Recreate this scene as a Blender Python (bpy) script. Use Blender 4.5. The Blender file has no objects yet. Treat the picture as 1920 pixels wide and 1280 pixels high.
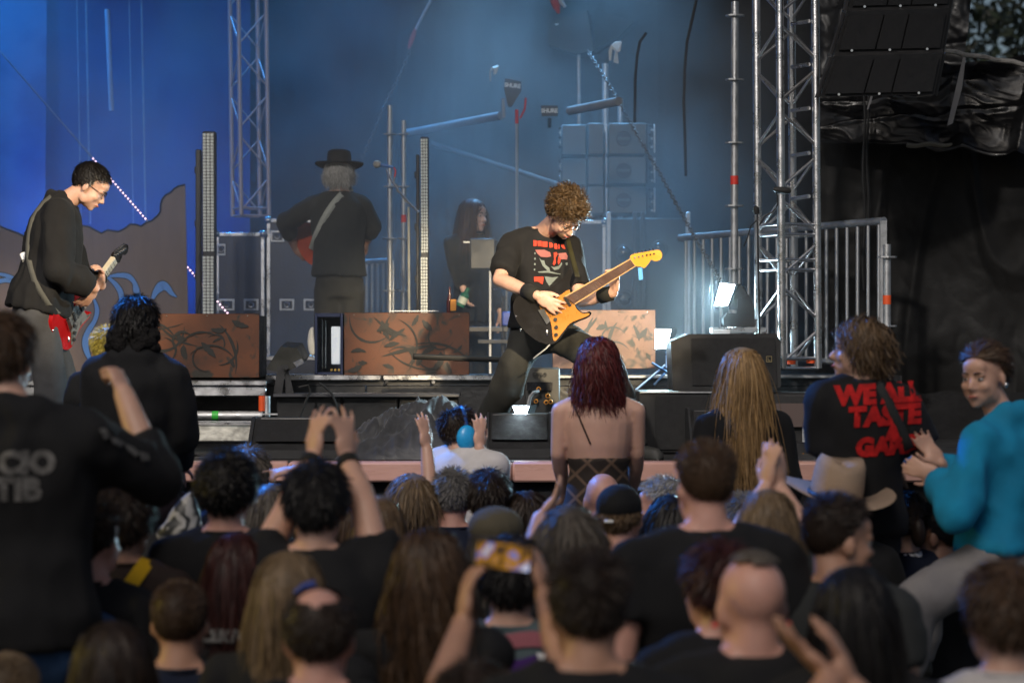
import bpy, bmesh, math, random
import numpy as np
from mathutils import Vector, Matrix, Quaternion, noise
from mathutils.bvhtree import BVHTree

SC = bpy.context.scene
COL = SC.collection
R = math.radians

# ---------------------------------------------------------------- camera
FPX, CAMZ = 4400.0, 2.23          # focal length in photo pixels (1920 wide), eye height
cam_d = bpy.data.cameras.new('camera')
cam_d.sensor_width = 36.0
cam_d.lens = FPX / 1920.0 * 36.0
cam_d.clip_start, cam_d.clip_end = 0.1, 3000.0
cam_d.dof.use_dof = True
cam_d.dof.focus_distance = 13.2
cam_d.dof.aperture_fstop = 2.5
cam = bpy.data.objects.new('camera', cam_d)
COL.objects.link(cam)
cam.location = (0, 0, CAMZ)
cam.rotation_euler = (R(90), 0, 0)
SC.camera = cam

# ---------------------------------------------------------------- dusk sky + weak soft sun
SUN_EL, SUN_AZ = R(48), R(200)      # azimuth clockwise from +Y: behind the camera, to its left
w = bpy.data.worlds.new('World')
SC.world = w
w.use_nodes = True
wn = w.node_tree
wn.nodes.clear()
wo = wn.nodes.new('ShaderNodeOutputWorld')
wb = wn.nodes.new('ShaderNodeBackground')
ws = wn.nodes.new('ShaderNodeTexSky')
ws.sky_type = 'NISHITA'
ws.sun_disc = False
ws.sun_elevation = SUN_EL
ws.sun_rotation = SUN_AZ
ws.air_density, ws.dust_density, ws.ozone_density = 1.0, 3.0, 1.0
wb.inputs['Strength'].default_value = 0.05
wn.links.new(ws.outputs[0], wb.inputs[0])
wn.links.new(wb.outputs[0], wo.inputs[0])

sun_d = bpy.data.lights.new('sun', 'SUN')
sun_d.energy, sun_d.angle, sun_d.color = 0.85, R(25), (1.0, 0.9, 0.78)
sun = bpy.data.objects.new('sun', sun_d)
COL.objects.link(sun)
_sd = Vector((math.sin(SUN_AZ) * math.cos(SUN_EL), math.cos(SUN_AZ) * math.cos(SUN_EL), math.sin(SUN_EL)))
sun.rotation_euler = _sd.to_track_quat('Z', 'Y').to_euler()

# ---------------------------------------------------------------- the stage's own lamps (rigged above and beside the stage)
def spot(name, loc, target, watts, color, cone=40, blend=0.6, radius=0.12):
    d = bpy.data.lights.new(name, 'SPOT')
    d.energy, d.color, d.spot_size, d.spot_blend, d.shadow_soft_size = watts, color, R(cone), blend, radius
    o = bpy.data.objects.new(name, d)
    COL.objects.link(o)
    o.location = loc
    o.rotation_euler = (Vector(target) - Vector(loc)).to_track_quat('-Z', 'Y').to_euler()
    return o

WARM, BLUE = (1.0, 0.80, 0.52), (0.012, 0.20, 0.72)
# key spots on the two guitarists, front-of-house wash on the stage set
spot('front_spot_guitarist', (1.9, 5.6, 4.5), (0.36, 13.0, 2.72), 5600, WARM, 13, 0.5)
spot('front_spot_left', (0.6, 7.4, 4.4), (-2.40, 13.3, 2.75), 2500, WARM, 13, 0.5)
spot('house_wash', (-3.0, 1.0, 9.0), (-0.3, 15.0, 2.8), 3300, (1.0, 0.93, 0.86), 31, 0.6, 0.3)
# blue wash on the backdrops, steep back lights through the smoke
spot('blue_wash_left', (-4.6, 16.5, 7.0), (-3.6, 20.4, 2.8), 900, BLUE, 75, 0.9)
spot('back_light_left', (-4.2, 18.8, 7.2), (-3.8, 17.6, 1.6), 2200, BLUE, 62, 0.9)
spot('back_light_mid', (-1.8, 19.0, 7.2), (-1.6, 17.8, 1.6), 1500, (0.03, 0.25, 0.68), 62, 0.9)
spot('back_light_centre', (0.5, 18.8, 7.2), (0.3, 17.4, 1.6), 2700, (0.18, 0.47, 0.85), 60, 0.9)
spot('floor_blue', (-3.05, 18.6, 2.2), (-3.3, 19.7, 3.0), 300, (0.015, 0.14, 1.0), 90, 0.9)
spot('crowd_blue', (-3.4, 13.6, 5.6), (0.3, 10.0, 1.75), 2600, (0.03, 0.25, 1.0), 46, 0.8)
spot('house_yellow', (-8.5, 7.6, 3.4), (0.4, 6.2, 1.6), 500, (1.0, 0.72, 0.06), 40, 0.8)

SC.view_settings.view_transform = 'Standard'
SC.view_settings.look = 'None'
SC.view_settings.gamma = 1.0
SC.view_settings.exposure = 0.0
SC.render.film_transparent = False
cy = SC.cycles
cy.use_denoising = True
try:
    cy.denoiser = 'OPENIMAGEDENOISE'
except Exception:
    pass
cy.max_bounces, cy.diffuse_bounces, cy.glossy_bounces, cy.transmission_bounces = 6, 2, 2, 3
cy.volume_bounces, cy.transparent_max_bounces = 0, 6
cy.sample_clamp_indirect = 4.0
cy.caustics_reflective = cy.caustics_refractive = False

# ---------------------------------------------------------------- helpers
def P(px, py, d):
    """the point at depth d (metres from the camera) behind photo pixel (px, py)"""
    return Vector(((px - 960.0) / FPX * d, d, CAMZ - (py - 640.0) / FPX * d))
def S(px, d):
    return px / FPX * d
def srgb(r, g, b):
    f = lambda c: (c / 255.0 / 12.92) if c <= 10.31 else ((c / 255.0 + 0.055) / 1.055) ** 2.4
    return (f(r), f(g), f(b))

MATS = {}
def mat(name, col, rough=0.6, metal=0.0, var=0.25, scale=6.0, bump=0.0, bscale=60.0, emit=None, estr=0.0, sheen=0.0, island=0.0,
        spec=None, stretch=None, sss=0.0, rvar=0.15):
    if name in MATS:
        return MATS[name]
    m = bpy.data.materials.new(name)
    m.use_nodes = True
    nt = m.node_tree
    b = nt.nodes['Principled BSDF']
    b.inputs['Roughness'].default_value = rough
    b.inputs['Metallic'].default_value = metal
    if spec is not None:
        b.inputs['Specular IOR Level'].default_value = spec
    if sheen:
        b.inputs['Sheen Weight'].default_value = sheen
    if sss:
        b.inputs['Subsurface Weight'].default_value = sss
        b.inputs['Subsurface Radius'].default_value = (0.9, 0.35, 0.2)
        b.inputs['Subsurface Scale'].default_value = 0.012
    tc = nt.nodes.new('ShaderNodeTexCoord')
    mp = nt.nodes.new('ShaderNodeMapping')
    if stretch:
        mp.inputs['Scale'].default_value = stretch
    nt.links.new(tc.outputs['Object'], mp.inputs[0])
    n = nt.nodes.new('ShaderNodeTexNoise')
    n.inputs['Scale'].default_value = scale
    n.inputs['Detail'].default_value = 5.0
    n.inputs['Roughness'].default_value = 0.62
    nt.links.new(mp.outputs[0], n.inputs['Vector'])
    mr = nt.nodes.new('ShaderNodeMapRange')
    mr.inputs[1].default_value, mr.inputs[2].default_value = 0.25, 0.75
    mr.inputs[3].default_value, mr.inputs[4].default_value = 1.0 - var, 1.0 + var
    nt.links.new(n.outputs['Fac'], mr.inputs[0])
    fac = mr.outputs[0]
    if island:
        g = nt.nodes.new('ShaderNodeNewGeometry')
        r2 = nt.nodes.new('ShaderNodeMapRange')
        r2.inputs[3].default_value, r2.inputs[4].default_value = 1.0 - island, 1.0 + island
        nt.links.new(g.outputs['Random Per Island'], r2.inputs[0])
        mu = nt.nodes.new('ShaderNodeMath')
        mu.operation = 'MULTIPLY'
        nt.links.new(fac, mu.inputs[0]); nt.links.new(r2.outputs[0], mu.inputs[1])
        fac = mu.outputs[0]
    vm = nt.nodes.new('ShaderNodeVectorMath')
    vm.operation = 'SCALE'
    vm.inputs[0].default_value = col[:3]
    nt.links.new(fac, vm.inputs['Scale'])
    nt.links.new(vm.outputs[0], b.inputs['Base Color'])
    if rvar:
        rr = nt.nodes.new('ShaderNodeMapRange')
        rr.inputs[1].default_value, rr.inputs[2].default_value = 0.3, 0.7
        rr.inputs[3].default_value, rr.inputs[4].default_value = max(0.02, rough - rvar), min(1.0, rough + rvar)
        nt.links.new(n.outputs['Fac'], rr.inputs[0])
        nt.links.new(rr.outputs[0], b.inputs['Roughness'])
    if bump:
        n2 = nt.nodes.new('ShaderNodeTexNoise')
        n2.inputs['Scale'].default_value = bscale
        n2.inputs['Detail'].default_value = 4.0
        nt.links.new(mp.outputs[0], n2.inputs['Vector'])
        bp = nt.nodes.new('ShaderNodeBump')
        bp.inputs['Strength'].default_value = bump
        bp.inputs['Distance'].default_value = 0.02
        nt.links.new(n2.outputs['Fac'], bp.inputs['Height'])
        nt.links.new(bp.outputs[0], b.inputs['Normal'])
    if emit:
        b.inputs['Emission Color'].default_value = (*emit, 1)
        b.inputs['Emission Strength'].default_value = estr
    MATS[name] = m
    return m

def link(o):
    COL.objects.link(o)
    return o
def tag(o, label=None, cat=None, group=None, kind=None):
    if label: o['label'] = label
    if cat: o['category'] = cat
    if group: o['group'] = group
    if kind: o['kind'] = kind
    return o
def thing(name, label, cat, loc, group=None):
    o = bpy.data.objects.new(name, None)
    o.empty_display_size = 0.05
    link(o)
    o.location = loc
    return tag(o, label, cat, group)
def root_origin(o):
    v = Vector((0, 0, 0))
    while o is not None:
        v += Vector(o.location)
        o = o.parent
    return v

class MB:
    """collects shapes in world coordinates; build() links them as one mesh object"""
    def __init__(self):
        self.v, self.f = [], []
    def add(self, vs, fs):
        k = len(self.v)
        self.v += [tuple(x) for x in vs]
        self.f += [tuple(i + k for i in f) for f in fs]
        return self
    def box(self, c, s, rot=None, bev=0.0):
        hx, hy, hz = s[0] / 2, s[1] / 2, s[2] / 2
        M = rot if rot is not None else Matrix.Identity(3)
        c = Vector(c)
        if bev > 0:
            b = min(bev, hx * .9, hy * .9, hz * .9)
            bm = bmesh.new()
            bmesh.ops.create_cube(bm, size=1.0)
            for q in bm.verts:
                q.co = Vector((q.co.x * 2 * hx, q.co.y * 2 * hy, q.co.z * 2 * hz))
            bmesh.ops.bevel(bm, geom=bm.edges[:], offset=b, segments=1, affect='EDGES', profile=0.5)
            bm.verts.index_update()
            self.add([c + M @ q.co for q in bm.verts], [[q.index for q in f.verts] for f in bm.faces])
            bm.free()
            return self
        vs = [c + M @ Vector((x * hx, y * hy, z * hz)) for x in (-1, 1) for y in (-1, 1) for z in (-1, 1)]
        return self.add(vs, [(0, 1, 3, 2), (4, 6, 7, 5), (0, 4, 5, 1), (2, 3, 7, 6), (0, 2, 6, 4), (1, 5, 7, 3)])
    def tube(self, p1, p2, r1, r2=None, n=10, cap=True):
        r2 = r1 if r2 is None else r2
        p1, p2 = Vector(p1), Vector(p2)
        ax = (p2 - p1)
        if ax.length < 1e-9: return self
        q = ax.normalized().to_track_quat('Z', 'Y').to_matrix()
        vs = []
        for p, r in ((p1, r1), (p2, r2)):
            for i in range(n):
                a = 2 * math.pi * i / n
                vs.append(p + q @ Vector((r * math.cos(a), r * math.sin(a), 0)))
        fs = [(i, (i + 1) % n, n + (i + 1) % n, n + i) for i in range(n)]
        if cap:
            fs += [tuple(reversed(range(n))), tuple(range(n, 2 * n))]
        return self.add(vs, fs)
    def path(self, pts, r, n=6, taper=None):
        pts = [Vector(p) for p in pts]
        vs, fs = [], []
        up = None
        for k, p in enumerate(pts):
            t = (pts[min(k + 1, len(pts) - 1)] - pts[max(k - 1, 0)]).normalized()
            if up is None:
                up = Vector((0, 0, 1)) if abs(t.z) < 0.9 else Vector((1, 0, 0))
            s = t.cross(up).normalized()
            up = s.cross(t).normalized()
            rr = r if taper is None else r * taper[k]
            for i in range(n):
                a = 2 * math.pi * i / n
                vs.append(p + (s * math.cos(a) + up * math.sin(a)) * rr)
        for k in range(len(pts) - 1):
            for i in range(n):
                j = (i + 1) % n
                fs.append((k * n + i, k * n + j, k * n + n + j, k * n + n + i))
        fs.append(tuple(reversed(range(n))))
        fs.append(tuple(range(len(vs) - n, len(vs))))
        return self.add(vs, fs)
    def ell(self, c, r, rot=None, nu=14, nv=9):
        c = Vector(c)
        M = rot if rot is not None else Matrix.Identity(3)
        vs = [c + M @ Vector((0, 0, r[2]))]
        for j in range(1, nv):
            t = math.pi * j / nv
            for i in range(nu):
                a = 2 * math.pi * i / nu
                vs.append(c + M @ Vector((r[0] * math.sin(t) * math.cos(a), r[1] * math.sin(t) * math.sin(a), r[2] * math.cos(t))))
        vs.append(c + M @ Vector((0, 0, -r[2])))
        fs = [(0, 1 + i, 1 + (i + 1) % nu) for i in range(nu)]
        for j in range(nv - 2):
            for i in range(nu):
                a, b = 1 + j * nu + i, 1 + j * nu + (i + 1) % nu
                fs.append((a, a + nu, b + nu, b))
        L = len(vs) - 1
        fs += [(L, L - nu + (i + 1) % nu, L - nu + i) for i in range(nu)]
        return self.add(vs, fs)
    def prism(self, poly, ext):
        """closed polygon (3D points) extruded by the vector ext"""
        n = len(poly)
        ext = Vector(ext)
        vs = [Vector(p) for p in poly] + [Vector(p) + ext for p in poly]
        fs = [tuple(range(n)), tuple(reversed(range(n, 2 * n)))]
        fs += [((i + 1) % n, i, n + i, n + (i + 1) % n) for i in range(n)]
        return self.add(vs, fs)
    def torus(self, c, axis, r, r2, n=20, m=6, sx=1.0):
        q = Vector(axis).to_track_quat('Z', 'Y').to_matrix()
        c = Vector(c)
        vs, fs = [], []
        for i in range(n):
            a = 2 * math.pi * i / n
            for j in range(m):
                b = 2 * math.pi * j / m
                rr = r + r2 * math.cos(b)
                vs.append(c + q @ Vector((rr * math.cos(a) * sx, rr * math.sin(a), r2 * math.sin(b))))
        for i in range(n):
            for j in range(m):
                fs.append((i * m + j, ((i + 1) % n) * m + j, ((i + 1) % n) * m + (j + 1) % m, i * m + (j + 1) % m))
        return self.add(vs, fs)
    def mesh(self, name, origin=(0, 0, 0), material=None, smooth=False, recalc=True):
        me = bpy.data.meshes.new(name)
        o = Vector(origin)
        me.from_pydata([(Vector(p) - o) for p in self.v], [], self.f)
        if recalc:
            bm = bmesh.new(); bm.from_mesh(me)
            bmesh.ops.recalc_face_normals(bm, faces=bm.faces[:])
            bm.to_mesh(me); bm.free()
        if smooth:
            me.polygons.foreach_set('use_smooth', [True] * len(me.polygons))
            if smooth == 'auto':
                try: me.set_sharp_from_angle(angle=R(40))
                except Exception: pass
        if material: me.materials.append(material)
        return me
    def build(self, name, material, parent=None, smooth='auto', loc=None):
        org = root_origin(parent) if parent is not None else Vector(loc if loc is not None else (0, 0, 0))
        o = bpy.data.objects.new(name, self.mesh(name, org, material, smooth))
        link(o)
        if parent is not None: o.parent = parent
        else: o.location = org
        return o

def share(name, me, parent, matrix):
    """another object on the same mesh, posed by a world matrix, as a child of parent"""
    o = bpy.data.objects.new(name, me)
    link(o)
    o.parent = parent
    o.matrix_local = Matrix.Translation(-root_origin(parent)) @ matrix
    return o
def align(p1, p2):
    """matrix that takes the unit cylinder 0..1 along z onto p1-p2 (length by scale)"""
    p1, p2 = Vector(p1), Vector(p2)
    ax = p2 - p1
    return Matrix.Translation(p1) @ ax.normalized().to_track_quat('Z', 'Y').to_matrix().to_4x4() @ Matrix.Diagonal((1, 1, ax.length, 1))
def rotz(a): return Matrix.Rotation(a, 3, 'Z')
def rotx(a): return Matrix.Rotation(a, 3, 'X')
def roty(a): return Matrix.Rotation(a, 3, 'Y')

# ---------------------------------------------------------------- shared materials
M_DULL = mat('dull_steel', (0.26, 0.26, 0.27), 0.65, 0.25, 0.25, 18, 0.08, 70)
M_ALU = mat('aluminium', (0.62, 0.62, 0.63), 0.32, 1.0, 0.12, 12, 0.05, 90)
M_GALV = mat('galvanised_steel', (0.48, 0.49, 0.50), 0.5, 0.85, 0.25, 18, 0.08, 70)
M_BLACKMETAL = mat('black_metal', (0.018, 0.018, 0.02), 0.45, 0.0, 0.3, 10, 0.05, 120)
M_CAB = mat('speaker_paint', (0.013, 0.013, 0.014), 0.6, 0.0, 0.3, 14, 0.25, 260)
M_GRILLE = mat('speaker_grille', (0.008, 0.008, 0.009), 0.6, 0.0, 0.2, 30, 0.4, 500)
M_RUBBER = mat('black_rubber', (0.012, 0.012, 0.012), 0.7, 0, 0.2)
M_REDTAPE = mat('red_tape', (0.75, 0.035, 0.02), 0.5)
M_ORTAPE = mat('orange_tape', (0.8, 0.10, 0.02), 0.5)
M_GREENTAPE = mat('green_tape', (0.05, 0.5, 0.06), 0.5)
M_WHITE = mat('white_plastic', (0.75, 0.75, 0.74), 0.5)
M_CHROME = mat('chrome', (0.75, 0.75, 0.76), 0.15, 1.0, 0.1)
# ================================================================= SETTING
rnd = random.Random(7)
DECK = 1.60                               # lower stage floor
RISER = 2.02

M_GROUND = mat('trampled_ground', (0.05, 0.045, 0.03), 0.9, 0, 0.4, 2.5, 0.5, 20)
g = MB().add([(-400, -60, 0), (400, -60, 0), (400, 900, 0), (-400, 900, 0)], [(0, 1, 2, 3)]).build('ground', M_GROUND, smooth=False)
tag(g, kind='structure')

# ---- stage: deck, lip tinted with pink light, black skirt
M_DECK = mat('stage_plywood', (0.03, 0.03, 0.032), 0.55, 0, 0.4, 3, 0.15, 40)
M_LIP = mat('pink_lit_vinyl', (0.50, 0.285, 0.235), 0.28, 0, 0.12, 2.2, 0.10, 6, stretch=(1, 1, 6))  # pinkish stage light on the lip is put into its base colour
M_SKIRT = mat('black_skirt', (0.008, 0.008, 0.009), 0.9, 0, 0.3, 5, 0.3, 30)
st = thing('stage', 'raised black concert stage with a glossy front lip tinted with pink light', 'stage', (0, 12.2, 0))
deck = MB().box((0, 18.2, DECK - 0.05), (14, 11.8, 0.10)).build('deck', M_DECK, st)
for i in range(12):
    x0 = -7 + i * 14 / 12
    MB().box((x0 + 7 / 12, 12.285, DECK - 0.049), (14 / 12 - 0.004, 0.17, 0.106), bev=0.012).build('front_board', M_LIP, st)
pts, fs = [], []
N = 260
for i in range(N + 1):
    x = -7 + 14 * i / N
    fold = 0.035 * math.sin(x * 21 + 2 * math.sin(x * 2.3)) + 0.015 * math.sin(x * 47)
    pts += [(x, 12.30 + fold * 0.2, DECK - 0.10), (x, 12.27 + fold, 0.8), (x, 12.25 + fold * 1.3, 0.0)]
    if i:
        k = i * 3
        fs += [(k - 3, k, k + 1, k - 2), (k - 2, k + 1, k + 2, k - 1)]
MB().add(pts, fs).build('skirt', M_SKIRT, st, smooth=True)

# ---- riser that carries the painted boxes
M_FASCIA = mat('black_fascia', (0.025, 0.025, 0.026), 0.5, 0, 0.35, 4, 0.2, 30)
rs = thing('stage_riser', 'low black stage riser with a bright aluminium front edge', 'stage riser', (0, 14.4, DECK))
MB().box((-0.9, 14.90, RISER - 0.03), (6.6, 0.90, 0.06)).build('deck', M_DECK, rs)
for i, (a, b) in enumerate(((498, 715), (718, 935))):
    pa, pb = P(a, 0, 14.42).x, P(b, 0, 14.42).x
    MB().box(((pa + pb) / 2, 14.43, RISER - 0.012), (pb - pa, 0.05, 0.036), bev=0.006).build('edge_profile', M_ALU, rs)
for a, b in ((935, 1160), (1163, 1385), (1388, 1580)):
    pa, pb = P(a, 0, 14.42).x, P(b, 0, 14.42).x
    MB().box(((pa + pb) / 2, 14.43, RISER - 0.006), (pb - pa, 0.05, 0.022), bev=0.005).build('edge_profile', M_GALV, rs)
for i in range(6):
    x0 = -4.2 + i * 1.1
    MB().box((x0 + 0.55, 14.47, (RISER - 0.06 + DECK) / 2), (1.094, 0.02, RISER - 0.06 - DECK - 0.004), bev=0.004).build('fascia_panel', M_FASCIA, rs)
for px in (726, 813):
    c = P(px, 716, 14.45)
    MB().tube((c.x, 14.40, c.z), (c.x, 14.46, c.z), 0.011, n=10).build('bolt', M_CHROME, rs)

# ---- lower platform at the left with aluminium frame
pf = thing('aluminium_platform', 'aluminium framed stage platform beside the left guitarist', 'platform', (-3.0, 13.9, DECK))
a, b = P(-60, 712, 13.9), P(500, 712, 13.9)
MB().box(((a.x + b.x) / 2, 14.12, a.z - 0.012), (b.x - a.x, 0.44, 0.02)).build('deck', M_DECK, pf)
MB().box(((a.x + b.x) / 2, 13.9, a.z - 0.018), (b.x - a.x, 0.03, 0.030), bev=0.004).build('upper_rail', M_ALU, pf)
MB().box(((a.x + b.x) / 2, 13.905, a.z - 0.068), (b.x - a.x - .004, 0.03, 0.062), bev=0.008).build('lower_rail', M_ALU, pf)
c0, c1 = P(340, 779, 13.8), P(492, 779, 13.8)
MB().tube(c0, c1, 0.026, n=12).build('scaffold_tube', M_GALV, pf)
MB().tube(P(398, 779, 13.8), P(410, 779, 13.8), 0.0275, n=12, cap=False).build('tape', M_GREENTAPE, pf)
MB().tube(P(500, 742, 13.85), P(500, 832, 13.85), 0.024, n=12).build('leg', M_ALU, pf)
MB().tube(P(491, 742, 13.83), P(491, 770, 13.83), 0.02, n=10).build('spigot', M_ORTAPE, pf)
MB().box(P(505, 776, 13.8), (0.10, 0.05, 0.008)).build('rosette', M_GALV, pf)
MB().tube((-3.6, 13.85, DECK), (-3.6, 13.85, a.z - .08), 0.024).build('leg', M_ALU, pf)

sp = thing('aluminium_step', 'pale aluminium step plank in front of the platform', 'step', (-1.5, 13.2, DECK))
a, b = P(180, 792, 13.2), P(586, 792, 13.2)
MB().box(((a.x + b.x) / 2, 13.35, a.z - 0.008), (b.x - a.x, 0.33, 0.016), bev=0.004).build('tread', M_ALU, sp)
b2 = P(478, 792, 13.2)
MB().box(((a.x + b2.x) / 2, 13.19, a.z - 0.062), (b2.x - a.x, 0.025, 0.088), bev=0.006).build('front_rail', mat('pale_aluminium', (0.72, 0.70, 0.62), 0.4, 0.85, 0.2, 9, 0.1, 40), sp)
for x in (a.x + 0.08, b2.x - 0.06):
    MB().box((x, 13.35, (a.z - 0.02 + DECK) / 2), (0.05, 0.28, a.z - 0.02 - DECK)).build('leg', M_BLACKMETAL, sp)

# ---- sub row under the riser
sb = thing('subwoofer_bench', 'long low black cabinet row in front of the riser', 'cabinet', (-0.7, 14.0, DECK))
a, b = P(512, 738, 13.95), P(862, 738, 13.95)
MB().box(((a.x + b.x) / 2, 14.12, a.z - 0.01), (b.x - a.x, 0.36, 0.02), bev=0.004).build('top_board', mat('dark_board', (0.05, 0.052, 0.06), 0.4, 0, 0.2), sb)
for pa, pb in ((518, 640), (643, 745), (748, 858)):
    xa, xb = P(pa, 0, 14).x, P(pb, 0, 14).x
    MB().box(((xa + xb) / 2, 14.15, (a.z - 0.02 + DECK) / 2), (xb - xa, 0.28, a.z - 0.022 - DECK), bev=0.006).build('cabinet', M_CAB, sb)

# ---- black back curtain with folds
M_CURT = mat('black_curtain', (0.009, 0.009, 0.010), 0.9, 0, 0.35, 3, 0.25, 25, spec=.2)
def curtain(name, x0, x1, y, z0, z1, nx, amp, freq, material, label, cat, seed=0, nz=8):
    vs, fs = [], []
    for i in range(nx + 1):
        x = x0 + (x1 - x0) * i / nx
        for j in range(nz + 1):
            z = z0 + (z1 - z0) * j / nz
            t = j / nz
            ph = freq * x + 1.3 * math.sin(x * 1.7 + seed) + 0.35 * math.sin(z * 1.1 + x)
            f = amp * (math.sin(ph) + 0.4 * math.sin(2.3 * ph + 1.0)) * (1 - 0.35 * t)
            f += 0.06 * noise.noise(Vector((x * 1.3 + seed, z * 1.3, 3.1)))
            vs.append((x, y + f, z))
    for i in range(nx):
        for j in range(nz):
            k = i * (nz + 1) + j
            fs.append((k, k + nz + 1, k + nz + 2, k + 1))
    o = MB().add(vs, fs).build(name, material, smooth=True)
    return tag(o, label, cat)
curtain('stage_curtain', -3.9, 3.6, 21.6, DECK, 7.0, 220, 0.05, 9.0, M_CURT, 'wide black curtain hanging across the back of the stage', 'curtain', 1)
curtain('side_curtain', 1.30, 3.9, 20.9, DECK - 0.4, 6.8, 120, 0.04, 7.0, M_CURT, 'dark side curtain hanging behind the tall scaffold pole', 'curtain', 5)

# ---- unseen roof and left wing, added to shade the smoke from sun and sky
rf = thing('shade_roof', 'unseen dark canopy roof added to shade the stage smoke', 'roof', (0, 17.5, 8.0))
MB().prism([(-8.5, 11.2, 7.7), (-8.5, 11.2, 7.85), (-8.5, 24, 8.6), (-8.5, 24, 8.45)], (14.2, 0, 0)).build('canopy', M_CURT, rf, smooth=False)
for px_, py_ in ((-8.2, 11.6), (5.4, 11.6), (-8.2, 23.6), (5.4, 23.6)):
    MB().tube((px_, py_, 0), (px_, py_, 7.8), .15, n=10).build('mast', M_ALU, rf)
curtain_left = MB().add([(-8.0, 12.4, 0), (-8.0, 23.5, 0), (-8.0, 23.5, 7.8), (-8.0, 12.4, 7.6)], [(0, 1, 2, 3)]).build('wing_cloth', M_CURT, rf, smooth=False)

# ---- printed cloud backdrop
def cloud_material():
    m = bpy.data.materials.new('cloud_print'); m.use_nodes = True
    nt = m.node_tree; b = nt.nodes['Principled BSDF']
    tc = nt.nodes.new('ShaderNodeTexCoord')
    n = nt.nodes.new('ShaderNodeTexNoise'); n.inputs['Scale'].default_value = 1.5; n.inputs['Detail'].default_value = 7; n.inputs['Distortion'].default_value = 0.6
    n2 = nt.nodes.new('ShaderNodeTexVoronoi'); n2.inputs['Scale'].default_value = 3.2; n2.feature = 'SMOOTH_F1'
    mx = nt.nodes.new('ShaderNodeMath'); mx.operation = 'MULTIPLY_ADD'; mx.inputs[1].default_value = -0.35
    cr = nt.nodes.new('ShaderNodeValToRGB')
    cr.color_ramp.elements[0].position, cr.color_ramp.elements[0].color = 0.28, (0.05, 0.09, 0.20, 1)
    cr.color_ramp.elements[1].position, cr.color_ramp.elements[1].color = 0.47, (0.16, 0.20, 0.30, 1)
    e = cr.color_ramp.elements.new(0.37); e.color = (0.08, 0.13, 0.25, 1)
    nt.links.new(tc.outputs['Object'], n.inputs['Vector']); nt.links.new(tc.outputs['Object'], n2.inputs['Vector'])
    nt.links.new(n2.outputs['Distance'], mx.inputs[0]); nt.links.new(n.outputs['Fac'], mx.inputs[2])
    nt.links.new(mx.outputs[0], cr.inputs[0]); nt.links.new(cr.outputs[0], b.inputs['Base Color'])
    b.inputs['Roughness'].default_value = 0.85
    return m
curtain('cloud_backdrop', -7.5, P(86, 0, 20).x, 20.0, DECK, 7.0, 120, 0.03, 5.0, cloud_material(), 'blue backdrop cloth printed with pale clouds behind the left guitarist', 'backdrop', 2)
M_BLUELIT = mat('blue_lit_cloth', (0.02, 0.045, 0.13), 0.85, 0, 0.3, 1.2, 0.2, 20)  # blue-lit haze before the black curtain, put into the cloth colour
curtain('blue_lit_curtain', P(80, 0, 20.3).x, P(470, 0, 20.3).x, 20.3, DECK, 7.0, 90, 0.035, 6.0, M_BLUELIT, 'dark curtain with blue haze light in its colour, left of the hanging truss', 'backdrop', 3)

# ---- painted mountain flat with blue tendrils
M_FLAT = mat('mountain_paint', (0.23, 0.175, 0.155), 0.75, 0, 0.22, 3.0, 0.1, 30, stretch=(3, 1, 0.7))
M_INK = mat('black_ink', (0.008, 0.008, 0.01), 0.7)
M_TENDRIL = mat('blue_tendril', (0.13, 0.36, 0.90), 0.6, 0, 0.1, 6)
DM = 17.0
mt = thing('mountain_flat', 'brown painted mountain cut-out with curling blue tendrils', 'stage flat', P(120, 800, DM))
sil = [(-320, 520), (-250, 470), (-120, 455), (-60, 440), (0, 424), (14, 430), (34, 437), (60, 452), (90, 470), (130, 440), (156, 423), (168, 425), (180, 432), (190, 437),
       (202, 431), (222, 434), (234, 428), (244, 420), (256, 421), (264, 424), (276, 416), (284, 414), (296, 404), (301, 396), (301, 384), (304, 374), (310, 366), (320, 361), (326, 354), (334, 349), (347, 346), (357, 800), (-320, 800)]
MB().prism([P(x, y, DM) for x, y in sil], (0, 0.02, 0)).build('board', M_FLAT, mt, smooth=False)
edge = [P(x, y, DM - 0.004) for x, y in sil[:-2]]
MB().path(edge, 0.007, 5).build('painted_outline', M_INK, mt)
def ribbon(cv, parent):
    """tapered painted tendril: list of (px, py, half width px); outline behind, blue on top"""
    P2, W2 = [], []
    n = 8
    for i in range(len(cv) - 1):
        p0, p1, p2, p3 = [Vector((*cv[max(0, min(len(cv) - 1, i + k))],)) for k in (-1, 0, 1, 2)]
        for s in range(n):
            t = s / n
            q = 0.5 * ((2 * p1) + (p2 - p0) * t + (2 * p0 - 5 * p1 + 4 * p2 - p3) * t * t + (3 * p1 - p0 - 3 * p2 + p3) * t ** 3)
            P2.append(q)
    P2.append(Vector(cv[-1]))
    for nm, grow, dep, mm in (('tendril_outline', 1.6, 0.003, M_INK), ('tendril', 0.0, 0.006, M_TENDRIL)):
        vs, fs = [], []
        for k, q in enumerate(P2):
            t = (P2[min(k + 1, len(P2) - 1)] - P2[max(k - 1, 0)]); t.z = 0
            t.normalize()
            nrm = Vector((-t.y, t.x))
            wd = max(0.4, q.z) + grow
            vs += [P(q.x + nrm.x * wd, q.y + nrm.y * wd, DM - dep), P(q.x - nrm.x * wd, q.y - nrm.y * wd, DM - dep)]
            if k: fs.append((2 * k - 2, 2 * k - 1, 2 * k + 1, 2 * k))
        MB().add(vs, fs).build(nm, mm, parent, smooth=False)
ribbon([(-40, 512, 3), (0, 514, 3), (20, 520, 4), (34, 530, 4), (40, 545, 3)], mt)
ribbon([(-40, 540, 4), (0, 527, 4), (18, 526, 4), (30, 535, 2), (36, 550, 1)], mt)
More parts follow.
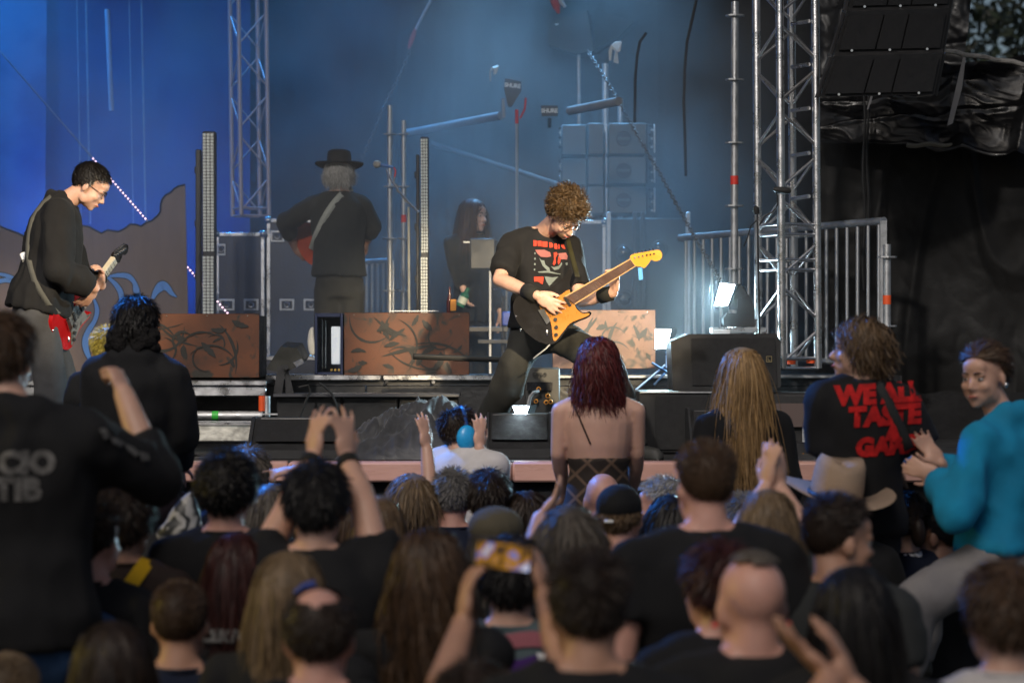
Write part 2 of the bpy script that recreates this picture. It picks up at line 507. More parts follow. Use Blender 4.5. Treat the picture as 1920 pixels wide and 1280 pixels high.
ribbon([(196, 516, 1.5), (214, 530, 4), (226, 548, 5), (228, 570, 4), (226, 590, 2)], mt)
ribbon([(205, 518, 2), (222, 516, 4), (240, 518, 5), (252, 530, 4), (256, 545, 6), (262, 556, 2)], mt)
ribbon([(286, 560, 3), (293, 546, 6), (304, 536, 9), (314, 540, 6), (322, 550, 4), (332, 557, 0.5)], mt)
ribbon([(176, 560, 2), (182, 580, 4), (178, 600, 4), (166, 620, 5), (160, 640, 6), (163, 660, 5), (172, 678, 3)], mt)

# ---- trusses
UNITC = MB().tube((0, 0, 0), (0, 0, 1), 1.0, n=8, cap=False).mesh('brace', smooth=True)
def truss(label, base, top, size, yaw, rch, rbr, bay, metal, sections=(), spin=0):
    t = thing('lighting_truss', label, 'truss', base, 'aluminium lighting trusses')
    base, top = Vector(base), Vector(top)
    ax = (top - base); L = ax.length; ax.normalize()
    M = rotz(yaw)
    q = ax.to_track_quat('Z', 'Y').to_matrix() if ax.z < 0.99999 else Matrix.Identity(3)
    lean = Matrix.Identity(3)
    cor = []
    for sx, sy in ((-1, -1), (1, -1), (1, 1), (-1, 1)):
        cor.append(M @ Vector((sx * size / 2, sy * size / 2, 0)))
    at = lambda k, h: base + cor[k] + ax * h
    for k in range(4):
        MB().tube(at(k, 0), at(k, L), rch, n=12).build('chord', metal, t)
    br = bpy.data.meshes.get('brace_%s' % metal.name)
    if br is None:
        br = UNITC.copy(); br.name = 'brace_%s' % metal.name; br.materials.clear(); br.materials.append(metal)
    def brace(a, b):
        share('brace', br, t, align(a, b) @ Matrix.Diagonal((rbr, rbr, 1, 1)))
    n = int(round(L / bay))
    for k in range(4):
        k2 = (k + 1) % 4
        for i in range(n):
            h0, h1 = i * L / n, (i + 1) * L / n
            g = 0.035
            if (i + k) % 2 == 0: brace(at(k, h0 + g), at(k2, h1 - g))
            else: brace(at(k2, h0 + g), at(k, h1 - g))
        for h in sections:
            brace(at(k, h - .03), at(k2, h - .03))
            if h + .03 < L: brace(at(k, h + .03), at(k2, h + .03))
    return t
DT = 14.15
tb = P(1478, 690, DT); tt = P(1472, -120, DT)
tr = truss('bright aluminium truss tower standing at the right of the stage', tb, tt, 0.255, R(27), 0.0245, 0.0105, 0.262, M_ALU, (0.03, 0.62, 0.83))
for px in (1441, 1483, 1519):
    c = P(px, 679, DT)
M_TRUSSB = mat('truss_back', (0.42, 0.36, 0.37), 0.55, 0.3, 0.15, 12)  # pinkish light on the truss is put into the metal colour
DTL = 18.4
truss('slim truss hanging in blue haze above the flight cases', P(470, 405, DTL), P(464, -60, DTL), 0.225, R(24), 0.018, 0.007, 0.30, M_TRUSSB, (0.03,))

# rungs seen on the right face of the tower
for i, py in enumerate((44, 125, 207, 291, 372)):
    c0, c1 = P(1485, py + 1, DT + .1), P(1517, py - 4, DT - .06)
    MB().tube(c0, c1, 0.0125, n=8).build('rung', M_ALU, tr)
for px, py, dd in ((1484, 679, DT + .12), (1520, 677, DT - 0.05)):
    c = P(px, py, dd)
    MB().tube(c - Vector((0, 0, .012)), c + Vector((0, 0, .012)), 0.0262, n=12, cap=False).build('tape', M_ORTAPE, tr)

# ---- scaffold poles with rosettes
def pole(label, px, y0, y1, d, r=0.0242, ros=(), tapes=(), metal=M_GALV, lean=0.0, group='steel scaffold poles'):
    b, t_ = P(px, y1, d), P(px + lean, y0, d)
    o = thing('scaffold_pole', label, 'pole', b, group)
    MB().tube(b, t_, r, n=14).build('tube', metal, o)
    for ry in ros:
        f = (ry - y1) / (y0 - y1)
        c = b.lerp(t_, f)
        MB().tube(c - Vector((0, 0, .005)), c + Vector((0, 0, .005)), r * 2.5, n=8).build('rosette', metal, o)
    for ty, hh, mm in tapes:
        c = b.lerp(t_, (ty - y1) / (y0 - y1))
        MB().tube(c - Vector((0, 0, hh / 2)), c + Vector((0, 0, hh / 2)), r * 1.06, n=14, cap=False).build('tape', mm, o)
    return o
pole('tall scaffold pole with red tape left of the truss tower', 1376, 4, 692, 14.9, ros=(30, 150, 268, 386, 504), tapes=((338, 0.055, M_REDTAPE),), lean=2)
pole('short scaffold post with orange tape at the railing end', 1663, 458, 705, 14.2, ros=(482, 611), tapes=((562, 0.055, M_ORTAPE),))
pole('scaffold pole left of the microphone stand', 731, 198, 800, 17.2, 0.021, ros=(252, 350, 447, 545))
pole('scaffold pole with red tape behind the microphone', 757, 226, 800, 17.2, 0.019, ros=(252, 350, 447, 545), tapes=((410, 0.055, M_REDTAPE),))
pole('scaffold upright behind the speaker stack', 1135, 120, 720, 18.9, 0.026, ros=(192,))
pole('scaffold upright beside the white taped antenna', 1163, 185, 720, 19.0, 0.022)
l0, l1 = P(762, 250, 19.0), P(940, 217, 17.8)
o = MB().tube(l0, l1, 0.033, n=12).build('scaffold_ledger', M_DULL, loc=l0); tag(o, 'pale horizontal scaffold tube behind the microphone', 'pipe', 'horizontal scaffold tubes')
l0, l1 = P(1068, 208, 17.2), P(1160, 190, 16.7)
o = MB().tube(l0, l1, 0.033, n=12).build('scaffold_ledger', M_DULL, loc=l0); tag(o, 'short horizontal scaffold tube above the speaker stack', 'pipe', 'horizontal scaffold tubes')
l0, l1 = P(810, 270, 19.4), P(1060, 350, 19.0)
o = MB().tube(l0, l1, 0.022, n=10).build('scaffold_diagonal', mat('dark_steel', (.07, .07, .075), .7, .2), loc=l0); tag(o, 'faint diagonal scaffold brace behind the woman backstage', 'pipe', 'horizontal scaffold tubes')

# ---- railings
def railing(label, x0, yt0, yb0, d0, x1, yt1, yb1, d1, n, r=0.012, rt=0.024, posts=True, metal=M_GALV):
    b = P((x0 + x1) / 2, (yb0 + yb1) / 2, (d0 + d1) / 2)
    o = thing('stage_railing', label, 'railing', b, 'barred stage railings')
    T = lambda t: P(x0, yt0, d0).lerp(P(x1, yt1, d1), t)
    B = lambda t: P(x0, yb0, d0).lerp(P(x1, yb1, d1), t)
    MB().tube(T(-0.01), T(1.0), rt, n=14).build('top_rail', metal, o)
    MB().tube(B(0), B(1), rt * .8, n=10).build('bottom_rail', metal, o)
    bar = None
    for i in range(n):
        t = (i + 0.5) / n
        a, c = B(t), T(t)
        if bar is None:
            bar = UNITC.copy(); bar.name = 'bar'; bar.materials.clear(); bar.materials.append(metal)
        share('bar', bar, o, align(a, c) @ Matrix.Diagonal((r, r, 1, 1)))
    if posts:
        for t in (0.995,):
            a, c = B(t), T(t)
            MB().box((a + c) / 2, (0.04, 0.04, (c - a).length)).build('post', metal, o)
    return o
railing('galvanised barred railing behind the truss tower', 1278, 446, 650, 16.2, 1658, 414, 688, 14.4, 21, r=0.0115)
railing('dark barred railing behind the man in the hat', 662, 492, 640, 18.3, 734, 488, 640, 18.0, 7, r=0.011, rt=0.02)

# ---- tarps on the right
def tarp(name, corners, nx, ny, amp, material, label, seed, soft=False):
    """sheet between four corner points (tl, tr, br, bl), crumpled along its normal"""
    tl, tr_, br_, bl = corners
    nr = (tr_ - tl).cross(bl - tl).normalized()
    if nr.y > 0: nr = -nr
    vs, fs = [], []
    for j in range(ny + 1):
        for i in range(nx + 1):
            u, v = i / nx, j / ny
            p = tl.lerp(tr_, u).lerp(bl.lerp(br_, u), v)
            w1 = noise.noise(Vector((u * 5 + seed, v * 3, 0.3)))
            w2 = noise.noise(Vector((u * 8 + seed, v * 4 + 7, 1.3)))
            w3 = 1 - abs(noise.noise(Vector((u * 7 + v * 3 + seed, v * 8 - u * 4, 5.0)))) * 2
            w4 = 1 - abs(noise.noise(Vector((u * 12 - v * 6 + seed, v * 7 + u * 4, 9.0)))) * 2.2
            p = p + nr * amp * (0.8 * w1 + 0.35 * w2 + 0.45 * max(0, w3) ** 3 + 0.10 * max(0, w4) ** 2)
            if soft: p = p + nr * (-amp) * (0.45 * max(0, w3) ** 3 + 0.22 * max(0, w4) ** 2) + nr * .03 * max(0, 1 - abs(noise.noise(Vector((u * 3.2 + v * .35 + seed, v * .7, 3)))) * 7) + nr * .02 * max(0, 1 - abs(noise.noise(Vector((u * .8 + seed, v * 2.6 + u * .3, 8)))) * 9)
            p.z += 0.02 * noise.noise(Vector((u * 9, seed, v * 2)))
            vs.append(p)
    for j in range(ny):
        for i in range(nx):
            k = j * (nx + 1) + i
            fs.append((k, k + 1, k + nx + 2, k + nx + 1))
    o = MB().add(vs, fs).build(name, material, smooth=True, loc=bl)
    return tag(o, label, 'tarp', 'black tarpaulins at the side of the stage')
M_TARP = mat('shiny_tarp', (0.008, 0.008, 0.009), 0.36, 0, 0.3, 5, 0.06, 30)
M_TARP2 = mat('dull_tarp', (0.0075, 0.007, 0.0065), 0.62, 0, 0.3, 3, 0.1, 20, spec=.3)
tarp('tarpaulin', (P(1525, 150, 15.6), P(1990, 95, 15.2), P(1990, 300, 14.9), P(1525, 262, 15.3)), 150, 70, 0.06, M_TARP, 'shiny crumpled black tarpaulin below the hanging speakers', 3.0, True)
tarp('tarpaulin', (P(1528, 268, 15.7), P(1990, 272, 15.4), P(1990, 750, 15.4), P(1528, 750, 15.7)), 110, 90, 0.035, M_TARP2, 'large dull black tarpaulin wall at the right side', 9.0, True)
tarp('tarpaulin', (P(1640, 735, 15.2), P(1990, 735, 15.0), P(1990, 1180, 15.0), P(1640, 1180, 15.2)), 30, 30, 0.05, M_SKIRT, 'black skirting cloth hanging under the right tarpaulin', 14.0)
tarp('tarpaulin', (P(1520, -60, 16.6), P(1830, -60, 16.2), P(1800, 170, 16.0), P(1520, 170, 16.4)), 90, 60, 0.05, M_TARP, 'black tarpaulin behind the hanging speakers', 21.0, True)
r0, r1 = P(1773, 96, 15.1), P(1990, 132, 15.1)
o = MB().path([r0.lerp(r1, i / 12) + Vector((0, 0, .006 * math.sin(i * 2.1))) for i in range(13)], 0.016, 8).build('tarp_rope', mat('dirty_white_webbing', (0.42, 0.40, 0.37), 0.8, 0, 0.4, 30, 0.4, 90), loc=r0)
tag(o, 'white rope hem along the top edge of the tarpaulin', 'rope')
M_GREYTAPE = mat('grey_strap', (0.20, 0.20, 0.21), 0.4)
o = MB().prism([P(1806, 106, 14.9), P(1811, 108, 14.9), P(1804, 165, 14.86), P(1786, 232, 14.8), P(1776, 236, 14.8), P(1790, 175, 14.86)], (0, .004, 0)).build('tarp_strap', M_GREYTAPE, loc=P(1790, 236, 14.8)); tag(o, 'grey strap strip hanging down the shiny tarpaulin', 'strap', 'straps on the tarpaulin')
o = MB().prism([P(1636, 168, 15.0), P(1641, 166, 15.0), P(1634, 190, 15), P(1628, 205, 15), P(1625, 206, 15)], (0, .004, 0)).build('tarp_strap', M_GREYTAPE, loc=P(1630, 206, 15)); tag(o, 'short grey strap on the tarpaulin under the hanging speakers', 'strap', 'straps on the tarpaulin')
for i, (px, off) in enumerate(((1620, 0), (1625, 2))):
    pts = [P(px + off + 2 * math.sin(k * .9 + i), 180 + k * 26, 15.05) for k in range(15)]
    o = MB().path(pts, 0.009, 6).build('cable', M_RUBBER, loc=pts[-1]); tag(o, ('black cable hanging down the tarpaulin wall', 'second black cable beside the one on the tarpaulin wall')[i], 'cable', 'cables on the tarpaulin')
# creases of light cloth under the tarp
o = MB().path([P(1700 + i * 9, 272 + 2 * math.sin(i), 15.1) for i in range(14)], 0.016, 6).build('tarp_batten', mat('dirty_batten', (0.16, 0.15, 0.12), 0.6), loc=P(1700, 272, 15.1)); tag(o, 'muddy batten peeking out between the tarpaulins', 'batten')

# ---- flown line array, top right
arr_group = 'flown speaker cabinets'
for i in range(3):
    tl, trr = P(1612 - i * 24, -62 + i * 84, 13.6 - i * .05), P(1792 - i * 12, -68 + i * 84, 13.9 - i * .05)
    bl, brr = P(1590 - i * 26, 18 + i * 82, 13.62 - i * .05), P(1780 - i * 14, 14 + i * 82, 13.92 - i * .05)
    lab = ('topmost cabinet of the flown black speaker array', 'middle cabinet of the flown black speaker array', 'lowest cabinet of the flown black speaker array')[i]
    o = thing('line_array_speaker', lab, 'speaker', (bl + brr) / 2, arr_group)
    nrm = Vector((0.1, 0.55, 0.25))
    MB().prism([tl, trr, brr, bl], nrm).build('cabinet', M_CAB, o)
    for u0, u1 in ((0.03, 0.36), (0.375, 0.60), (0.615, 0.97)):
        q = [tl.lerp(trr, u).lerp(bl.lerp(brr, u), v) + Vector((0, -.006, 0)) for u, v in ((u0, .1), (u1, .1), (u1, .93), (u0, .93))]
        MB().prism(q, (0, -.012, 0)).build('grille', M_GRILLE, o)
    for u in (-0.02, 1.02):
        q0, q1 = tl.lerp(trr, u), bl.lerp(brr, u)
        MB().tube(q0 + Vector((0, .05, 0)), q1 + Vector((0, .05, 0)), 0.013, n=6).build('rigging_bar', M_BLACKMETAL, o)
    for u in (0.15, 0.5, 0.85):
        c = tl.lerp(trr, u).lerp(bl.lerp(brr, u), .96) + Vector((0, -.02, 0))
        MB().tube(c, c + Vector((0, -.01, 0)), 0.008, n=6).build('screw', M_CHROME, o)

# ---- tree beyond the tarp
def tree(label, base, h, rx, rz, n, seed, lsize):
    rr = random.Random(seed)
    o = thing('tree', label, 'tree', base)
    base = Vector(base)
    MBt = MB().path([base + Vector((.15 * math.sin(k), .1 * k, h * .78 * k / 6)) for k in range(7)], 0.32, 8, [1.2, 1, .85, .7, .55, .4, .25])
    for k in range(7):
        a = rr.uniform(0, 6.28); z = rr.uniform(.35, .7) * h
        p = base + Vector((0, 0, z)); q = p + Vector((math.cos(a) * rx * .7, math.sin(a) * rx * .7, h * .18))
        MBt.path([p, p.lerp(q, .5) + Vector((0, 0, .2)), q], 0.1, 5, [1, .6, .3])
    MBt.build('trunk', mat('bark', (0.05, 0.04, 0.03), 0.9, 0, 0.4, 6, 0.6, 20), o)
    vs, fs = [], []
    c = base + Vector((0, 0, h * .68))
    clumps = []
    for k in range(60):
        v = Vector((rr.gauss(0, 1), rr.gauss(0, 1), rr.gauss(0, 1))).normalized() * rr.uniform(.35, 1) 
        clumps.append(c + Vector((v.x * rx, v.y * rx, v.z * rz)))
    for k in range(n):
        q = rr.choice(clumps)
        p = q + Vector((rr.gauss(0, 1), rr.gauss(0, 1), rr.gauss(0, .8))) * rx * .13
        u = Vector((rr.gauss(0, 1), rr.gauss(0, 1), rr.gauss(0, 1))).normalized()
        w_ = u.orthogonal().normalized()
        s = lsize * rr.uniform(.6, 1.3)
        k0 = len(vs)
        vs += [p - u * s, p + w_ * s * .5, p + u * s, p - w_ * s * .5]
        fs.append((k0, k0 + 1, k0 + 2, k0 + 3))
    MB().add(vs, fs).build('crown', mat('leaves', (0.014, 0.022, 0.007), 0.55, 0, 0.3, 3, island=0.45), o, smooth=False)
    return o
tree('dark leafy tree against the sky beyond the tarpaulin', (9.6, 44, 0), 10.0, 3.6, 4.2, 5200, 5, 0.13)

# ---- smoke hanging over the back of the stage, uneven and fading out towards the audience and the right wing
def smoke():
    m = bpy.data.materials.new('stage_smoke'); m.use_nodes = True
    nt = m.node_tree; nt.nodes.clear()
    out = nt.nodes.new('ShaderNodeOutputMaterial'); v = nt.nodes.new('ShaderNodeVolumePrincipled')
    v.inputs['Color'].default_value = (.92, .94, .96, 1); v.inputs['Anisotropy'].default_value = .1
    tc = nt.nodes.new('ShaderNodeTexCoord'); sx = nt.nodes.new('ShaderNodeSeparateXYZ')
    nt.links.new(tc.outputs['Object'], sx.inputs[0])
    def ramp(src, a, b, lo, hi):
        r = nt.nodes.new('ShaderNodeMapRange'); r.interpolation_type = 'SMOOTHSTEP'
        r.inputs[1].default_value, r.inputs[2].default_value, r.inputs[3].default_value, r.inputs[4].default_value = a, b, lo, hi
        nt.links.new(src, r.inputs[0]); return r.outputs[0]
    n = nt.nodes.new('ShaderNodeTexNoise'); n.inputs['Scale'].default_value = .8; n.inputs['Detail'].default_value = 3; n.inputs['Distortion'].default_value = .6
    nt.links.new(tc.outputs['Object'], n.inputs['Vector'])
    fs_ = [ramp(sx.outputs['Y'], 13.9, 15.2, .6, 1), ramp(sx.outputs['X'], .9, 2.75, 1, .0), ramp(sx.outputs['Z'], 5.5, 8.2, 1, .3), ramp(sx.outputs['Z'], 1.8, 3.7, .55, 1), ramp(n.outputs['Fac'], .36, .66, .15, 1.8)]
    cur = fs_[0]
    for f in fs_[1:]:
        mu = nt.nodes.new('ShaderNodeMath'); mu.operation = 'MULTIPLY'
        nt.links.new(cur, mu.inputs[0]); nt.links.new(f, mu.inputs[1]); cur = mu.outputs[0]
    mu = nt.nodes.new('ShaderNodeMath'); mu.operation = 'MULTIPLY'; mu.inputs[1].default_value = SMOKE
    nt.links.new(cur, mu.inputs[0]); nt.links.new(mu.outputs[0], v.inputs['Density'])
    nt.links.new(v.outputs[0], out.inputs['Volume'])
    return m
SMOKE = 0.072
sm = MB().box((-2.3, 17.5, 4.95), (10.4, 7.3, 6.7)).build('stage_smoke', smoke(), smooth=False)
tag(sm, kind='stuff')
# ================================================================= STAGE GEAR
def painted_material(name, base, dark, seed, dens):
    m = bpy.data.materials.new(name); m.use_nodes = True
    nt = m.node_tree; b = nt.nodes['Principled BSDF']; b.inputs['Roughness'].default_value = 0.5
    tc = nt.nodes.new('ShaderNodeTexCoord'); mp = nt.nodes.new('ShaderNodeMapping'); mp.inputs['Location'].default_value = (seed, seed * 2, 0)
    nt.links.new(tc.outputs['Object'], mp.inputs[0])
    n = nt.nodes.new('ShaderNodeTexNoise'); n.inputs['Scale'].default_value = 4.5; n.inputs['Detail'].default_value = 4
    nt.links.new(mp.outputs[0], n.inputs['Vector'])
    cr = nt.nodes.new('ShaderNodeValToRGB')
    cr.color_ramp.elements[0].position, cr.color_ramp.elements[0].color = 0.30, (*[c * .45 for c in base], 1)
    cr.color_ramp.elements[1].position, cr.color_ramp.elements[1].color = 0.62, (*base, 1)
    nt.links.new(n.outputs['Fac'], cr.inputs[0])
    wv = nt.nodes.new('ShaderNodeTexNoise'); wv.inputs['Scale'].default_value = 7.0; wv.inputs['Detail'].default_value = 2; wv.inputs['Distortion'].default_value = 1.4
    nt.links.new(mp.outputs[0], wv.inputs['Vector'])
    mr = nt.nodes.new('ShaderNodeMapRange'); mr.inputs[1].default_value, mr.inputs[2].default_value = dens, dens + 0.12
    nt.links.new(wv.outputs['Fac'], mr.inputs[0])
    mx = nt.nodes.new('ShaderNodeMix'); mx.data_type = 'RGBA'
    nt.links.new(mr.outputs[0], mx.inputs['Factor']); nt.links.new(cr.outputs[0], mx.inputs[6]); mx.inputs[7].default_value = (*dark, 1)
    nt.links.new(mx.outputs[2], b.inputs['Base Color'])
    return m
M_STROKE = mat('black_brush_paint', (0.010, 0.009, 0.007), 0.6, 0, 0.4, 12)
def strokes(parent, rect, d, n, seed, material, smin=20, smax=62):
    rr = random.Random(seed)
    x0, y0, x1, y1 = rect
    vs, fs = [], []
    for k in range(n):
        lg = rr.random() < .45
        L = rr.uniform(50, 110) if lg else rr.uniform(14, 40); wd = rr.uniform(1.4, 3.4) if lg else rr.uniform(2.2, 6.0); a = rr.choice((rr.gauss(.5, .4), rr.gauss(-.5, .4), rr.gauss(1.6, .4)))
        cx, cy = rr.uniform(x0 + 8, x1 - 8), rr.uniform(y0 + 6, y1 - 6); bend = rr.uniform(-1.8, 1.8) if lg else rr.uniform(-.6, .6)
        k0 = len(vs)
        ns = 12
        pts = []
        ok = True
        for i in range(ns + 1):
            t = i / ns - .5
            qx, qy = cx + L * t * math.cos(a + bend * t), cy + L * t * math.sin(a + bend * t)
            wv = wd * (math.cos(t * math.pi) ** .7 if abs(t) < .499 else 0) * rr.uniform(.75, 1.2) + .15
            nx, ny = -math.sin(a + bend * t), math.cos(a + bend * t)
            for s in (1, -1):
                X, Y = qx + nx * wv * s, qy + ny * wv * s
                if not (x0 + 2 < X < x1 - 2 and y0 + 2 < Y < y1 - 2): ok = False
                pts.append(P(X, Y, d - 0.002 - 0.00015 * k))
        if not ok: continue
        vs += pts
        for i in range(ns): fs.append((k0 + 2 * i, k0 + 2 * i + 1, k0 + 2 * i + 3, k0 + 2 * i + 2))
    o = MB().add(vs, fs).build('brush_strokes', material, parent, smooth=False)
    o['kind'] = 'stuff'
def painted_box(label, rect, d, base, dark, seed, nst, stroke_mat, depth=0.5):
    x0, y0, x1, y1 = rect
    a, b = P(x0, y1, d), P(x1, y0, d)
    o = thing('painted_box', label, 'stage box', Vector(((a.x + b.x) / 2, d + depth / 2, a.z)), 'brush painted boxes along the riser')
    MB().box(((a.x + b.x) / 2, d + 0.009, (a.z + b.z) / 2), (b.x - a.x, 0.018, b.z - a.z), bev=0.003).build('front_panel', painted_material('paint_' + str(seed), base, dark, seed, 0.555), o)
    MB().box(((a.x + b.x) / 2, d + 0.02 + depth / 2, (a.z + b.z) / 2 - .004), (b.x - a.x - .02, depth, b.z - a.z - .012)).build('carcass', M_BLACKMETAL, o)
    strokes(o, rect, d, nst, seed, stroke_mat)
    for k in range(4):
        c = P(x0 + (x1 - x0) * (.08 + .28 * k), y0 + 4, d)
        MB().tube(c + Vector((0, .002, 0)), c - Vector((0, .004, 0)), .004, n=6).build('screw', M_CHROME, o)
    return o
OR, DK = (0.125, 0.035, 0.008), (0.02, 0.016, 0.01)
painted_box('orange brown painted box with black strokes at the left', (215, 588, 486, 708), 14.0, OR, DK, 11, 34, M_STROKE)
painted_box('orange brown painted box with black strokes beside the open case', (645, 586, 880, 704), 14.5, OR, DK, 12, 40, M_STROKE)
painted_box('painted box with lamp light in its paler colour, behind the guitarist legs', (1036, 581, 1229, 691), 14.5, (0.34, 0.20, 0.15), (0.08, 0.08, 0.07), 13, 20, mat('lit_brush_paint', (0.10, 0.105, 0.10), 0.6))  # lamp light on this box is put into its paler panel and strokes

# open case with a lamp inside
oc = thing('open_flight_case', 'open dark blue flight case with a white tube lamp inside', 'flight case', P(617, 705, 14.55))
M_CASEB = mat('blue_laminate', (0.012, 0.022, 0.07), 0.35, 0, 0.2)
a, b = P(590, 705, 14.5), P(643, 587, 14.5)
cx, cz = (a.x + b.x) / 2, (a.z + b.z) / 2
W, H = b.x - a.x, b.z - a.z
MB().box((cx, 14.95, cz), (W, 0.02, H)).build('back_panel', M_CASEB, oc)
for sx in (-1, 1):
    MB().box((cx + sx * (W / 2 - .008), 14.72, cz), (0.016, 0.44, H), bev=.002).build('side_panel', M_CASEB, oc)
for sz in (-1, 1):
    MB().box((cx, 14.72, cz + sz * (H / 2 - .012)), (W - .034, 0.44, 0.024), bev=.002).build('end_panel', M_CASEB, oc)
c0, c1 = P(630, 683, 14.56), P(630, 612, 14.56)
MB().box((c0 + c1) / 2, (0.058, 0.03, (c1 - c0).length), bev=.006).build('tube_lamp', mat('white_tube', (0.75, 0.78, 0.8), 0.3, 0, .1, 20, emit=(0.7, 0.85, 1), estr=0.25), oc)
for px in (604, 610):
    MB().tube(P(px, 690, 14.6), P(px, 600, 14.6), 0.008, n=8).build('bracket_bar', M_CHROME, oc)
for k in range(3):
    c = P(622 + k * 7, 693, 14.54); MB().tube(c, c - Vector((0, .02, 0)), .008, n=8).build('connector', mat('brass', (.6, .4, .12), .3, 1), oc)

# LED battens standing on end
M_LENS = mat('led_lens', (0.82, 0.86, 0.82), 0.3, 0, .12, 40)
def batten(label, px, y0, y1, d, wpx, ybreak):
    b_ = P(px, y1, d); t_ = P(px - 2, y0, d)
    o = thing('led_batten', label, 'light batten', b_, 'upright LED battens')
    wd = S(wpx, d)
    MB().box((b_ + t_) / 2 + Vector((0, .06, 0)), (wd, .10, (t_ - b_).length), bev=.006).build('housing', M_BLACKMETAL, o)
    MB().box((b_ + t_) / 2 + Vector((-wd * .9, .10, -.06)), (wd * .4, .10, (t_ - b_).length * .94), bev=.006).build('mounting_rail', M_BLACKMETAL, o)
    for (ya, yb) in ((y0 + 4, ybreak - 4), (ybreak + 4, y1)):
        for off in (-.30, 0.0, .30):
            p0, p1 = P(px + off * wpx - 1, yb, d), P(px + off * wpx - 2, ya, d)
            m_ = MB()
            n = int((p1 - p0).length / .022)
            for i in range(n):
                m_.box(p0.lerp(p1, (i + .5) / n) + Vector((0, .004, 0)), (wd * .25, .012, .0195), bev=.003)
            q = m_.build('lens_strip', M_LENS, o); q['kind'] = 'stuff'
    for k in range(5):
        z = b_.lerp(t_, .15 + .18 * k)
        MB().box(z + Vector((-wd * 1.0, .08, 0)), (.03, .05, .05), bev=.005).build('clamp', M_BLACKMETAL, o)
    pts = [b_.lerp(t_, .1 + .06 * k) + Vector((-wd * (1.1 + .5 * math.sin(k * .7)), .03, 0)) for k in range(9)]
    MB().path(pts, .006, 5).build('cable', M_RUBBER, o)
    return o
batten('tall LED batten between the mountain flat and the flight cases', 392, 246, 800, 16.3, 24, 476)
batten('tall LED batten right of the microphone stand', 797, 256, 800, 16.3, 15, 478)
hb = thing('hanging_batten', 'pinkish light batten hanging high over the left guitarist', 'light batten', P(210, 208, 18.8))
MB().tube(P(201, 18, 18.8), P(209, 208, 18.8), .021, n=10).build('tube', mat('pink_tube', (.5, .42, .42), .5), hb)
for px in (160, 264, 143, 241):
    q0, q1 = P(px, -60, 19.2), P(px + 9, 420, 19.2)
    o = MB().tube(q1, q0, .006 if px in (143, 241) else .009, n=6).build('drop_cable', M_GALV, loc=q1)
    tag(o, {160: 'thin vertical line hanging left of the hanging batten', 264: 'thin vertical line hanging right of the hanging batten', 143: 'faint hanging line nearest the cloud print', 241: 'faint hanging line close to the hanging batten'}[px], 'cable', 'hanging lines before the blue backdrop')

# LED string: taut wire with lit beads
ls = thing('led_string', 'taut slanting wire with small lit pink beads', 'light string', P(485, 655, 17.6))
q0, q1 = P(-30, 62, 17.6), P(492, 662, 17.6)
MB().tube(q0, q1, .006, n=6).build('wire', M_GALV, ls)
M_BEAD = mat('led_bead', (.9, .7, .75), .4, emit=(1.0, .62, .75), estr=3.0)
bead = MB().ell((0, 0, 0), (.0068, .0068, .0068), nu=8, nv=6).mesh('bead', material=M_BEAD, smooth=True)
n = 112
for i in range(44, n):
    c = q0.lerp(q1, i / n)
    share('bead', bead, ls, Matrix.Translation(c + Vector((0, -.009, 0))))

# flight cases
M_LAM = mat('dark_laminate', (0.035, 0.04, 0.06), 0.4, 0, .2, 5, .1, 60)
def flight_case(label, x0, y0, x1, y1, d, depth, latches=(), M=M_LAM, edge=.028, group='flight cases behind the band'):
    a, b = P(x0, y1, d), P(x1, y0, d)
    o = thing('flight_case', label, 'flight case', Vector(((a.x + b.x) / 2, d + depth / 2, a.z)), group)
    W, H = b.x - a.x, b.z - a.z
    cx, cz = (a.x + b.x) / 2, (a.z + b.z) / 2
    MB().box((cx, d + depth / 2, cz), (W, depth, H)).build('shell', M, o)
    for sx in (-1, 1):
        MB().box((cx + sx * (W / 2 - edge / 2), d - .002, cz), (edge, .012, H), bev=.003).build('edge_profile', M_ALU, o)
    for sz in (-1, 1):
        MB().box((cx, d - .0035, cz + sz * (H / 2 - edge / 2)), (W - 2 * edge, .010, edge), bev=.003).build('edge_profile', M_ALU, o)
    for sx in (-1, 1):
        for sz in (-1, 1):
            MB().ell((cx + sx * (W / 2 - .01), d, cz + sz * (H / 2 - .01)), (.03, .03, .03), nu=10, nv=7).build('ball_corner', M_CHROME, o)
    for px, py, w_, h_ in latches:
        c = P(px, py, d - .006)
        l = MB().box(c, (S(w_, d), .008, S(h_, d)), bev=.003).build('latch', M_GALV, o)
        MB().box(c + Vector((0, -.006, 0)), (S(w_ * .72, d), .006, S(h_ * .66, d)), bev=.002).build('latch_dish', M_BLACKMETAL, l)
        MB().torus(c + Vector((0, -.012, 0)), (0, 1, 0), S(h_ * .22, d), .004, 12, 5).build('latch_wing', M_CHROME, l)
    return o
flight_case('tall dark flight case right of the LED batten', 404, 436, 496, 790, 18.0, .7, ((415, 468, 16, 22), (425, 571, 30, 22), (471, 571, 28, 22)))
flight_case('tall dark flight case beside the man in the hat', 500, 410, 655, 790, 18.05, .7, ((520, 443, 26, 22), (538, 571, 28, 22), (583, 571, 28, 22)))
flight_case('dark flight case under the left end of the speaker stack', 1072, 413, 1136, 720, 18.3, .6, ())
lc = flight_case('low black case on the floor behind the spotlight fixture', 484, 667, 600, 800, 15.4, .4, ())

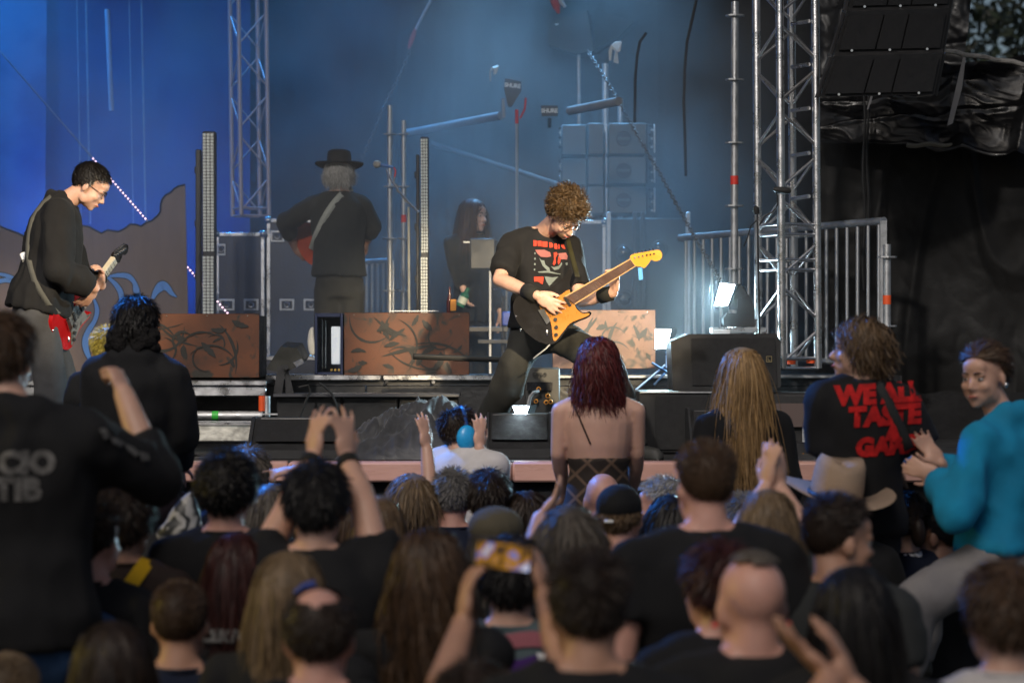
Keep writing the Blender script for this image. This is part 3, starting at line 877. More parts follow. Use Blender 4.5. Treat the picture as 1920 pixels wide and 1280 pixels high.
# speaker stack backstage
M_GCAB = mat('grey_cabinet', (0.10, 0.11, 0.115), 0.5, 0, .15, 8, .1, 200)
lvl = ('top', 'middle', 'bottom')
ys = ((230, 290), (293, 346), (349, 401))
for i, (ya, yb) in enumerate(ys):
    d = 18.45
    o = thing('speaker_cabinet', 'grey speaker cabinet with round port, %s of the stack' % lvl[i], 'speaker', P(1180, yb, d), 'grey stacked speaker cabinets')
    a, b = P(1141, yb, d), P(1212, ya, d)
    MB().box(((a.x + b.x) / 2, d + .22, (a.z + b.z) / 2), (b.x - a.x, .44, b.z - a.z - .006), bev=.008).build('cabinet', M_GCAB, o)
    c = P(1170, (ya + yb) / 2, d - .002)
    MB().torus(c, (0, 1, 0), S(13, d), .006, 24, 6).build('port_ring', M_BLACKMETAL, o)
    for s in (-1, 1):
        pts = [c + Vector((S(11.5, d) * math.cos(t), -.004, s * (S(2.6, d) + S(9, d) * math.sin(t)))) for t in [math.pi * k / 10 for k in range(11)]]
        MB().prism(pts, (0, -.004, 0)).build('port_half', M_BLACKMETAL, o)
    for px in (1137, 1213, 1227):
        MB().box(P(px, (ya + yb) / 2, d - .01), (S(3.2, d), .03, S(yb - ya - 6, d)), bev=.003).build('rigging_bar', M_GALV if px != 1213 else M_BLACKMETAL, o)
    for k in range(6):
        MB().box(P(1219 + 3 * (k % 2), ya + 6 + k * 8, d - .015), (.02, .02, .02), bev=.004).build('rigging_pin', M_CHROME if k % 2 else M_BLACKMETAL, o)
    o2 = thing('speaker_cabinet', 'grey blank sided speaker cabinet at the left, %s row' % lvl[i], 'speaker', P(1090, yb, d), 'grey stacked speaker cabinets')
    a, b = P(1052, yb + 2, d + .1), P(1100, ya + 3, d + .1)
    MB().box(((a.x + b.x) / 2, d + .3, (a.z + b.z) / 2), (b.x - a.x - .006, .4, b.z - a.z - .006), bev=.008).build('cabinet', M_GCAB, o2)
    a, b = P(1102, yb, d), P(1133, ya - 1, d)
    MB().box(((a.x + b.x) / 2, d + .28, (a.z + b.z) / 2), (b.x - a.x - .006, .5, b.z - a.z - .006), bev=.008).build('side_cheek', M_GCAB, o2)
    for k in range(5):
        MB().box(P(1050, ya + 10 + k * 9, d - .01), (.02, .02, .022), bev=.004).build('rigging_pin', M_CHROME if k % 2 else M_BLACKMETAL, o2)
sc_ = thing('speaker_cart', 'dark speaker cabinet with round drivers below the stack', 'speaker', P(1215, 790, 18.3), None)
a, b = P(1142, 790, 18.3), P(1292, 408, 18.3)
MB().box(((a.x + b.x) / 2, 18.6, (a.z + b.z) / 2), (b.x - a.x, .5, b.z - a.z), bev=.01).build('cabinet', mat('dark_cabinet', (.03, .033, .033), .55, 0, .2), sc_)
for px, py, r_ in ((1171, 476, 15), (1236, 466, 13), (1171, 560, 15)):
    c = P(px, py, 18.29)
    dr = MB().torus(c, (0, 1, 0), S(r_, 18.3), .012, 24, 6).build('driver', M_BLACKMETAL, sc_)
    MB().ell(c, (S(r_ - 1, 18.3), .03, S(r_ - 1, 18.3)), nu=18, nv=8).build('driver_cone', mat('gloss_black', (.008, .008, .01), .25), dr)
for px in (1141, 1190, 1205, 1290):
    MB().box(P(px, 560, 18.28), (.035, .03, 1.35), bev=.004).build('frame_bar', M_GALV if px in (1141, 1290) else M_BLACKMETAL, sc_)
MB().box(P(1203, 495, 18.27), (.06, .05, .07), bev=.006).build('handle', M_BLACKMETAL, sc_)

# hanging speaker box on a stand, high in the haze
sb2 = thing('raised_speaker', 'black speaker box on a pole high above the stack', 'speaker', P(1088, 720, 20.0))
MB().prism([P(1030, 42, 20.0), P(1100, 18, 20.0), P(1114, 96, 20.0), P(1080, 102, 20.0), P(1027, 84, 20.0)], (.05, .45, .02)).build('cabinet', M_CAB, sb2)
MB().prism([P(1114, 18, 20.2), P(1190, 40, 20.3), P(1160, 70, 20.3), P(1116, 92, 20.2)], (.02, .3, .0)).build('cover', M_SKIRT, sb2)
MB().tube(P(1088, 720, 20.1), P(1085, 98, 20.1), .017, n=10).build('pole', M_GALV, sb2)
MB().box(P(1044, 46, 19.99), (.03, .005, .012)).build('badge', M_WHITE, sb2)

WORK2 = bpy.data.scenes.new('workbench_text')
# text helper: font curve to mesh, placed on a plane
def text_mesh(body, size, extrude=0.0005, spacing=1.0, offset=0.0):
    cu = bpy.data.curves.new('lettering', 'FONT')
    cu.body, cu.size, cu.extrude, cu.align_x, cu.align_y, cu.space_character = body, size, extrude, 'CENTER', 'CENTER', spacing
    cu.offset = offset
    cu.resolution_u = 3
    o = bpy.data.objects.new('tmp_text', cu); WORK2.collection.objects.link(o)
    with bpy.context.temp_override(scene=WORK2, view_layer=WORK2.view_layers[0]):
        dg = bpy.context.evaluated_depsgraph_get()
    me = bpy.data.meshes.new_from_object(o.evaluated_get(dg))
    bpy.data.objects.remove(o); bpy.data.curves.remove(cu)
    return me
def sign_text(body, size, loc, material, parent, yaw=0.0, roll=0.0, spacing=1.0, offset=0.0, name='lettering'):
    me = text_mesh(body, size, .0006, spacing, offset)
    me.materials.clear(); me.materials.append(material)
    Mx = Matrix.Translation(loc) @ Matrix.Rotation(yaw, 4, 'Z') @ Matrix.Rotation(R(90), 4, 'X') @ Matrix.Rotation(roll, 4, 'Z')
    return share(name, me, parent, Mx)

# antenna paddles
for i, (px, py, sx) in enumerate(((961, 161, 970), (1030, 208, 1088))):
    d = 17.6
    o = thing('antenna_paddle', ('black paddle antenna with white lettering beside the white tape', 'lower black paddle antenna with white lettering')[i], 'antenna', P(px, py + 60, d), 'paddle antennas on poles')
    outline = [(-14, -14), (16, -8), (17, 9), (-2, 40), (-8, 40), (-16, 6)] if i == 0 else [(-16, -10), (16, -10), (16, 10), (-14, 10)]
    MB().prism([P(px + x, py + y, d) for x, y in outline], (0, .012, 0)).build('paddle', M_BLACKMETAL, o)
    sign_text('SHURE', S(10.5, d), P(px, py, d - .003), M_WHITE, o, roll=R(-6 if i == 0 else 0), offset=.002, spacing=.95)
    if i == 0:
        MB().tube(P(970, 720, d + .03), P(969, 205, d + .03), .012, n=8).build('pole', M_GALV, o)
        MB().tube(P(945, 220, d + .03), P(944, 185, d + .03), .014, n=8).build('clamp', M_GALV, o)
        MB().tube(P(969, 232, d + .02), P(969, 206, d + .02), .0135, n=8).build('tape', M_REDTAPE, o)
        MB().path([P(975, 222, d), P(984, 205, d), P(986, 184, d)], .009, 6).build('cable', M_REDTAPE, o)
    else:
        MB().tube(P(1030, 240, d + .03), P(1030, 222, d + .03), .014, n=8).build('clamp', M_BLACKMETAL, o)
M_CLOTH_W = mat('white_cloth', (.6, .6, .58), .8, 0, .15, 20, .2, 40)
def ragged(label, pts, d):
    o = MB().prism([P(x, y, d + .03 * math.sin(i)) for i, (x, y) in enumerate(pts)], (0, .006, 0)).build('cloth_tag', M_CLOTH_W, loc=P(pts[-1][0], pts[-1][1], d), smooth=False)
    return tag(o, label, 'cloth strip', 'white cloth strips on poles')
ragged('small white cloth strip tied beside the upper antenna', [(917, 134), (922, 126), (933, 122), (936, 124), (930, 140), (925, 140), (927, 128), (921, 134), (921, 153), (918, 153)], 17.5)
ragged('larger white cloth strip high above the speaker stack', [(1141, 96), (1146, 84), (1154, 78), (1166, 78), (1163, 97), (1158, 98), (1160, 120), (1150, 117), (1153, 96), (1148, 92), (1146, 114), (1142, 114)], 17.3)

# microphones
mc = thing('microphone_stand', 'boom microphone stand with blue banded vocal microphone', 'microphone', P(768, 800, 16.0))
d = 16.0
MB().ell(P(707, 308, d), (.028, .028, .028)).build('grille', mat('mic_grille', (.5, .48, .45), .5, .6, .2, 200, .5, 500), mc)
MB().tube(P(713, 309, d), P(738, 314, d), .013, .009, n=10).build('body', mat('mic_blue', (.06, .16, .42), .4), mc)
MB().path([P(738, 314, d), P(742, 320, d), P(740, 332, d)], .005, 6).build('plug', M_REDTAPE, mc)
MB().path([P(724, 318, d), P(735, 340, d), P(748, 358, d), P(765, 378, d), P(785, 398, d)], .0075, 8).build('boom', M_CHROME, mc)
cabl = [P(740, 332, d), P(738, 342, d), P(746, 350, d), P(744, 358, d), P(756, 366, d), P(760, 378, d), P(772, 384, d)]
MB().path(cabl, .005, 5).build('cable', mat('grey_cable', (.3, .3, .28), .5), mc)
MB().tube(P(768, 800, d), P(766, 388, d), .009, n=8).build('upright', mat('beige_tube', (.45, .44, .38), .4, .5), mc)
for k in range(3):
    a = 2.1 * k + .4; c = P(768, 796, d)
    MB().tube(c + Vector((0, 0, .06)), Vector((c.x + .3 * math.cos(a), c.y + .3 * math.sin(a), DECK + .01)), .008, n=6).build('leg', M_BLACKMETAL, mc)

ms2 = thing('instrument_microphone', 'black foam topped microphones on a bent stand before the truss', 'microphone', P(1422, 625, 13.7))
d = 13.7
MB().path([P(1450, 355, d), P(1456, 356, d), P(1470, 357, d), P(1478, 358, d), P(1483, 359, d)], .021, 10, [.5, .9, 1, .9, .4]).build('foam_head', M_RUBBER, ms2)
MB().path([P(1419, 402, d), P(1418, 396, d), P(1417, 389, d), P(1418, 386, d)], .02, 10, [.7, 1, .9, .3]).build('foam_head', M_RUBBER, ms2)
MB().path([P(1453, 357, d), P(1458, 368, d), P(1458, 384, d), P(1448, 398, d), P(1432, 406, d), P(1424, 422, d)], .005, 6).build('gooseneck', M_BLACKMETAL, ms2)
MB().tube(P(1424, 660, d), P(1420, 402, d), .007, n=8).build('upright', M_BLACKMETAL, ms2)
MB().path([P(1420, 412, d), P(1408, 424, d), P(1402, 444, d), P(1395, 462, d)], .004, 5).build('cable', M_RUBBER, ms2)

# chains and straps
link_me = None
def chain(label, pts_px, d0, d1, strap=None, wire=None):
    global link_me
    if link_me is None:
        link_me = MB().torus((0, 0, 0), (0, 0, 1), .0125, .0042, 12, 5, sx=1.75).mesh('link', material=mat('chain_steel', (.16, .16, .16), .6, .3), smooth=True)
    n = len(pts_px)
    W3 = [P(x, y, d0 + (d1 - d0) * i / (n - 1)) for i, (x, y) in enumerate(pts_px)]
    o = thing('chain', label, 'chain', W3[-1], 'rigging chains')
    dist = [0]
    for i in range(1, n): dist.append(dist[-1] + (W3[i] - W3[i - 1]).length)
    step = .035
    s, k = 0.0, 0
    while s < dist[-1]:
        i = max(j for j in range(n) if dist[j] <= s)
        if i >= n - 1: break
        p = W3[i].lerp(W3[i + 1], (s - dist[i]) / (dist[i + 1] - dist[i]))
        t = (W3[i + 1] - W3[i]).normalized()
        side = t.cross(Vector((0, 1, 0))).normalized() if k % 2 else Vector((0, 1, 0))
        up = t.cross(side).normalized(); side = up.cross(t).normalized()
        Mx = Matrix((t, side, up)).transposed().to_4x4()
        share('link', link_me, o, Matrix.Translation(p) @ Mx)
        s += step; k += 1
    if strap:
        a, b = P(*strap[0], d0), P(*strap[1], d0)
        MB().path([a, a.lerp(b, .3), a.lerp(b, .7), b], .02, 8, [.6, 1, 1, .5]).build('red_turnbuckle', mat('faded_red', (.38, .06, .06), .6), o)
    if wire:
        MB().tube(P(*wire[0], d0), P(*wire[1], d0), .012, n=8).build('wire', M_GALV, o)
    return o
chain('rigging chain with red turnbuckle above the man in the hat', [(768, 96), (752, 136), (722, 196), (702, 246), (680, 295)], 18.6, 18.9, ((779, 55), (766, 92)), ((808, 0), (776, 62)))
chain('heavy rigging chain slanting down to the lamp on the right', [(1103, 97), (1130, 140), (1160, 190), (1200, 262), (1238, 325), (1270, 386), (1300, 440), (1332, 494), (1352, 530)], 17.6, 15.2)
th = thing('red_shackle', 'red turnbuckle hook hanging at the top edge of the picture', 'hook', P(1046, 24, 18))
MB().path([P(1040, -40, 18), P(1038, 0, 18), P(1044, 14, 18), P(1048, 26, 18)], .03, 8, [.7, 1, 1, .3]).build('hook', mat('faded_red', (.38, .06, .06), .6), th)
MB().path([P(1050, -40, 18), P(1052, 4, 18), P(1060, 14, 18)], .02, 8, [1, 1, .6]).build('latch', M_GALV, th)
for i, pts in enumerate(([(1306, 0), (1297, 40), (1288, 80), (1284, 130), (1282, 190), (1284, 250), (1286, 330)], [(1212, 62), (1200, 78), (1194, 110), (1191, 150), (1190, 230)])):
    W3 = [P(x, y, 16.9) for x, y in pts]
    o = MB().path(W3, .012, 6).build('hanging_cable', M_RUBBER, loc=W3[-1]); tag(o, ('black cable hanging against the dark side curtain', 'shorter black cable hanging beside the raised speaker')[i], 'cable', 'black hanging cables')

# backstage keyboard corner
kb = thing('equipment_table', 'keyboard table with tubular stand behind the guitarist', 'table', P(915, 800, 16.4))
d = 16.4
MB().box(P(915, 617, d) + Vector((0, .15, 0)), (S(76, d), .32, S(10, d)), bev=.004).build('table_top', mat('dark_table', (.04, .036, .034), .5), kb)
MB().tube(P(919, 800, d - .02), P(919, 508, d - .02), .008, n=8).build('upright', M_WHITE, kb)
MB().box(P(905, 476, d), (S(48, d), .06, S(58, d)), bev=.01).build('control_box', mat('charcoal', (.035, .038, .04), .5), kb)
MB().box(P(877, 454, d - .01), (S(16, d), .01, S(3, d))).build('bracket', M_WHITE, kb)
MB().tube(P(943, 800, d), P(943, 555, d), .012, n=8).build('upright', M_BLACKMETAL, kb)
MB().tube(P(948, 800, d), P(950, 545, d), .010, n=8).build('upright', M_CHROME, kb)
MB().box(P(951, 597, d - .03), (.07, .05, .10), bev=.008).build('clamp', mat('blue_plastic', (.02, .06, .4), .4), kb)
for k in range(7):
    MB().torus(P(931 - k * .5, 452 + k * 15, d), (0.2, 0, 1), .012, .005, 10, 5).build('spring_arm_ring', M_CHROME, kb)
MB().box(P(936, 640, d - .05), (.30, .02, .03), bev=.003).build('side_rail', M_BLACKMETAL, kb)
bt = thing('small_bottle', 'small dark bottle with red cap on the orange box', 'bottle', P(842, 586, 14.75))
MB().path([P(842, 586, 14.75), P(842, 566, 14.75), P(843, 556, 14.75), P(843, 546, 14.75), P(843, 538, 14.75)], .017, 10, [1, 1, .6, .35, .35]).build('glass', mat('dark_glass', (.06, .01, .01), .15), bt)
MB().box(P(850, 572, 14.7), (S(11, 14.7), .03, S(22, 14.7)), bev=.003).build('card', mat('orange_card', (.55, .22, .03), .6), bt)
bp_ = MB().box(P(777, 583, 14.62), (.30, .02, .006)).build('metal_strip', M_GALV, loc=P(777, 586, 14.62)); tag(bp_, 'thin metal strip lying on the orange box', 'strip')

# round white drum shell edge on the floor
o = MB().ell(P(586, 640, 16.2), (.035, .02, .10), nu=16, nv=10).build('white_shell', M_CLOTH_W, loc=P(586, 668, 16.2)); tag(o, 'small white rounded bundle beside the open case', 'bundle')

# spotlight fixture on the riser edge, seen from behind
fx = thing('floor_spotlight', 'black box spotlight on a forked bracket at the riser edge', 'spotlight', P(535, 740, 14.1))
d = 14.1
MB().prism([P(498, 692, d), P(526, 650, d), P(556, 652, d), P(569, 676, d), P(566, 682, d), P(532, 700, d)], (0.02, .16, .03)).build('lamp_body', mat('olive_black', (.022, .022, .017), .4, 0, .2), fx)
MB().prism([P(549, 680, d - .01), P(566, 672, d - .01), P(570, 680, d - .01), P(556, 688, d - .01)], (0, .05, 0)).build('lens_rim', M_CHROME, fx)
for s, pts in enumerate(([(512, 742), (520, 688), (530, 684), (534, 700), (528, 742)], [(536, 742), (534, 700), (540, 690), (552, 742)])):
    MB().prism([P(x, y, d - .02 + .02 * s) for x, y in pts], (0, .012, 0)).build('bracket_arm', M_BLACKMETAL, fx)
MB().box(P(530, 742, d) + Vector((0, .05, 0)), (.14, .12, .012)).build('bracket_foot', M_BLACKMETAL, fx)
MB().tube(P(536, 688, d - .03), P(536, 688, d - .06), .016, n=10).build('knob', M_BLACKMETAL, fx)
for i, pts in enumerate(([(560, 726), (578, 722), (582, 734), (574, 750), (566, 772), (562, 782)], [(598, 718), (608, 724), (622, 738), (630, 756), (634, 775)])):
    W3 = [P(x, y, 13.85) for x, y in pts]
    o = MB().path(W3, .008, 6).build('cable', M_RUBBER, loc=W3[-1]); tag(o, ('black cable looping down behind the spotlight fixture', 'cable with silver plug hanging right of the spotlight fixture')[i], 'cable', 'cables at the riser edge')

# floor wedges, subs, monitor
def wedge(label, x0, y0, x1, y1, d, slope=.35, group='black floor monitors'):
    a, b = P(x0, y1, d), P(x1, y0, d)
    z0 = DECK + .003
    o = thing('floor_monitor', label, 'monitor speaker', Vector(((a.x + b.x) / 2, d + .2, z0)), group)
    h = b.z - z0
    W = b.x - a.x
    prof = [(0, 0), (0, h * .22), (.06, h * .35), (.26, h * .98), (.30, h), (.42, h), (.46, h * .9), (.46, 0)]
    poly = [Vector((a.x + W * .04, d + y, z0 + z)) for y, z in prof]
    MB().prism(poly, (W * .92, 0, 0)).build('cabinet', M_CAB, o)
    for sx in (0, .965):
        MB().prism([Vector((a.x + W * sx, d - .01 + y * 1.02, z0 + z * 1.02)) for y, z in prof], (W * .035, 0, 0)).build('end_cheek', mat('cheek_rubber', (.03, .03, .032), .4), o)
    q = [Vector((a.x + W * u, d + .06 + .2 * v - .012, z0 + h * (.35 + .63 * v) + .004)) for u, v in ((.08, .06), (.92, .06), (.92, .92), (.08, .92))]
    MB().prism(q, (0, -.012, .006)).build('grille', M_GRILLE, o)
    MB().path([Vector((a.x + W * u, d + .23, z0 + h * .9 + .012)) for u in (.1, .3, .5, .7, .9)], .012, 8).build('handle_bar', mat('cheek_rubber', (.03, .03, .032), .4), o)
    return o
wedge('black floor monitor left of the crumpled cloth', 462, 786, 652, 860, 12.55)
wedge('black floor monitor under the small lit lamp', 912, 778, 1036, 862, 12.6)
wedge('black floor monitor behind the long haired girl', 1296, 770, 1420, 866, 12.6)
sw = thing('subwoofer', 'big black subwoofer cabinet standing right of the shoe', 'subwoofer', P(1300, 866, 13.1))
a, b = P(1196, 860, 13.1), P(1424, 734, 13.1)
zb = DECK + .003
MB().box(((a.x + b.x) / 2, 13.4, (zb + b.z) / 2), (b.x - a.x, .6, b.z - zb), bev=.012).build('cabinet', M_CAB, sw)
MB().box(((P(1228, 0, 13.1).x + P(1405, 0, 13.1).x) / 2, 13.092, (zb + b.z) / 2), (P(1405, 0, 13.1).x - P(1228, 0, 13.1).x, .014, b.z - zb - .05)).build('grille', M_GRILLE, sw)
MB().box(P(1205, 775, 13.085), (.03, .02, .10), bev=.008).build('handle', M_RUBBER, sw)
MB().box(P(1300, 735, 13.095), (S(200, 13.1), .02, .008)).build('edge_strip', M_GALV, sw)
sw2 = thing('subwoofer', 'black cabinet beside the subwoofer under the truss tower', 'subwoofer', P(1520, 866, 13.3))
a, b = P(1430, 860, 13.3), P(1640, 738, 13.3)
MB().box(((a.x + b.x) / 2, 13.6, (zb + b.z) / 2), (b.x - a.x, .6, b.z - zb), bev=.012).build('cabinet', M_CAB, sw2)
MB().prism([P(1452, 756, 13.28), P(1530, 756, 13.28), P(1534, 800, 13.26), P(1462, 800, 13.26)], (0, .02, 0)).build('brown_flap', mat('brown_flap', (.07, .045, .04), .6), sw2)
MB().box(P(1512, 815, 13.28), (S(16, 13), .02, S(46, 13))).build('socket_plate', M_GALV, sw2)
MB().box(P(1490, 850, 13.25), (S(70, 13), .05, S(44, 13)), bev=.01).build('junction_box', M_BLACKMETAL, sw2)
for px, py in ((1522, 852), (1506, 853)):
    MB().tube(P(px, py, 13.21), P(px, py, 13.18), .011, n=8).build('connector', mat('orange_plug', (.7, .28, .02), .4), sw2)
mn = thing('side_monitor', 'large black monitor speaker with a small square logo', 'monitor speaker', P(1360, 734, 13.5))
a, b = P(1258, 733, 13.45), P(1462, 625, 13.45)
poly = [P(1262, 733, 13.45), P(1258, 640, 13.45), P(1292, 626, 13.45), P(1455, 625, 13.45), P(1464, 640, 13.45), P(1464, 725, 13.45), P(1440, 733, 13.45)]
MB().prism(poly, (0, .45, 0)).build('cabinet', M_CAB, mn)
MB().prism([P(1298, 722, 13.44), P(1296, 634, 13.44), P(1453, 633, 13.44), P(1457, 722, 13.44)], (0, .008, 0)).build('grille', M_GRILLE, mn)
c = P(1442, 673, 13.43)
lg = MB()
s_ = S(5, 13.4)
for q0, q1 in (((-1, -1), (1, -1)), ((1, -1), (1, 1)), ((1, 1), (-1, 1)), ((-1, 1), (-1, -1)), ((-.4, .6), (-.4, -.5)), ((-.4, -.5), (.5, -.5))):
    A_, B_ = c + Vector((q0[0] * s_, 0, q0[1] * s_)), c + Vector((q1[0] * s_, 0, q1[1] * s_))
    lg.tube(A_, B_, .0016, n=5)
lg.build('logo', mat('gold_logo', (.6, .48, .25), .4, .6), mn)
# tripod near flood lamp
tp = thing('lamp_tripod', 'steel tripod legs with blue light in their colour, under the bright lamp', 'tripod', P(1245, 735, 13.9))
M_TRI = mat('blue_lit_steel', (.18, .30, .5), .35, .8)  # blue light falling on the legs is put into the steel colour
for x0, y0, x1, y1 in ((1190, 733, 1262, 672), (1222, 680, 1295, 724), (1226, 722, 1246, 700), (1250, 690, 1250, 655)):
    MB().tube(P(x0, y0, 13.9), P(x1, y1, 13.95), .008, n=6).build('leg', M_TRI, tp)

# amplifier with sockets
am = thing('amplifier', 'grey amplifier with orange sockets between the guitarist legs', 'amplifier', P(1018, 775, 13.9))
a, b = P(984, 800, 13.9), P(1050, 690, 13.9)
MB().box(((a.x + b.x) / 2, 14.1, (DECK + b.z) / 2 + .002), (b.x - a.x, .36, b.z - DECK), bev=.008).build('cabinet', mat('amp_grey', (.045, .045, .043), .5), am)
MB().box(P(1012, 724, 13.892), (S(48, 13.9), .012, S(16, 13.9))).build('display', mat('gloss_black', (.008, .008, .01), .25), am)
sign_text('EXPLO', S(9, 13.9), P(1012, 702, 13.896), M_RUBBER, am, offset=.001)
M_SOCK = mat('orange_socket', (.8, .33, .06), .35)
for px, py in ((1005, 752), (1027, 742), (1032, 753), (1024, 754), (1010, 729)):
    c = P(px, py, 13.888)
    so = MB().torus(c, (0, 1, 0), S(3.3, 13.9), .0045, 14, 6).build('socket', M_SOCK, am)
    MB().tube(c, c + Vector((0, -.006, 0)), S(2, 13.9), n=8).build('socket_hole', M_RUBBER, so)
MB().path([P(1010, 733, 13.86), P(1000, 736, 13.84), P(994, 744, 13.84), P(991, 756, 13.84), P(988, 770, 13.84)], .011, 7).build('jack_lead', M_GALV, am)

# crumpled black cloth on the deck
M_HEAP = mat('crumpled_cloth', (.035, .036, .04), .5, 0, .3, 6, .3, 18, sheen=.2)
vs, fs = [], []
nx, ny = 130, 44
for j in range(ny + 1):
    for i in range(nx + 1):
        u, v = i / nx, j / ny
        x = P(640, 0, 13).x + u * S(285, 13); y = 12.45 + v * 1.3
        env = (math.sin(math.pi * min(1, max(0, u))) ** .5) * (math.sin(math.pi * v) ** .6)
        h = .10 + .22 * u * (1 - .35 * u) + .07 * v
        cre = 1 - abs(noise.noise(Vector((u * 5 + v * 3, v * 5 - u * 3, 2.0)))) * 2.4
        cre2 = 1 - abs(noise.noise(Vector((u * 13 - v * 4, v * 9 + u * 5, 8.0)))) * 2.4
        z = DECK + .004 + env * (h + .07 * max(0, cre) + .035 * max(0, cre2) + .05 * noise.noise(Vector((u * 6, v * 6, 4))))
        vs.append((x, y, max(z, DECK + .004)))
for j in range(ny):
    for i in range(nx):
        k = j * (nx + 1) + i
        fs.append((k, k + 1, k + nx + 2, k + nx + 1))
o = MB().add(vs, fs).build('crumpled_cloth', M_HEAP, smooth=True, loc=P(770, 860, 13)); tag(o, 'heap of crumpled black cloth on the stage front', 'cloth')

# black pole lying between boxes
o = MB().path([P(775, 668, 13.7), P(850, 671, 13.75), P(945, 674, 13.8)], .017, 8).build('black_pole', M_RUBBER, loc=P(860, 671, 13.75)); tag(o, 'long thin black pole held level before the orange box', 'pole')

# ---- lit flood lamps
def flood(label, quad, d, power, aim, body=None, estr=60.0):
    c = sum((P(x, y, d) for x, y in quad), Vector()) / 4
    o = thing('flood_lamp', label, 'flood lamp', c, 'lit white flood lamps')
    MB().prism([P(x, y, d) for x, y in quad], (0, .006, 0)).build('light_panel', mat('flood_panel', (.9, .95, 1), .4, emit=(.72, .9, 1.0), estr=estr), o, smooth=False)
    big = [P((x - sum(q[0] for q in quad) / 4) * 1.14 + sum(q[0] for q in quad) / 4, (y - sum(q[1] for q in quad) / 4) * 1.12 + sum(q[1] for q in quad) / 4, d + .008) for x, y in quad]
    MB().prism(big, (.04, .10, .0)).build('housing', M_BLACKMETAL, o)
    l = bpy.data.lights.new('flood_light', 'SPOT')
    l.energy, l.color, l.spot_size, l.spot_blend, l.shadow_soft_size = power, (.55, .85, 1.0), R(104), .7, .06
    lo = bpy.data.objects.new('flood_light', l); link(lo)
    lo.parent = o
    lo.location = Vector((0, -.05, 0))
    lo.rotation_euler = Vector(aim).to_track_quat('-Z', 'Y').to_euler()
    return o
f1 = flood('bright flood lamp head tilted on the right monitor stack', [(1351, 531), (1378, 534), (1364, 572), (1340, 573)], 14.3, 420, (-.62, -.78, -.05))
d = 14.3
MB().prism([P(1380, 530, d + .05), P(1392, 536, d + .05), P(1402, 556, d + .05), P(1398, 582, d + .05), P(1366, 580, d + .05)], (.03, .2, 0)).build('lamp_head', M_BLACKMETAL, f1)
MB().prism([P(1384, 560, d - .02), P(1404, 552, d - .02), P(1416, 580, d - .02), P(1414, 606, d - .02), P(1380, 606, d - .02)], (0, .03, 0)).build('yoke', M_CAB, f1)
MB().prism([P(1356, 596, d - .03), P(1364, 586, d - .03), P(1414, 590, d - .03), P(1416, 612, d - .03), P(1358, 612, d - .03)], (0, .22, 0)).build('base', M_CAB, f1)
MB().box(P(1384, 619, d - .02), (S(102, d), .2, S(11, d)), bev=.004).build('mounting_plate', M_ALU, f1)
MB().box(P(1352, 622, d - .13), (S(34, d), .02, S(8, d)), bev=.003).build('plate_label', M_WHITE, f1)
flood('bright flood lamp standing beside the paler painted box', [(1229, 617), (1258, 618), (1250, 652), (1228, 654)], 14.5, 170, (.5, -.9, .15))
flood('small lit lamp low on the floor monitor', [(961, 761), (992, 761), (985, 781), (970, 782)], 12.85, 4, (0, -.6, 1))

# ---- cables lying on the deck and over the riser edge
cb = random.Random(31)
for i, (x0, y0, x1, y1, lab) in enumerate(((600, 12.5, 700, 13.7, 'black cable curling beside the left floor monitor'), (880, 12.42, 1010, 13.6, 'cable running along the stage front to the amplifier'), (1040, 12.4, 1190, 12.9, 'cable looped behind the bare backed woman'),
                                           (1270, 12.40, 1420, 12.62, 'cable lying before the big subwoofer'), (640, 14.44, 860, 14.46, 'thin cable taped along the riser edge'), (330, 12.5, 470, 12.9, 'cable by the aluminium step'))):
    pts = []
    for k in range(16):
        t_ = k / 15
        yy = y0 + (y1 - y0) * t_ + .10 * math.sin(t_ * 9 + i) * (i != 4)
        xx = (x0 + (x1 - x0) * t_ - 960) / FPX * 13.0 + .05 * math.sin(t_ * 14 + i * 2)
        pts.append((xx, yy, (DECK if i != 4 else RISER - .02) + .009 + .01 * cb.random()))
    o = MB().path(pts, .007, 6).build('floor_cable', M_RUBBER, loc=pts[0]); tag(o, lab, 'cable', 'cables on the stage floor')
# ================================================================= PEOPLE
def fast_mesh(name, v, f, material=None, smooth=True):
    me = bpy.data.meshes.new(name)
    v = np.asarray(v, dtype=np.float32); f = np.asarray(f, dtype=np.int32)
    me.vertices.add(len(v)); me.vertices.foreach_set('co', v.ravel())
    k = f.shape[1]
    me.loops.add(f.size); me.loops.foreach_set('vertex_index', f.ravel())
    me.polygons.add(len(f)); me.polygons.foreach_set('loop_start', np.arange(0, f.size, k, dtype=np.int32))
    me.polygons.foreach_set('use_smooth', np.full(len(f), smooth))
    me.update(calc_edges=True)
    if material: me.materials.append(material)
    return me
WORK = bpy.data.scenes.new('workbench')          # scratch scene for evaluating modifiers, removed at the end
def remesh(mb, name, origin, voxel, iters, material, fac=0.5):
    me = mb.mesh('tmp', origin, None, False, recalc=True)
    o = bpy.data.objects.new('tmp_body', me); WORK.collection.objects.link(o)
    m = o.modifiers.new('r', 'REMESH'); m.mode = 'VOXEL'; m.voxel_size = voxel; m.use_smooth_shade = True
    if iters:
        s = o.modifiers.new('s', 'SMOOTH'); s.factor = fac; s.iterations = iters
    with bpy.context.temp_override(scene=WORK, view_layer=WORK.view_layers[0]):
        dg = bpy.context.evaluated_depsgraph_get()
    out = bpy.data.meshes.new_from_object(o.evaluated_get(dg))
    bpy.data.objects.remove(o); bpy.data.meshes.remove(me)
    out.name = name
    out.materials.clear(); out.materials.append(material)
    out.polygons.foreach_set('use_smooth', np.ones(len(out.polygons), dtype=bool))
    return out
_rg = np.random.default_rng(5)
_LAT = _rg.uniform(-1, 1, size=(64, 64, 64)).astype(np.float32)
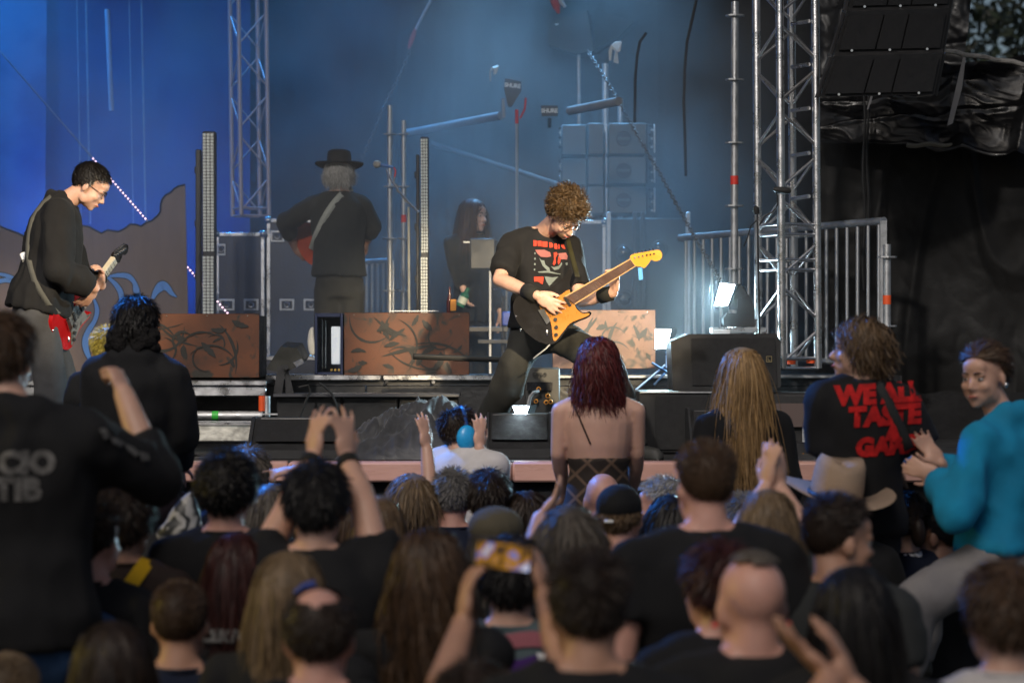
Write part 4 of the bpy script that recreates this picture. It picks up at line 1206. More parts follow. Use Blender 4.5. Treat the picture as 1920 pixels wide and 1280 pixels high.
def vnoise(q):
    i = np.floor(q).astype(np.int64); f = (q - i).astype(np.float32); f = f * f * (3 - 2 * f)
    out = 0
    for dx in (0, 1):
        for dy in (0, 1):
            for dz in (0, 1):
                w_ = (f[:, 0] if dx else 1 - f[:, 0]) * (f[:, 1] if dy else 1 - f[:, 1]) * (f[:, 2] if dz else 1 - f[:, 2])
                out = out + w_ * _LAT[(i[:, 0] + dx) & 63, (i[:, 1] + dy) & 63, (i[:, 2] + dz) & 63]
    return out
def crumple(me, amp, scale, seed, squash=(1, 1, .6)):
    n = len(me.vertices)
    co = np.empty(n * 3, dtype=np.float32); me.vertices.foreach_get('co', co); co = co.reshape(-1, 3)
    nr = np.empty(n * 3, dtype=np.float32); me.vertices.foreach_get('normal', nr); nr = nr.reshape(-1, 3)
    q = co * np.array(squash, dtype=np.float32) * scale + seed
    a = vnoise(q); b = vnoise(q * 2.3 + np.array((5.0, 0, 0)) + q[:, [2, 0, 1]] * .4)
    lw = vnoise(q * np.array((.45, .45, .3)) + 9.0)
    d = (1 - np.abs(a) * 2.4) * .7 + b * .45 + lw * .9
    co += nr * (amp * d)[:, None]
    me.vertices.foreach_set('co', co.ravel())
    me.update()
def capsule(mb, a, b, ra, rb, n=12, flat=False):
    mb.tube(a, b, ra, rb, n=n)
    mb.ell(a, (ra, ra, ra), nu=n, nv=8)
    if not flat: mb.ell(b, (rb, rb, rb), nu=n, nv=8)
def loft(mb, secs, n=20):
    vs, fs = [], []
    for c, ux, uy, rx, ry in secs:
        for i in range(n):
            a = 2 * math.pi * i / n
            vs.append(c + ux * rx * math.cos(a) + uy * ry * math.sin(a))
    for k in range(len(secs) - 1):
        for i in range(n):
            j = (i + 1) % n
            fs.append((k * n + i, k * n + j, k * n + n + j, k * n + n + i))
    fs.append(tuple(reversed(range(n)))); fs.append(tuple(range(len(vs) - n, len(vs))))
    mb.add(vs, fs)

def skin_mat(name, col):
    return mat('skin_' + name, col, .48, 0, .10, 9, .08, 180, sss=.12, rvar=.08)
SKIN = {'fair': skin_mat('fair', (.58, .34, .25)), 'pink': skin_mat('pink', (.60, .32, .25)), 'tan': skin_mat('tan', (.44, .24, .16)), 'deep': skin_mat('deep', (.26, .13, .08)),
        'pale': skin_mat('pale', (.60, .38, .30))}
def hair_mat(name, col, rough=.5, isl=.5):
    return mat('hair_' + name, col, rough, 0, .25, 30, 0, 60, island=isl, spec=.3, rvar=.05)
HAIR = {'black': hair_mat('black', (.008, .0065, .006)), 'darkbrown': hair_mat('darkbrown', (.022, .013, .008)), 'brown': hair_mat('brown', (.06, .033, .017)), 'lightbrown': hair_mat('lightbrown', (.12, .075, .04)),
        'blonde': hair_mat('blonde', (.33, .20, .085)), 'darkblonde': hair_mat('darkblonde', (.15, .10, .055)), 'red': hair_mat('red', (.075, .012, .011)), 'darkred': hair_mat('darkred', (.035, .009, .007)),
        'grey': hair_mat('grey', (.16, .15, .14)), 'silver': hair_mat('silver', (.4, .39, .37)), 'curlbrown': hair_mat('curlbrown', (.065, .038, .016)), 'ash': hair_mat('ash', (.085, .07, .055)),
        'yellow': hair_mat('yellow', (.50, .38, .06))}  # yellow: blond hair with the yellow light put into its colour
def cloth_mat(name, col, rough=.85, sheen=.02, var=.2):
    return mat('cloth_' + name, col, rough, 0, var, 5, .25, 240, sheen=sheen, spec=.25)
CL = {'black': cloth_mat('black', (.011, .011, .012)), 'washed': cloth_mat('washed_black', (.022, .022, .023)), 'navy': cloth_mat('navy', (.010, .014, .03)), 'teal': cloth_mat('teal', (.010, .23, .42)),
      'jeans': cloth_mat('jeans', (.03, .07, .16)), 'greyjeans': cloth_mat('grey_jeans', (.055, .056, .06), var=.4), 'white': cloth_mat('white', (.52, .49, .48)), 'grey': cloth_mat('grey', (.20, .19, .195)),
      'brown': cloth_mat('brown', (.035, .022, .018)), 'purple': cloth_mat('purple', (.017, .010, .014)), 'denim': cloth_mat('grey_denim', (.085, .115, .125)), 'royal': cloth_mat('royal', (.008, .05, .22)),
      'cyan': cloth_mat('cyan', (.01, .25, .40)), 'charcoal': cloth_mat('charcoal', (.03, .032, .032)), 'blackjeans': cloth_mat('black_jeans', (.028, .028, .025), var=.45), 'vest': cloth_mat('waistcoat', (.022, .025, .026))}

SKC, SKR = np.array((0, -.015, .03)), np.array((.077, .097, .089))
_hl_y = np.array((-1, -.55, -.3, -.05, .12, .35, .7, 1.0)); _hl_z = np.array((-.82, -.80, -.45, -.42, -.2, .30, .56, .62))
def hair_mask(u, style):
    z0 = np.interp(u[:, 1], _hl_y, _hl_z) + style.get('hairline', 0.0) * (np.clip((u[:, 1] - .3) / .3, 0, 1) if style.get('hairline', 0) > -1 else 1.0)
    m = u[:, 2] > z0
    if 'bald' in style:     # bald crown: (y dir, z dir, cos limit)
        by, bz, lim = style['bald']
        b = np.array((0, by, bz)); b = b / np.linalg.norm(b)
        m &= (u @ b) < lim
    if 'only' in style:     # patch of hair only
        oy, oz, lim = style['only']
        b = np.array((0, oy, oz)); b = b / np.linalg.norm(b)
        m &= (u @ b) > lim
    return m
def thick(u, style):
    t = np.clip((u[:, 2] + .1) / .8, 0, 1); t = t * t * (3 - 2 * t)
    base = style.get('side', .012) * (1 - t) + style.get('top', .02) * t
    if 'back' in style:
        base = base + style['back'] * np.clip(-u[:, 1], 0, 1) * np.clip(1 - abs(u[:, 2] + .1) * 1.2, 0, 1)
    return base
def make_hair(parent, hc, Rm, s, style, material, seed, colliders=(), name='hair'):
    rg = np.random.default_rng(seed)
    N, L, K = style.get('n', 1500), style.get('len', .03), style.get('k', 4)
    lift, curl, cf = style.get('lift', .5), style.get('curl', 0.0), style.get('cfreq', 3.0)
    grav, wd = style.get('grav', 0.0), style.get('w', .0042)
    crown = np.array(style.get('crown', (0, -.45, .9))); crown = crown / np.linalg.norm(crown)
    u = rg.normal(size=(N * 3, 3)); u /= np.linalg.norm(u, axis=1)[:, None]
    u = u[hair_mask(u, style)][:N]
    n = len(u)
    t = thick(u, style)[:, None]
    p = SKC + u * (SKR + t * style.get('root', .45))
    nr = u / SKR; nr /= np.linalg.norm(nr, axis=1)[:, None]
    cmb = u - crown
    if 'part' in style: cmb = cmb * np.array((1.15, .35, .6)) + np.array((0, -.2, -.4))
    if 'comb' in style: cmb = cmb * .4 + np.array(style['comb'])
    cmb -= nr * np.sum(cmb * nr, axis=1)[:, None]
    cmb /= np.linalg.norm(cmb, axis=1)[:, None] + 1e-6
    d = nr * lift + cmb + rg.normal(size=(n, 3)) * style.get('mess', .15)
    d /= np.linalg.norm(d, axis=1)[:, None]
    ln = L * rg.uniform(.75, 1.08, size=(n, 1))
    if 'lenz' in style:   # longer on top
        ln = ln * np.interp(u[:, 2], (-.6, .1, .7), (style['lenz'], style['lenz'] + (1 - style['lenz']) * .35, 1.0))[:, None]
    pts = [p.copy()]
    R3 = np.array(Rm); Ri = R3.T
    g = Ri @ np.array((0, 0, -1.0)); g = g[None, :] + rg.normal(size=(n, 3)) * style.get('gmess', .10)
    cols = [(Ri @ (np.array(c) - np.array(hc)) / s, np.array(Ri @ np.array(Rc)), np.array(r) / s) for c, Rc, r in colliders]
    ph = rg.uniform(0, 6.28, size=(n, 1)); e1 = np.cross(d, nr); e1 /= np.linalg.norm(e1, axis=1)[:, None] + 1e-6
    for k in range(1, K):
        d = d * (1 - grav) + g * grav
        d /= np.linalg.norm(d, axis=1)[:, None]
        p = p + d * ln / (K - 1)
        q = (p - SKC) / (SKR + t * .85 + rg.uniform(0, .006, size=(n, 1)))
        r = np.linalg.norm(q, axis=1)[:, None]
        p = np.where(r < 1, SKC + q / np.maximum(r, 1e-6) * (SKR + t * .85), p)
        if 'part' in style or 'open' in style:   # keep the face free
            sg = np.where(u[:, :1] >= 0, 1.0, -1.0)
            fz = (p[:, 1:2] > .0) & (p[:, 2:3] < .055)
            lim = np.interp(p[:, 2], (-.12, -.03, .03, .055), (.060, .074, .066, .02))[:, None]
            p = np.where(fz & (np.abs(p[:, :1]) < lim), np.concatenate((sg * lim, p[:, 1:2] * .8, p[:, 2:3]), 1), p)
        for c, Rc, rad in cols:
            lo = (p - c) @ Rc / rad
            r = np.linalg.norm(lo, axis=1)[:, None]
            out = (lo / np.maximum(r, 1e-6) * rad) @ Rc.T + c
            p = np.where(r < 1, out, p)
        pp = p
        if curl:
            a = ph + k / (K - 1) * 6.28 * cf
            pp = p + (e1 * np.cos(a) + nr * np.sin(a)) * curl * min(1.0, k / 2)
        pts.append(pp)
    A = np.stack(pts, 1)                                    # n,K,3
    tg = np.gradient(A, axis=1); tg /= np.linalg.norm(tg, axis=2)[..., None] + 1e-9
    out = A - SKC; out /= np.linalg.norm(out, axis=2)[..., None]
    out = out + rg.normal(size=(n, 1, 3)) * .35
    sd = np.cross(tg, out); sd /= np.linalg.norm(sd, axis=2)[..., None] + 1e-9
    tap = np.linspace(1, style.get('tip', .35), K)[None, :, None]
    w = wd * rg.uniform(.6, 1.3, size=(n, 1, 1)) * tap / 2
    V = np.stack((A + sd * w, A - sd * w), 2).reshape(-1, 3)
    base = (np.arange(n) * K * 2)[:, None] + (np.arange(K - 1) * 2)[None, :]
    b = base.ravel()
    Fq = np.stack((b, b + 1, b + 3, b + 2), 1)
    # scalp cap
    nu, nv = 40, 26
    th = np.linspace(0.001, math.pi - .001, nv); az = np.linspace(0, 2 * math.pi, nu, endpoint=False)
    T, Z = np.meshgrid(th, az, indexing='ij')
    U = np.stack((np.sin(T) * np.cos(Z), np.sin(T) * np.sin(Z), np.cos(T)), 2).reshape(-1, 3)
    cap = SKC + U * (SKR + thick(U, style)[:, None] * style.get('capf', .62) + .0015) * (1 + .012 * np.sin(U[:, :1] * 31 + U[:, 1:2] * 17) * np.sin(U[:, 2:3] * 23))
    mk = hair_mask(U, style)
    i, j = np.meshgrid(np.arange(nv - 1), np.arange(nu), indexing='ij')
    a = (i * nu + j).ravel(); bq = (i * nu + (j + 1) % nu).ravel()
    Fc = np.stack((a, a + nu, bq + nu, bq), 1)
    Fc = Fc[mk[Fc].sum(1) >= 3] + len(V)
    V = np.concatenate((V, cap)) * s
    org = np.array(root_origin(parent))
    V = V @ R3.T + np.array(hc) - org
    me = fast_mesh(name, V, np.concatenate((Fq, Fc)), material)
    o = bpy.data.objects.new(name, me); link(o); o.parent = parent
    return o

def head_prims(mb, c, Rm, s, female=False, jaw=1.0):
    T = lambda x, y, z: c + Rm @ Vector((x * s, y * s, z * s))
    E = lambda p, r, rot=None: mb.ell(T(*p), tuple(q * s for q in r), Rm if rot is None else Rm @ rot, nu=16, nv=11)
    E((0, -.015, .03), (.076, .096, .088))
    E((0, .030, -.02), (.064, .062, .085))
    E((0, .040, -.068), (.050 * jaw, .050, .040))
    E((0, .072, -.094), (.022 * jaw, .020, .018))
    E((0, .070, .045), (.050, .028, .035))
    for x in (-1, 1):
        E((x * .028, .082, .016), (.026, .012, .009))
        E((x * .038, .066, -.028), (.024, .022, .022))
        E((x * .079, -.006, -.012), (.009, .019, .031), rotz(x * -.35))
        E((x * .050 * jaw, .020, -.066), (.016, .03, .03))
        E((x * .012, .100, -.036), (.009, .010, .008))
        E((x * .045, .038, -.044), (.021, .034, .040))
    capsule(mb, T(0, .086, .006), T(0, .110, -.030), .0085 * s, .0125 * s, 10)
    E((0, .092, -.061), (.021, .011, .006))
    E((0, .089, -.071), (.019, .011, .007))
def hand_prims(mb, w_, f, n, side=1, size=1.0, curl=.3, spread=.12, thumb=0.6, fingers=None):
    """w_ wrist; f finger direction; n palm normal; side +1: thumb on cross(f, n) side"""
    f = Vector(f).normalized(); n = Vector(n); n = (n - f * n.dot(f)).normalized()
    t = f.cross(n).normalized() * side
    k = size
    Rp = Matrix((t, n, f)).transposed()
    mb.ell(w_ + f * .046 * k, (.040 * k, .0165 * k, .054 * k), Rp, nu=14, nv=10)
    mb.ell(w_ + f * .030 * k + t * .022 * k + n * .008 * k, (.020 * k, .015 * k, .034 * k), Rp, nu=12, nv=8)
    L = (.074, .084, .078, .060)
    for i in range(4):
        off = (.030, .010, -.011, -.030)[i]
        cu = curl if fingers is None else fingers[i]
        a = spread * (1.2, .3, -.5, -1.4)[i]
        p = w_ + f * (.088 - abs(off) * .12) * k + t * off * k
        dirv = (f * math.cos(a) + t * math.sin(a)).normalized()
        r = (.0095, .0098, .0095, .0083)[i] * k
        ang = 0
        for sg, fr in enumerate((.46, .30, .24)):
            ang += cu * (1.0, 1.25, .8)[sg]
            dv = dirv * math.cos(ang) + n * math.sin(ang)
            q = p + dv * L[i] * fr * k
            capsule(mb, p, q, r, r * .92, 9)
            p, r = q, r * .92
    p = w_ + f * .022 * k + t * .030 * k + n * .004 * k
    d1 = (t * thumb + f * .75 + n * .25).normalized(); q = p + d1 * .046 * k
    capsule(mb, p, q, .0135 * k, .0115 * k, 9)
    d2 = (t * thumb * .4 + f * .95 + n * .25).normalized()
    capsule(mb, q, q + d2 * .034 * k, .0115 * k, .0095 * k, 9)

TORSO = [(-.125, -.030, .056, .056), (-.160, -.034, .085, .066), (-.190, -.036, .130, .082), (-.225, -.036, .170, .100), (-.28, -.032, .182, .114), (-.38, -.022, .172, .124),
         (-.50, -.012, .148, .112), (-.60, -.012, .150, .114), (-.70, -.018, .166, .124), (-.80, -.018, .160, .116)]
class Person:
    def __init__(self, label, px=None, ytop=None, hpx=None, d=None, yaw=0, pitch=0, roll=0, byaw=None, lean=0, side=0, s=1.0, k=1.0, build=1.0, skin='fair', ground=0.0,
                 head=None, nb=None, seed=0, group='people in the crowd', voxel=.0085, jaw=1.0, female=False, cat='person', neck=0.0, pelvis_drop=None):
        if d is None: d = FPX * .262 * s / hpx
        self.d, self.s, self.k, self.build, self.seed, self.skin, self.vox = d, s, k, build, seed, skin, voxel
        top = P(px, ytop, d)
        self.hc = Vector(head) if head is not None else top - Vector((0, 0, .138 * s))
        self.Rh = rotz(R(-yaw)) @ rotx(R(-pitch)) @ roty(R(roll))       # yaw > 0 turns the face to the photo's right, pitch > 0 looks down
        by = yaw * .5 if byaw is None else byaw
        self.Rb = rotz(R(-by)) @ rotx(R(-lean)) @ roty(R(side))
        self.female, self.jaw, self.ground = female, jaw, ground
        self.nb_shift = Vector(nb) if nb is not None else Vector((0, 0, .028 * s))   # neck base offset from the default
        self.arms = {}
        base = self.hc.copy(); base.z = ground
        self.root = thing('person', label, cat, base, group)
        self.drop = pelvis_drop if pelvis_drop is not None else .80
    def B(self, x, y, z):
        """body frame: origin head centre, shifted by the pose"""
        k = self.k
        o = self.hc + self.nb_shift + Vector((0, 0, -.125 * k))
        return o + self.Rb @ Vector((x * k * self.build, y * k, (z + .125) * k))
    def shoulder(self, sd): return self.B(sd * .172, -.036, -.232)
    def arm(self, sd, elbow, wrist, f=None, n=(0, 0, -1), curl=.3, spread=.12, tside=None, hand=True, thumb=.6, fingers=None, hs=1.0):
        """sd -1: the arm on the photo's left when facing the stage, +1: right"""
        self.arms[sd] = dict(e=Vector(elbow), w=Vector(wrist), f=f, n=n, curl=curl, spread=spread, ts=tside, hand=hand, thumb=thumb, fingers=fingers, hs=hs)
    def default_arm(self, sd):
        sh = self.shoulder(sd)
        k = self.k
        e = sh + self.Rb @ Vector((sd * .05 * k, -.02 * k, -.28 * k)); w_ = e + self.Rb @ Vector((sd * -.01 * k, .10 * k, -.23 * k))
        self.arm(sd, e, w_, f=(w_ - e), n=self.Rb @ Vector((-sd, 0, 0)), curl=.35)
    def torso_secs(self, grow, z0=None, z1=None, flare=0.0):
        out = []
        ux, uy = self.Rb @ Vector((1, 0, 0)), self.Rb @ Vector((0, 1, 0))
        zs = [q[0] for q in TORSO]
        lo = -1e9 if z0 is None else z0; hi = 1e9 if z1 is None else z1
        rows = [q for q in TORSO if lo <= q[0] <= hi]
        def at(z):
            y, rx, ry = [np.interp(-z, [-q for q in zs], [t[j] for t in TORSO]) for j in (1, 2, 3)]
            return (z, y, rx, ry)
        if z1 is not None and z1 < zs[0] and (not rows or rows[0][0] < z1 - 1e-6): rows = [at(z1)] + rows
        if z0 is not None and rows and rows[-1][0] > z0 + 1e-6: rows = rows + [at(z0) if z0 > zs[-1] else (z0, TORSO[-1][1], TORSO[-1][2], TORSO[-1][3])]
        for z, y, rx, ry in rows:
            fl = flare * max(0, (-z - .3)) 
            wf = 1.0
            if self.female: wf = float(np.interp(-z, (.2, .28, .5, .62, .75), (.90, .88, .84, .95, 1.04)))
            bx = self.build
            c = self.B(0, y, z)
            out.append((c, ux, uy, (rx * wf * bx + grow + fl) * self.k, (ry * (.5 + .5 * bx) + grow + fl) * self.k))
        return out
    def build_body(self, torso_lo=-.50, shoulders_bare=False, legs=None):
        mb = MB()
        head_prims(mb, self.hc, self.Rh, self.s, self.female, self.jaw)
        k = self.k
        capsule(mb, self.hc + self.Rh @ Vector((0, -.022, -.045)) * self.s, self.B(0, -.034, -.175), .054 * self.s * (.88 if self.female else 1.0), .060 * k, 14)
        gb = 0.0 if shoulders_bare else -.016
        loft(mb, self.torso_secs(gb, torso_lo))
        for sd in (-1, 1):
            if sd not in self.arms: self.default_arm(sd)
            A = self.arms[sd]
            sh = self.shoulder(sd)
            th = (.86 if self.female else 1.0) * (.5 + .5 * self.build) * k
            capsule(mb, self.B(sd * .05, -.036, -.175), sh, .05 * th, .052 * th, 12)
            capsule(mb, sh, A['e'], .052 * th, .040 * th, 12)
            m_ = A['e'].lerp(A['w'], .3)
            capsule(mb, A['e'], m_, .040 * th, .043 * th, 12)
            capsule(mb, m_, A['w'], .043 * th, .028 * th, 12)
            if A['hand']:
                f = A['f'] if A['f'] is not None else (A['w'] - A['e'])
                ts = A['ts'] if A['ts'] is not None else -sd
                hand_prims(mb, A['w'], f, A['n'], ts, (.94 if self.female else 1.0) * self.s * A['hs'], A['curl'], A['spread'], A['thumb'], A['fingers'])
        org = self.root.location
        me = remesh(mb, 'body', org, self.vox, (8 if self.vox < .008 else 4) if self.female else 2, SKIN[self.skin], .45)
        o = bpy.data.objects.new('body', me); link(o); o.parent = self.root
        self.body = o
        return o
    def shirt(self, material, sleeve=.55, hem=-.74, grow=.014, hood=False, name='shirt', collar=True, top=-.148, amp=.011, voxel=.0175, open_sleeve=.016, flare=.02, extra=None, arms=(-1, 1)):
        mb = MB()
        loft(mb, self.torso_secs(grow, hem, top, flare))
        k = self.k
        for sd in arms:
            A = self.arms[sd]; sh = self.shoulder(sd)
            th = (.86 if self.female else 1.0) * (.5 + .5 * self.build) * k
            mb.ell(sh, ((.058 * th + grow * k),) * 3, nu=12, nv=8)
            capsule(mb, self.B(sd * .08, -.036, -.19), sh, .052 * th + grow * k * .7, .056 * th + grow * k, 12)
            if sleeve <= 1.0:
                e = sh.lerp(A['e'], sleeve)
                r1 = (.052 * (1 - sleeve) + .040 * sleeve) * th + grow * k + open_sleeve
                mb.tube(sh, e, .056 * th + grow * k, r1, n=14)
            else:
                capsule(mb, sh, A['e'], .056 * th + grow * k, .044 * th + grow * k + .006, 14)
                w2 = A['e'].lerp(A['w'], min(1.0, sleeve - 1.0))
                mb.tube(A['e'], w2, .046 * th + grow * k + .006, .034 * th + grow * k * .9 + .004, n=14)
        if hood:
            for x, y, z, r in ((0, -.105, -.16, (.10, .05, .06)), (-.07, -.07, -.145, (.05, .05, .05)), (.07, -.07, -.145, (.05, .05, .05)), (0, -.12, -.22, (.085, .04, .07))):
                mb.ell(self.B(x, y, z), tuple(q * k for q in r), self.Rb)
        if extra: extra(mb)
        me = remesh(mb, name, self.root.location, voxel, 3, material, .5)
        crumple(me, amp, 9.0, self.seed * 3.7)
        o = bpy.data.objects.new(name, me); link(o); o.parent = self.root
        if collar and not hood:
            ux, uy = self.Rb @ Vector((1, 0, 0)), self.Rb @ Vector((0, 1, 0))
            pts = [self.B(0, -.031, -.146) + ux * .068 * k * math.cos(a) + uy * .068 * k * math.sin(a) for a in [2 * math.pi * i / 24 for i in range(25)]]
            MB().path(pts, .0075 * k, 6).build('collar', material, o, smooth=True)
        self.shirt_obj = o
        return o
    def trousers(self, material, legs=None, name='trousers', voxel=.022, r=(.100, .076, .060), amp=.006, shoes='shoe_black', top=-.70):
        mb = MB()
        k = self.k
        loft(mb, self.torso_secs(.006, -.84, top))
        zg = self.ground
        if legs is None:
            legs = {}
            for sd in (-1, 1):
                h = self.B(sd * .085, -.018, -.80)
                a = Vector((h.x + sd * .03, h.y, zg + .07))
                kn = h.lerp(a, .5) + self.Rb @ Vector((0, .02, 0))
                legs[sd] = (h, kn, a, self.Rb @ Vector((0, 1, 0)))
        for sd, (h, kn, a, fd) in legs.items():
            capsule(mb, h, kn, r[0] * k * self.build, r[1] * k * self.build, 14)
            mb.tube(kn, a, r[1] * k * self.build, r[2] * k, n=14)
        me = remesh(mb, name, self.root.location, voxel, 3, material, .5)
        crumple(me, amp, 8.0, self.seed * 1.9 + 3)
        o = bpy.data.objects.new(name, me); link(o); o.parent = self.root
        for sd, (h, kn, a, fd) in legs.items():
            f = Vector((fd[0], fd[1], 0)).normalized()
            Rs = Matrix((f.cross(Vector((0, 0, 1))), f, Vector((0, 0, 1)))).transposed()
            m2 = MB()
            m2.ell(a + f * .06 + Vector((0, 0, -.02)), (.046, .135, .045), Rs)
            m2.ell(a + Vector((0, 0, .0)), (.05, .06, .07), Rs)
            m2.box(a + f * .055 + Vector((0, 0, -.058)), (.085, .25, .022), Rs, bev=.01)
            me2 = remesh(m2, 'shoe', self.root.location, .030, 1, mat(shoes, (.02, .02, .018), .6))
            so = bpy.data.objects.new('shoe', me2); link(so); so.parent = self.root
        return o
    def hair(self, style, colour, name='hair'):
        base = dict(STYLES[style]) if isinstance(style, str) else dict(style)
        cols = []
        if base.get('len', 0) > .12:
            cols = [(self.B(0, -.030, -.30), self.Rb, np.array((.150 * self.build, .132, .17)) * self.k), (self.B(0, -.034, -.20), self.Rb, np.array((.13, .095, .09)) * self.k), (self.B(0, -.015, -.55), self.Rb, np.array((.17, .13, .25)) * self.k)]
        return make_hair(self.root, self.hc, self.Rh, self.s, base, HAIR[colour], self.seed + 11, cols, name)
    def H(self, x, y, z): return self.hc + self.Rh @ Vector((x, y, z)) * self.s
    def glasses(self, material=None):
        m_ = MB()
        nrm = self.Rh @ Vector((0, 1, 0))
        for x in (-1, 1):
            m_.torus(self.H(x * .032, .098, .002), nrm, .021 * self.s, .0016, 16, 5)
            m_.tube(self.H(x * .053, .094, .006), self.H(x * .078, -.005, .008), .0016, n=5)
        m_.tube(self.H(-.011, .103, .004), self.H(.011, .103, .004), .0016, n=5)
        return m_.build('glasses', material or mat('glasses_frame', (.05, .04, .04), .3, .5), self.root)
    def face(self, eyes=True, lips=True, brow='darkbrown', lid=False):
        for x in (-1, 1):
            if eyes:
                e = MB().ell(self.H(x * .030, .081, .000), (.0125 * self.s, .010 * self.s, .006 * self.s), self.Rh, 12, 8).build('eye', mat('eye_white', (.45, .43, .42), .2), self.root)
                MB().ell(self.H(x * .030, .0885, .0005), (.0052 * self.s, .0035 * self.s, .0054 * self.s), self.Rh, 10, 6).build('iris', mat('eye_iris', (.015, .012, .01), .15), e)
            m_ = MB()
            m_.path([self.H(x * .012, .097, .021), self.H(x * .028, .096, .026), self.H(x * .046, .083, .021)], .0036 * self.s, 5, [.9, 1, .4])
            m_.build('eyebrow', HAIR[brow], self.root)
        if lips:
            MB().path([self.H(-.021, .091, -.066), self.H(-.009, .1015, -.0635), self.H(0, .102, -.0655), self.H(.009, .1015, -.0635), self.H(.021, .091, -.066)], .0052 * self.s, 6, [.3, 1, 1, 1, .3]).build('lips', mat('lip_skin', (.36, .11, .09), .75, spec=.2), self.root)
    def hide_all(self): pass
    def strip(self, pts, wd, material, name, nrm=(0, -1, 0), th=.004):
        """flat band along points, width vector from nrm x tangent"""
        pts = [Vector(p) for p in pts]; nrm = Vector(nrm).normalized()
        vs, fs = [], []
        for i, p in enumerate(pts):
            t = (pts[min(i + 1, len(pts) - 1)] - pts[max(i - 1, 0)]).normalized()
            sdv = t.cross(nrm).normalized() * wd / 2
            vs += [p + sdv, p - sdv, p + sdv - nrm * th, p - sdv - nrm * th]
            if i:
                k = 4 * i
                fs += [(k - 4, k, k + 1, k - 3), (k - 2, k - 1, k + 3, k + 2), (k - 4, k - 2, k + 2, k), (k - 3, k + 1, k + 3, k - 1)]
        return MB().add(vs, fs).build(name, material, self.root, smooth=True)

_bvc = {}
def on_cloth(obj, px, py, d, lift=.006):
    off = root_origin(obj)
    if obj.name not in _bvc: _bvc[obj.name] = BVHTree.FromPolygons([v.co + off for v in obj.data.vertices], [p.vertices[:] for p in obj.data.polygons])
    q = P(px, py, d); h = _bvc[obj.name].ray_cast(q - Vector((0, .8, 0)), Vector((0, 1, 0)), 3)
    return (h[0] if h[0] is not None else q) - Vector((0, lift, 0))
STYLES = {
    'short': dict(n=1750, len=.035, k=4, lift=.55, side=.010, top=.026, lenz=.45, w=.0040, mess=.25),
    'crop': dict(n=2200, len=.016, k=3, lift=.9, side=.004, top=.016, lenz=.4, w=.0034, mess=.2),
    'fade': dict(n=2400, len=.030, k=4, lift=.6, side=.002, top=.024, lenz=.18, w=.0036, mess=.25, comb=(0, .5, .3)),
    'thick': dict(n=1600, len=.05, k=5, lift=.5, side=.022, top=.032, lenz=.6, w=.0046, mess=.2, grav=.12, back=.008),
    'curly': dict(n=2300, len=.050, k=8, lift=.8, side=.015, top=.028, lenz=.6, hairline=-.12, w=.0042, mess=.5, curl=.009, cfreq=1.7, capf=.7, crown=(0, .3, .9), tip=.6),
    'bob': dict(open=1, n=1700, len=.20, k=7, lift=.25, side=.020, top=.022, w=.0060, mess=.15, grav=.30, gmess=.10, curl=.004, cfreq=1.2),
    'long': dict(n=1800, len=.46, k=10, lift=.1, side=.013, top=.018, w=.0050, mess=.10, grav=.5, gmess=.06, part=1, curl=.005, cfreq=1.5, back=.012),
    'wavy': dict(n=2100, len=.42, k=11, lift=.3, side=.024, top=.022, w=.0052, mess=.12, grav=.48, gmess=.07, part=1, curl=.009, cfreq=2.2, back=.016),
    'pulled': dict(n=1700, len=.06, k=5, lift=.05, side=.014, top=.016, hairline=-.12, w=.0044, mess=.06, comb=(0, -1.2, -.1)),
    'balding': dict(n=1500, len=.020, k=3, lift=.6, side=.010, top=.010, w=.0036, mess=.2, bald=(-.25, .97, .80)),
    'hatman': dict(n=1300, len=.10, k=7, lift=.5, side=.022, top=.010, w=.0046, mess=.4, grav=.25, curl=.008, cfreq=1.6, bald=(0, 1, .35)),
}
def drape(body_me_obj, text, size, centre, right, up, inward, material, parent, name='lettering', spacing=1.0, offset=0.0, lift=.004, shear=0.0):
    """flat lettering laid onto the cloth it is printed on"""
    me = text_mesh(text, size, .0, spacing, offset)
    bm = bmesh.new(); bm.from_mesh(me)
    bmesh.ops.subdivide_edges(bm, edges=[e for e in bm.edges if e.calc_length() > size * .25], cuts=2, use_grid_fill=False)
    bmesh.ops.triangulate(bm, faces=bm.faces[:])
    bm.to_mesh(me); bm.free()
    bme = body_me_obj.data
    off = root_origin(body_me_obj)
    bvh = BVHTree.FromPolygons([v.co + off for v in bme.vertices], [p.vertices[:] for p in bme.polygons])
    right, up, inward = Vector(right).normalized(), Vector(up).normalized(), Vector(inward).normalized()
    po = root_origin(parent)
    for v in me.vertices:
        q = Vector(centre) + right * (v.co.x + shear * v.co.y) + up * v.co.y
        hit = bvh.ray_cast(q - inward * .5, inward, 2.0)
        w_ = (hit[0] - inward * lift) if hit[0] is not None else q
        v.co = w_ - po
    me.materials.clear(); me.materials.append(material)
    o = bpy.data.objects.new(name, me); link(o); o.parent = parent
    return o
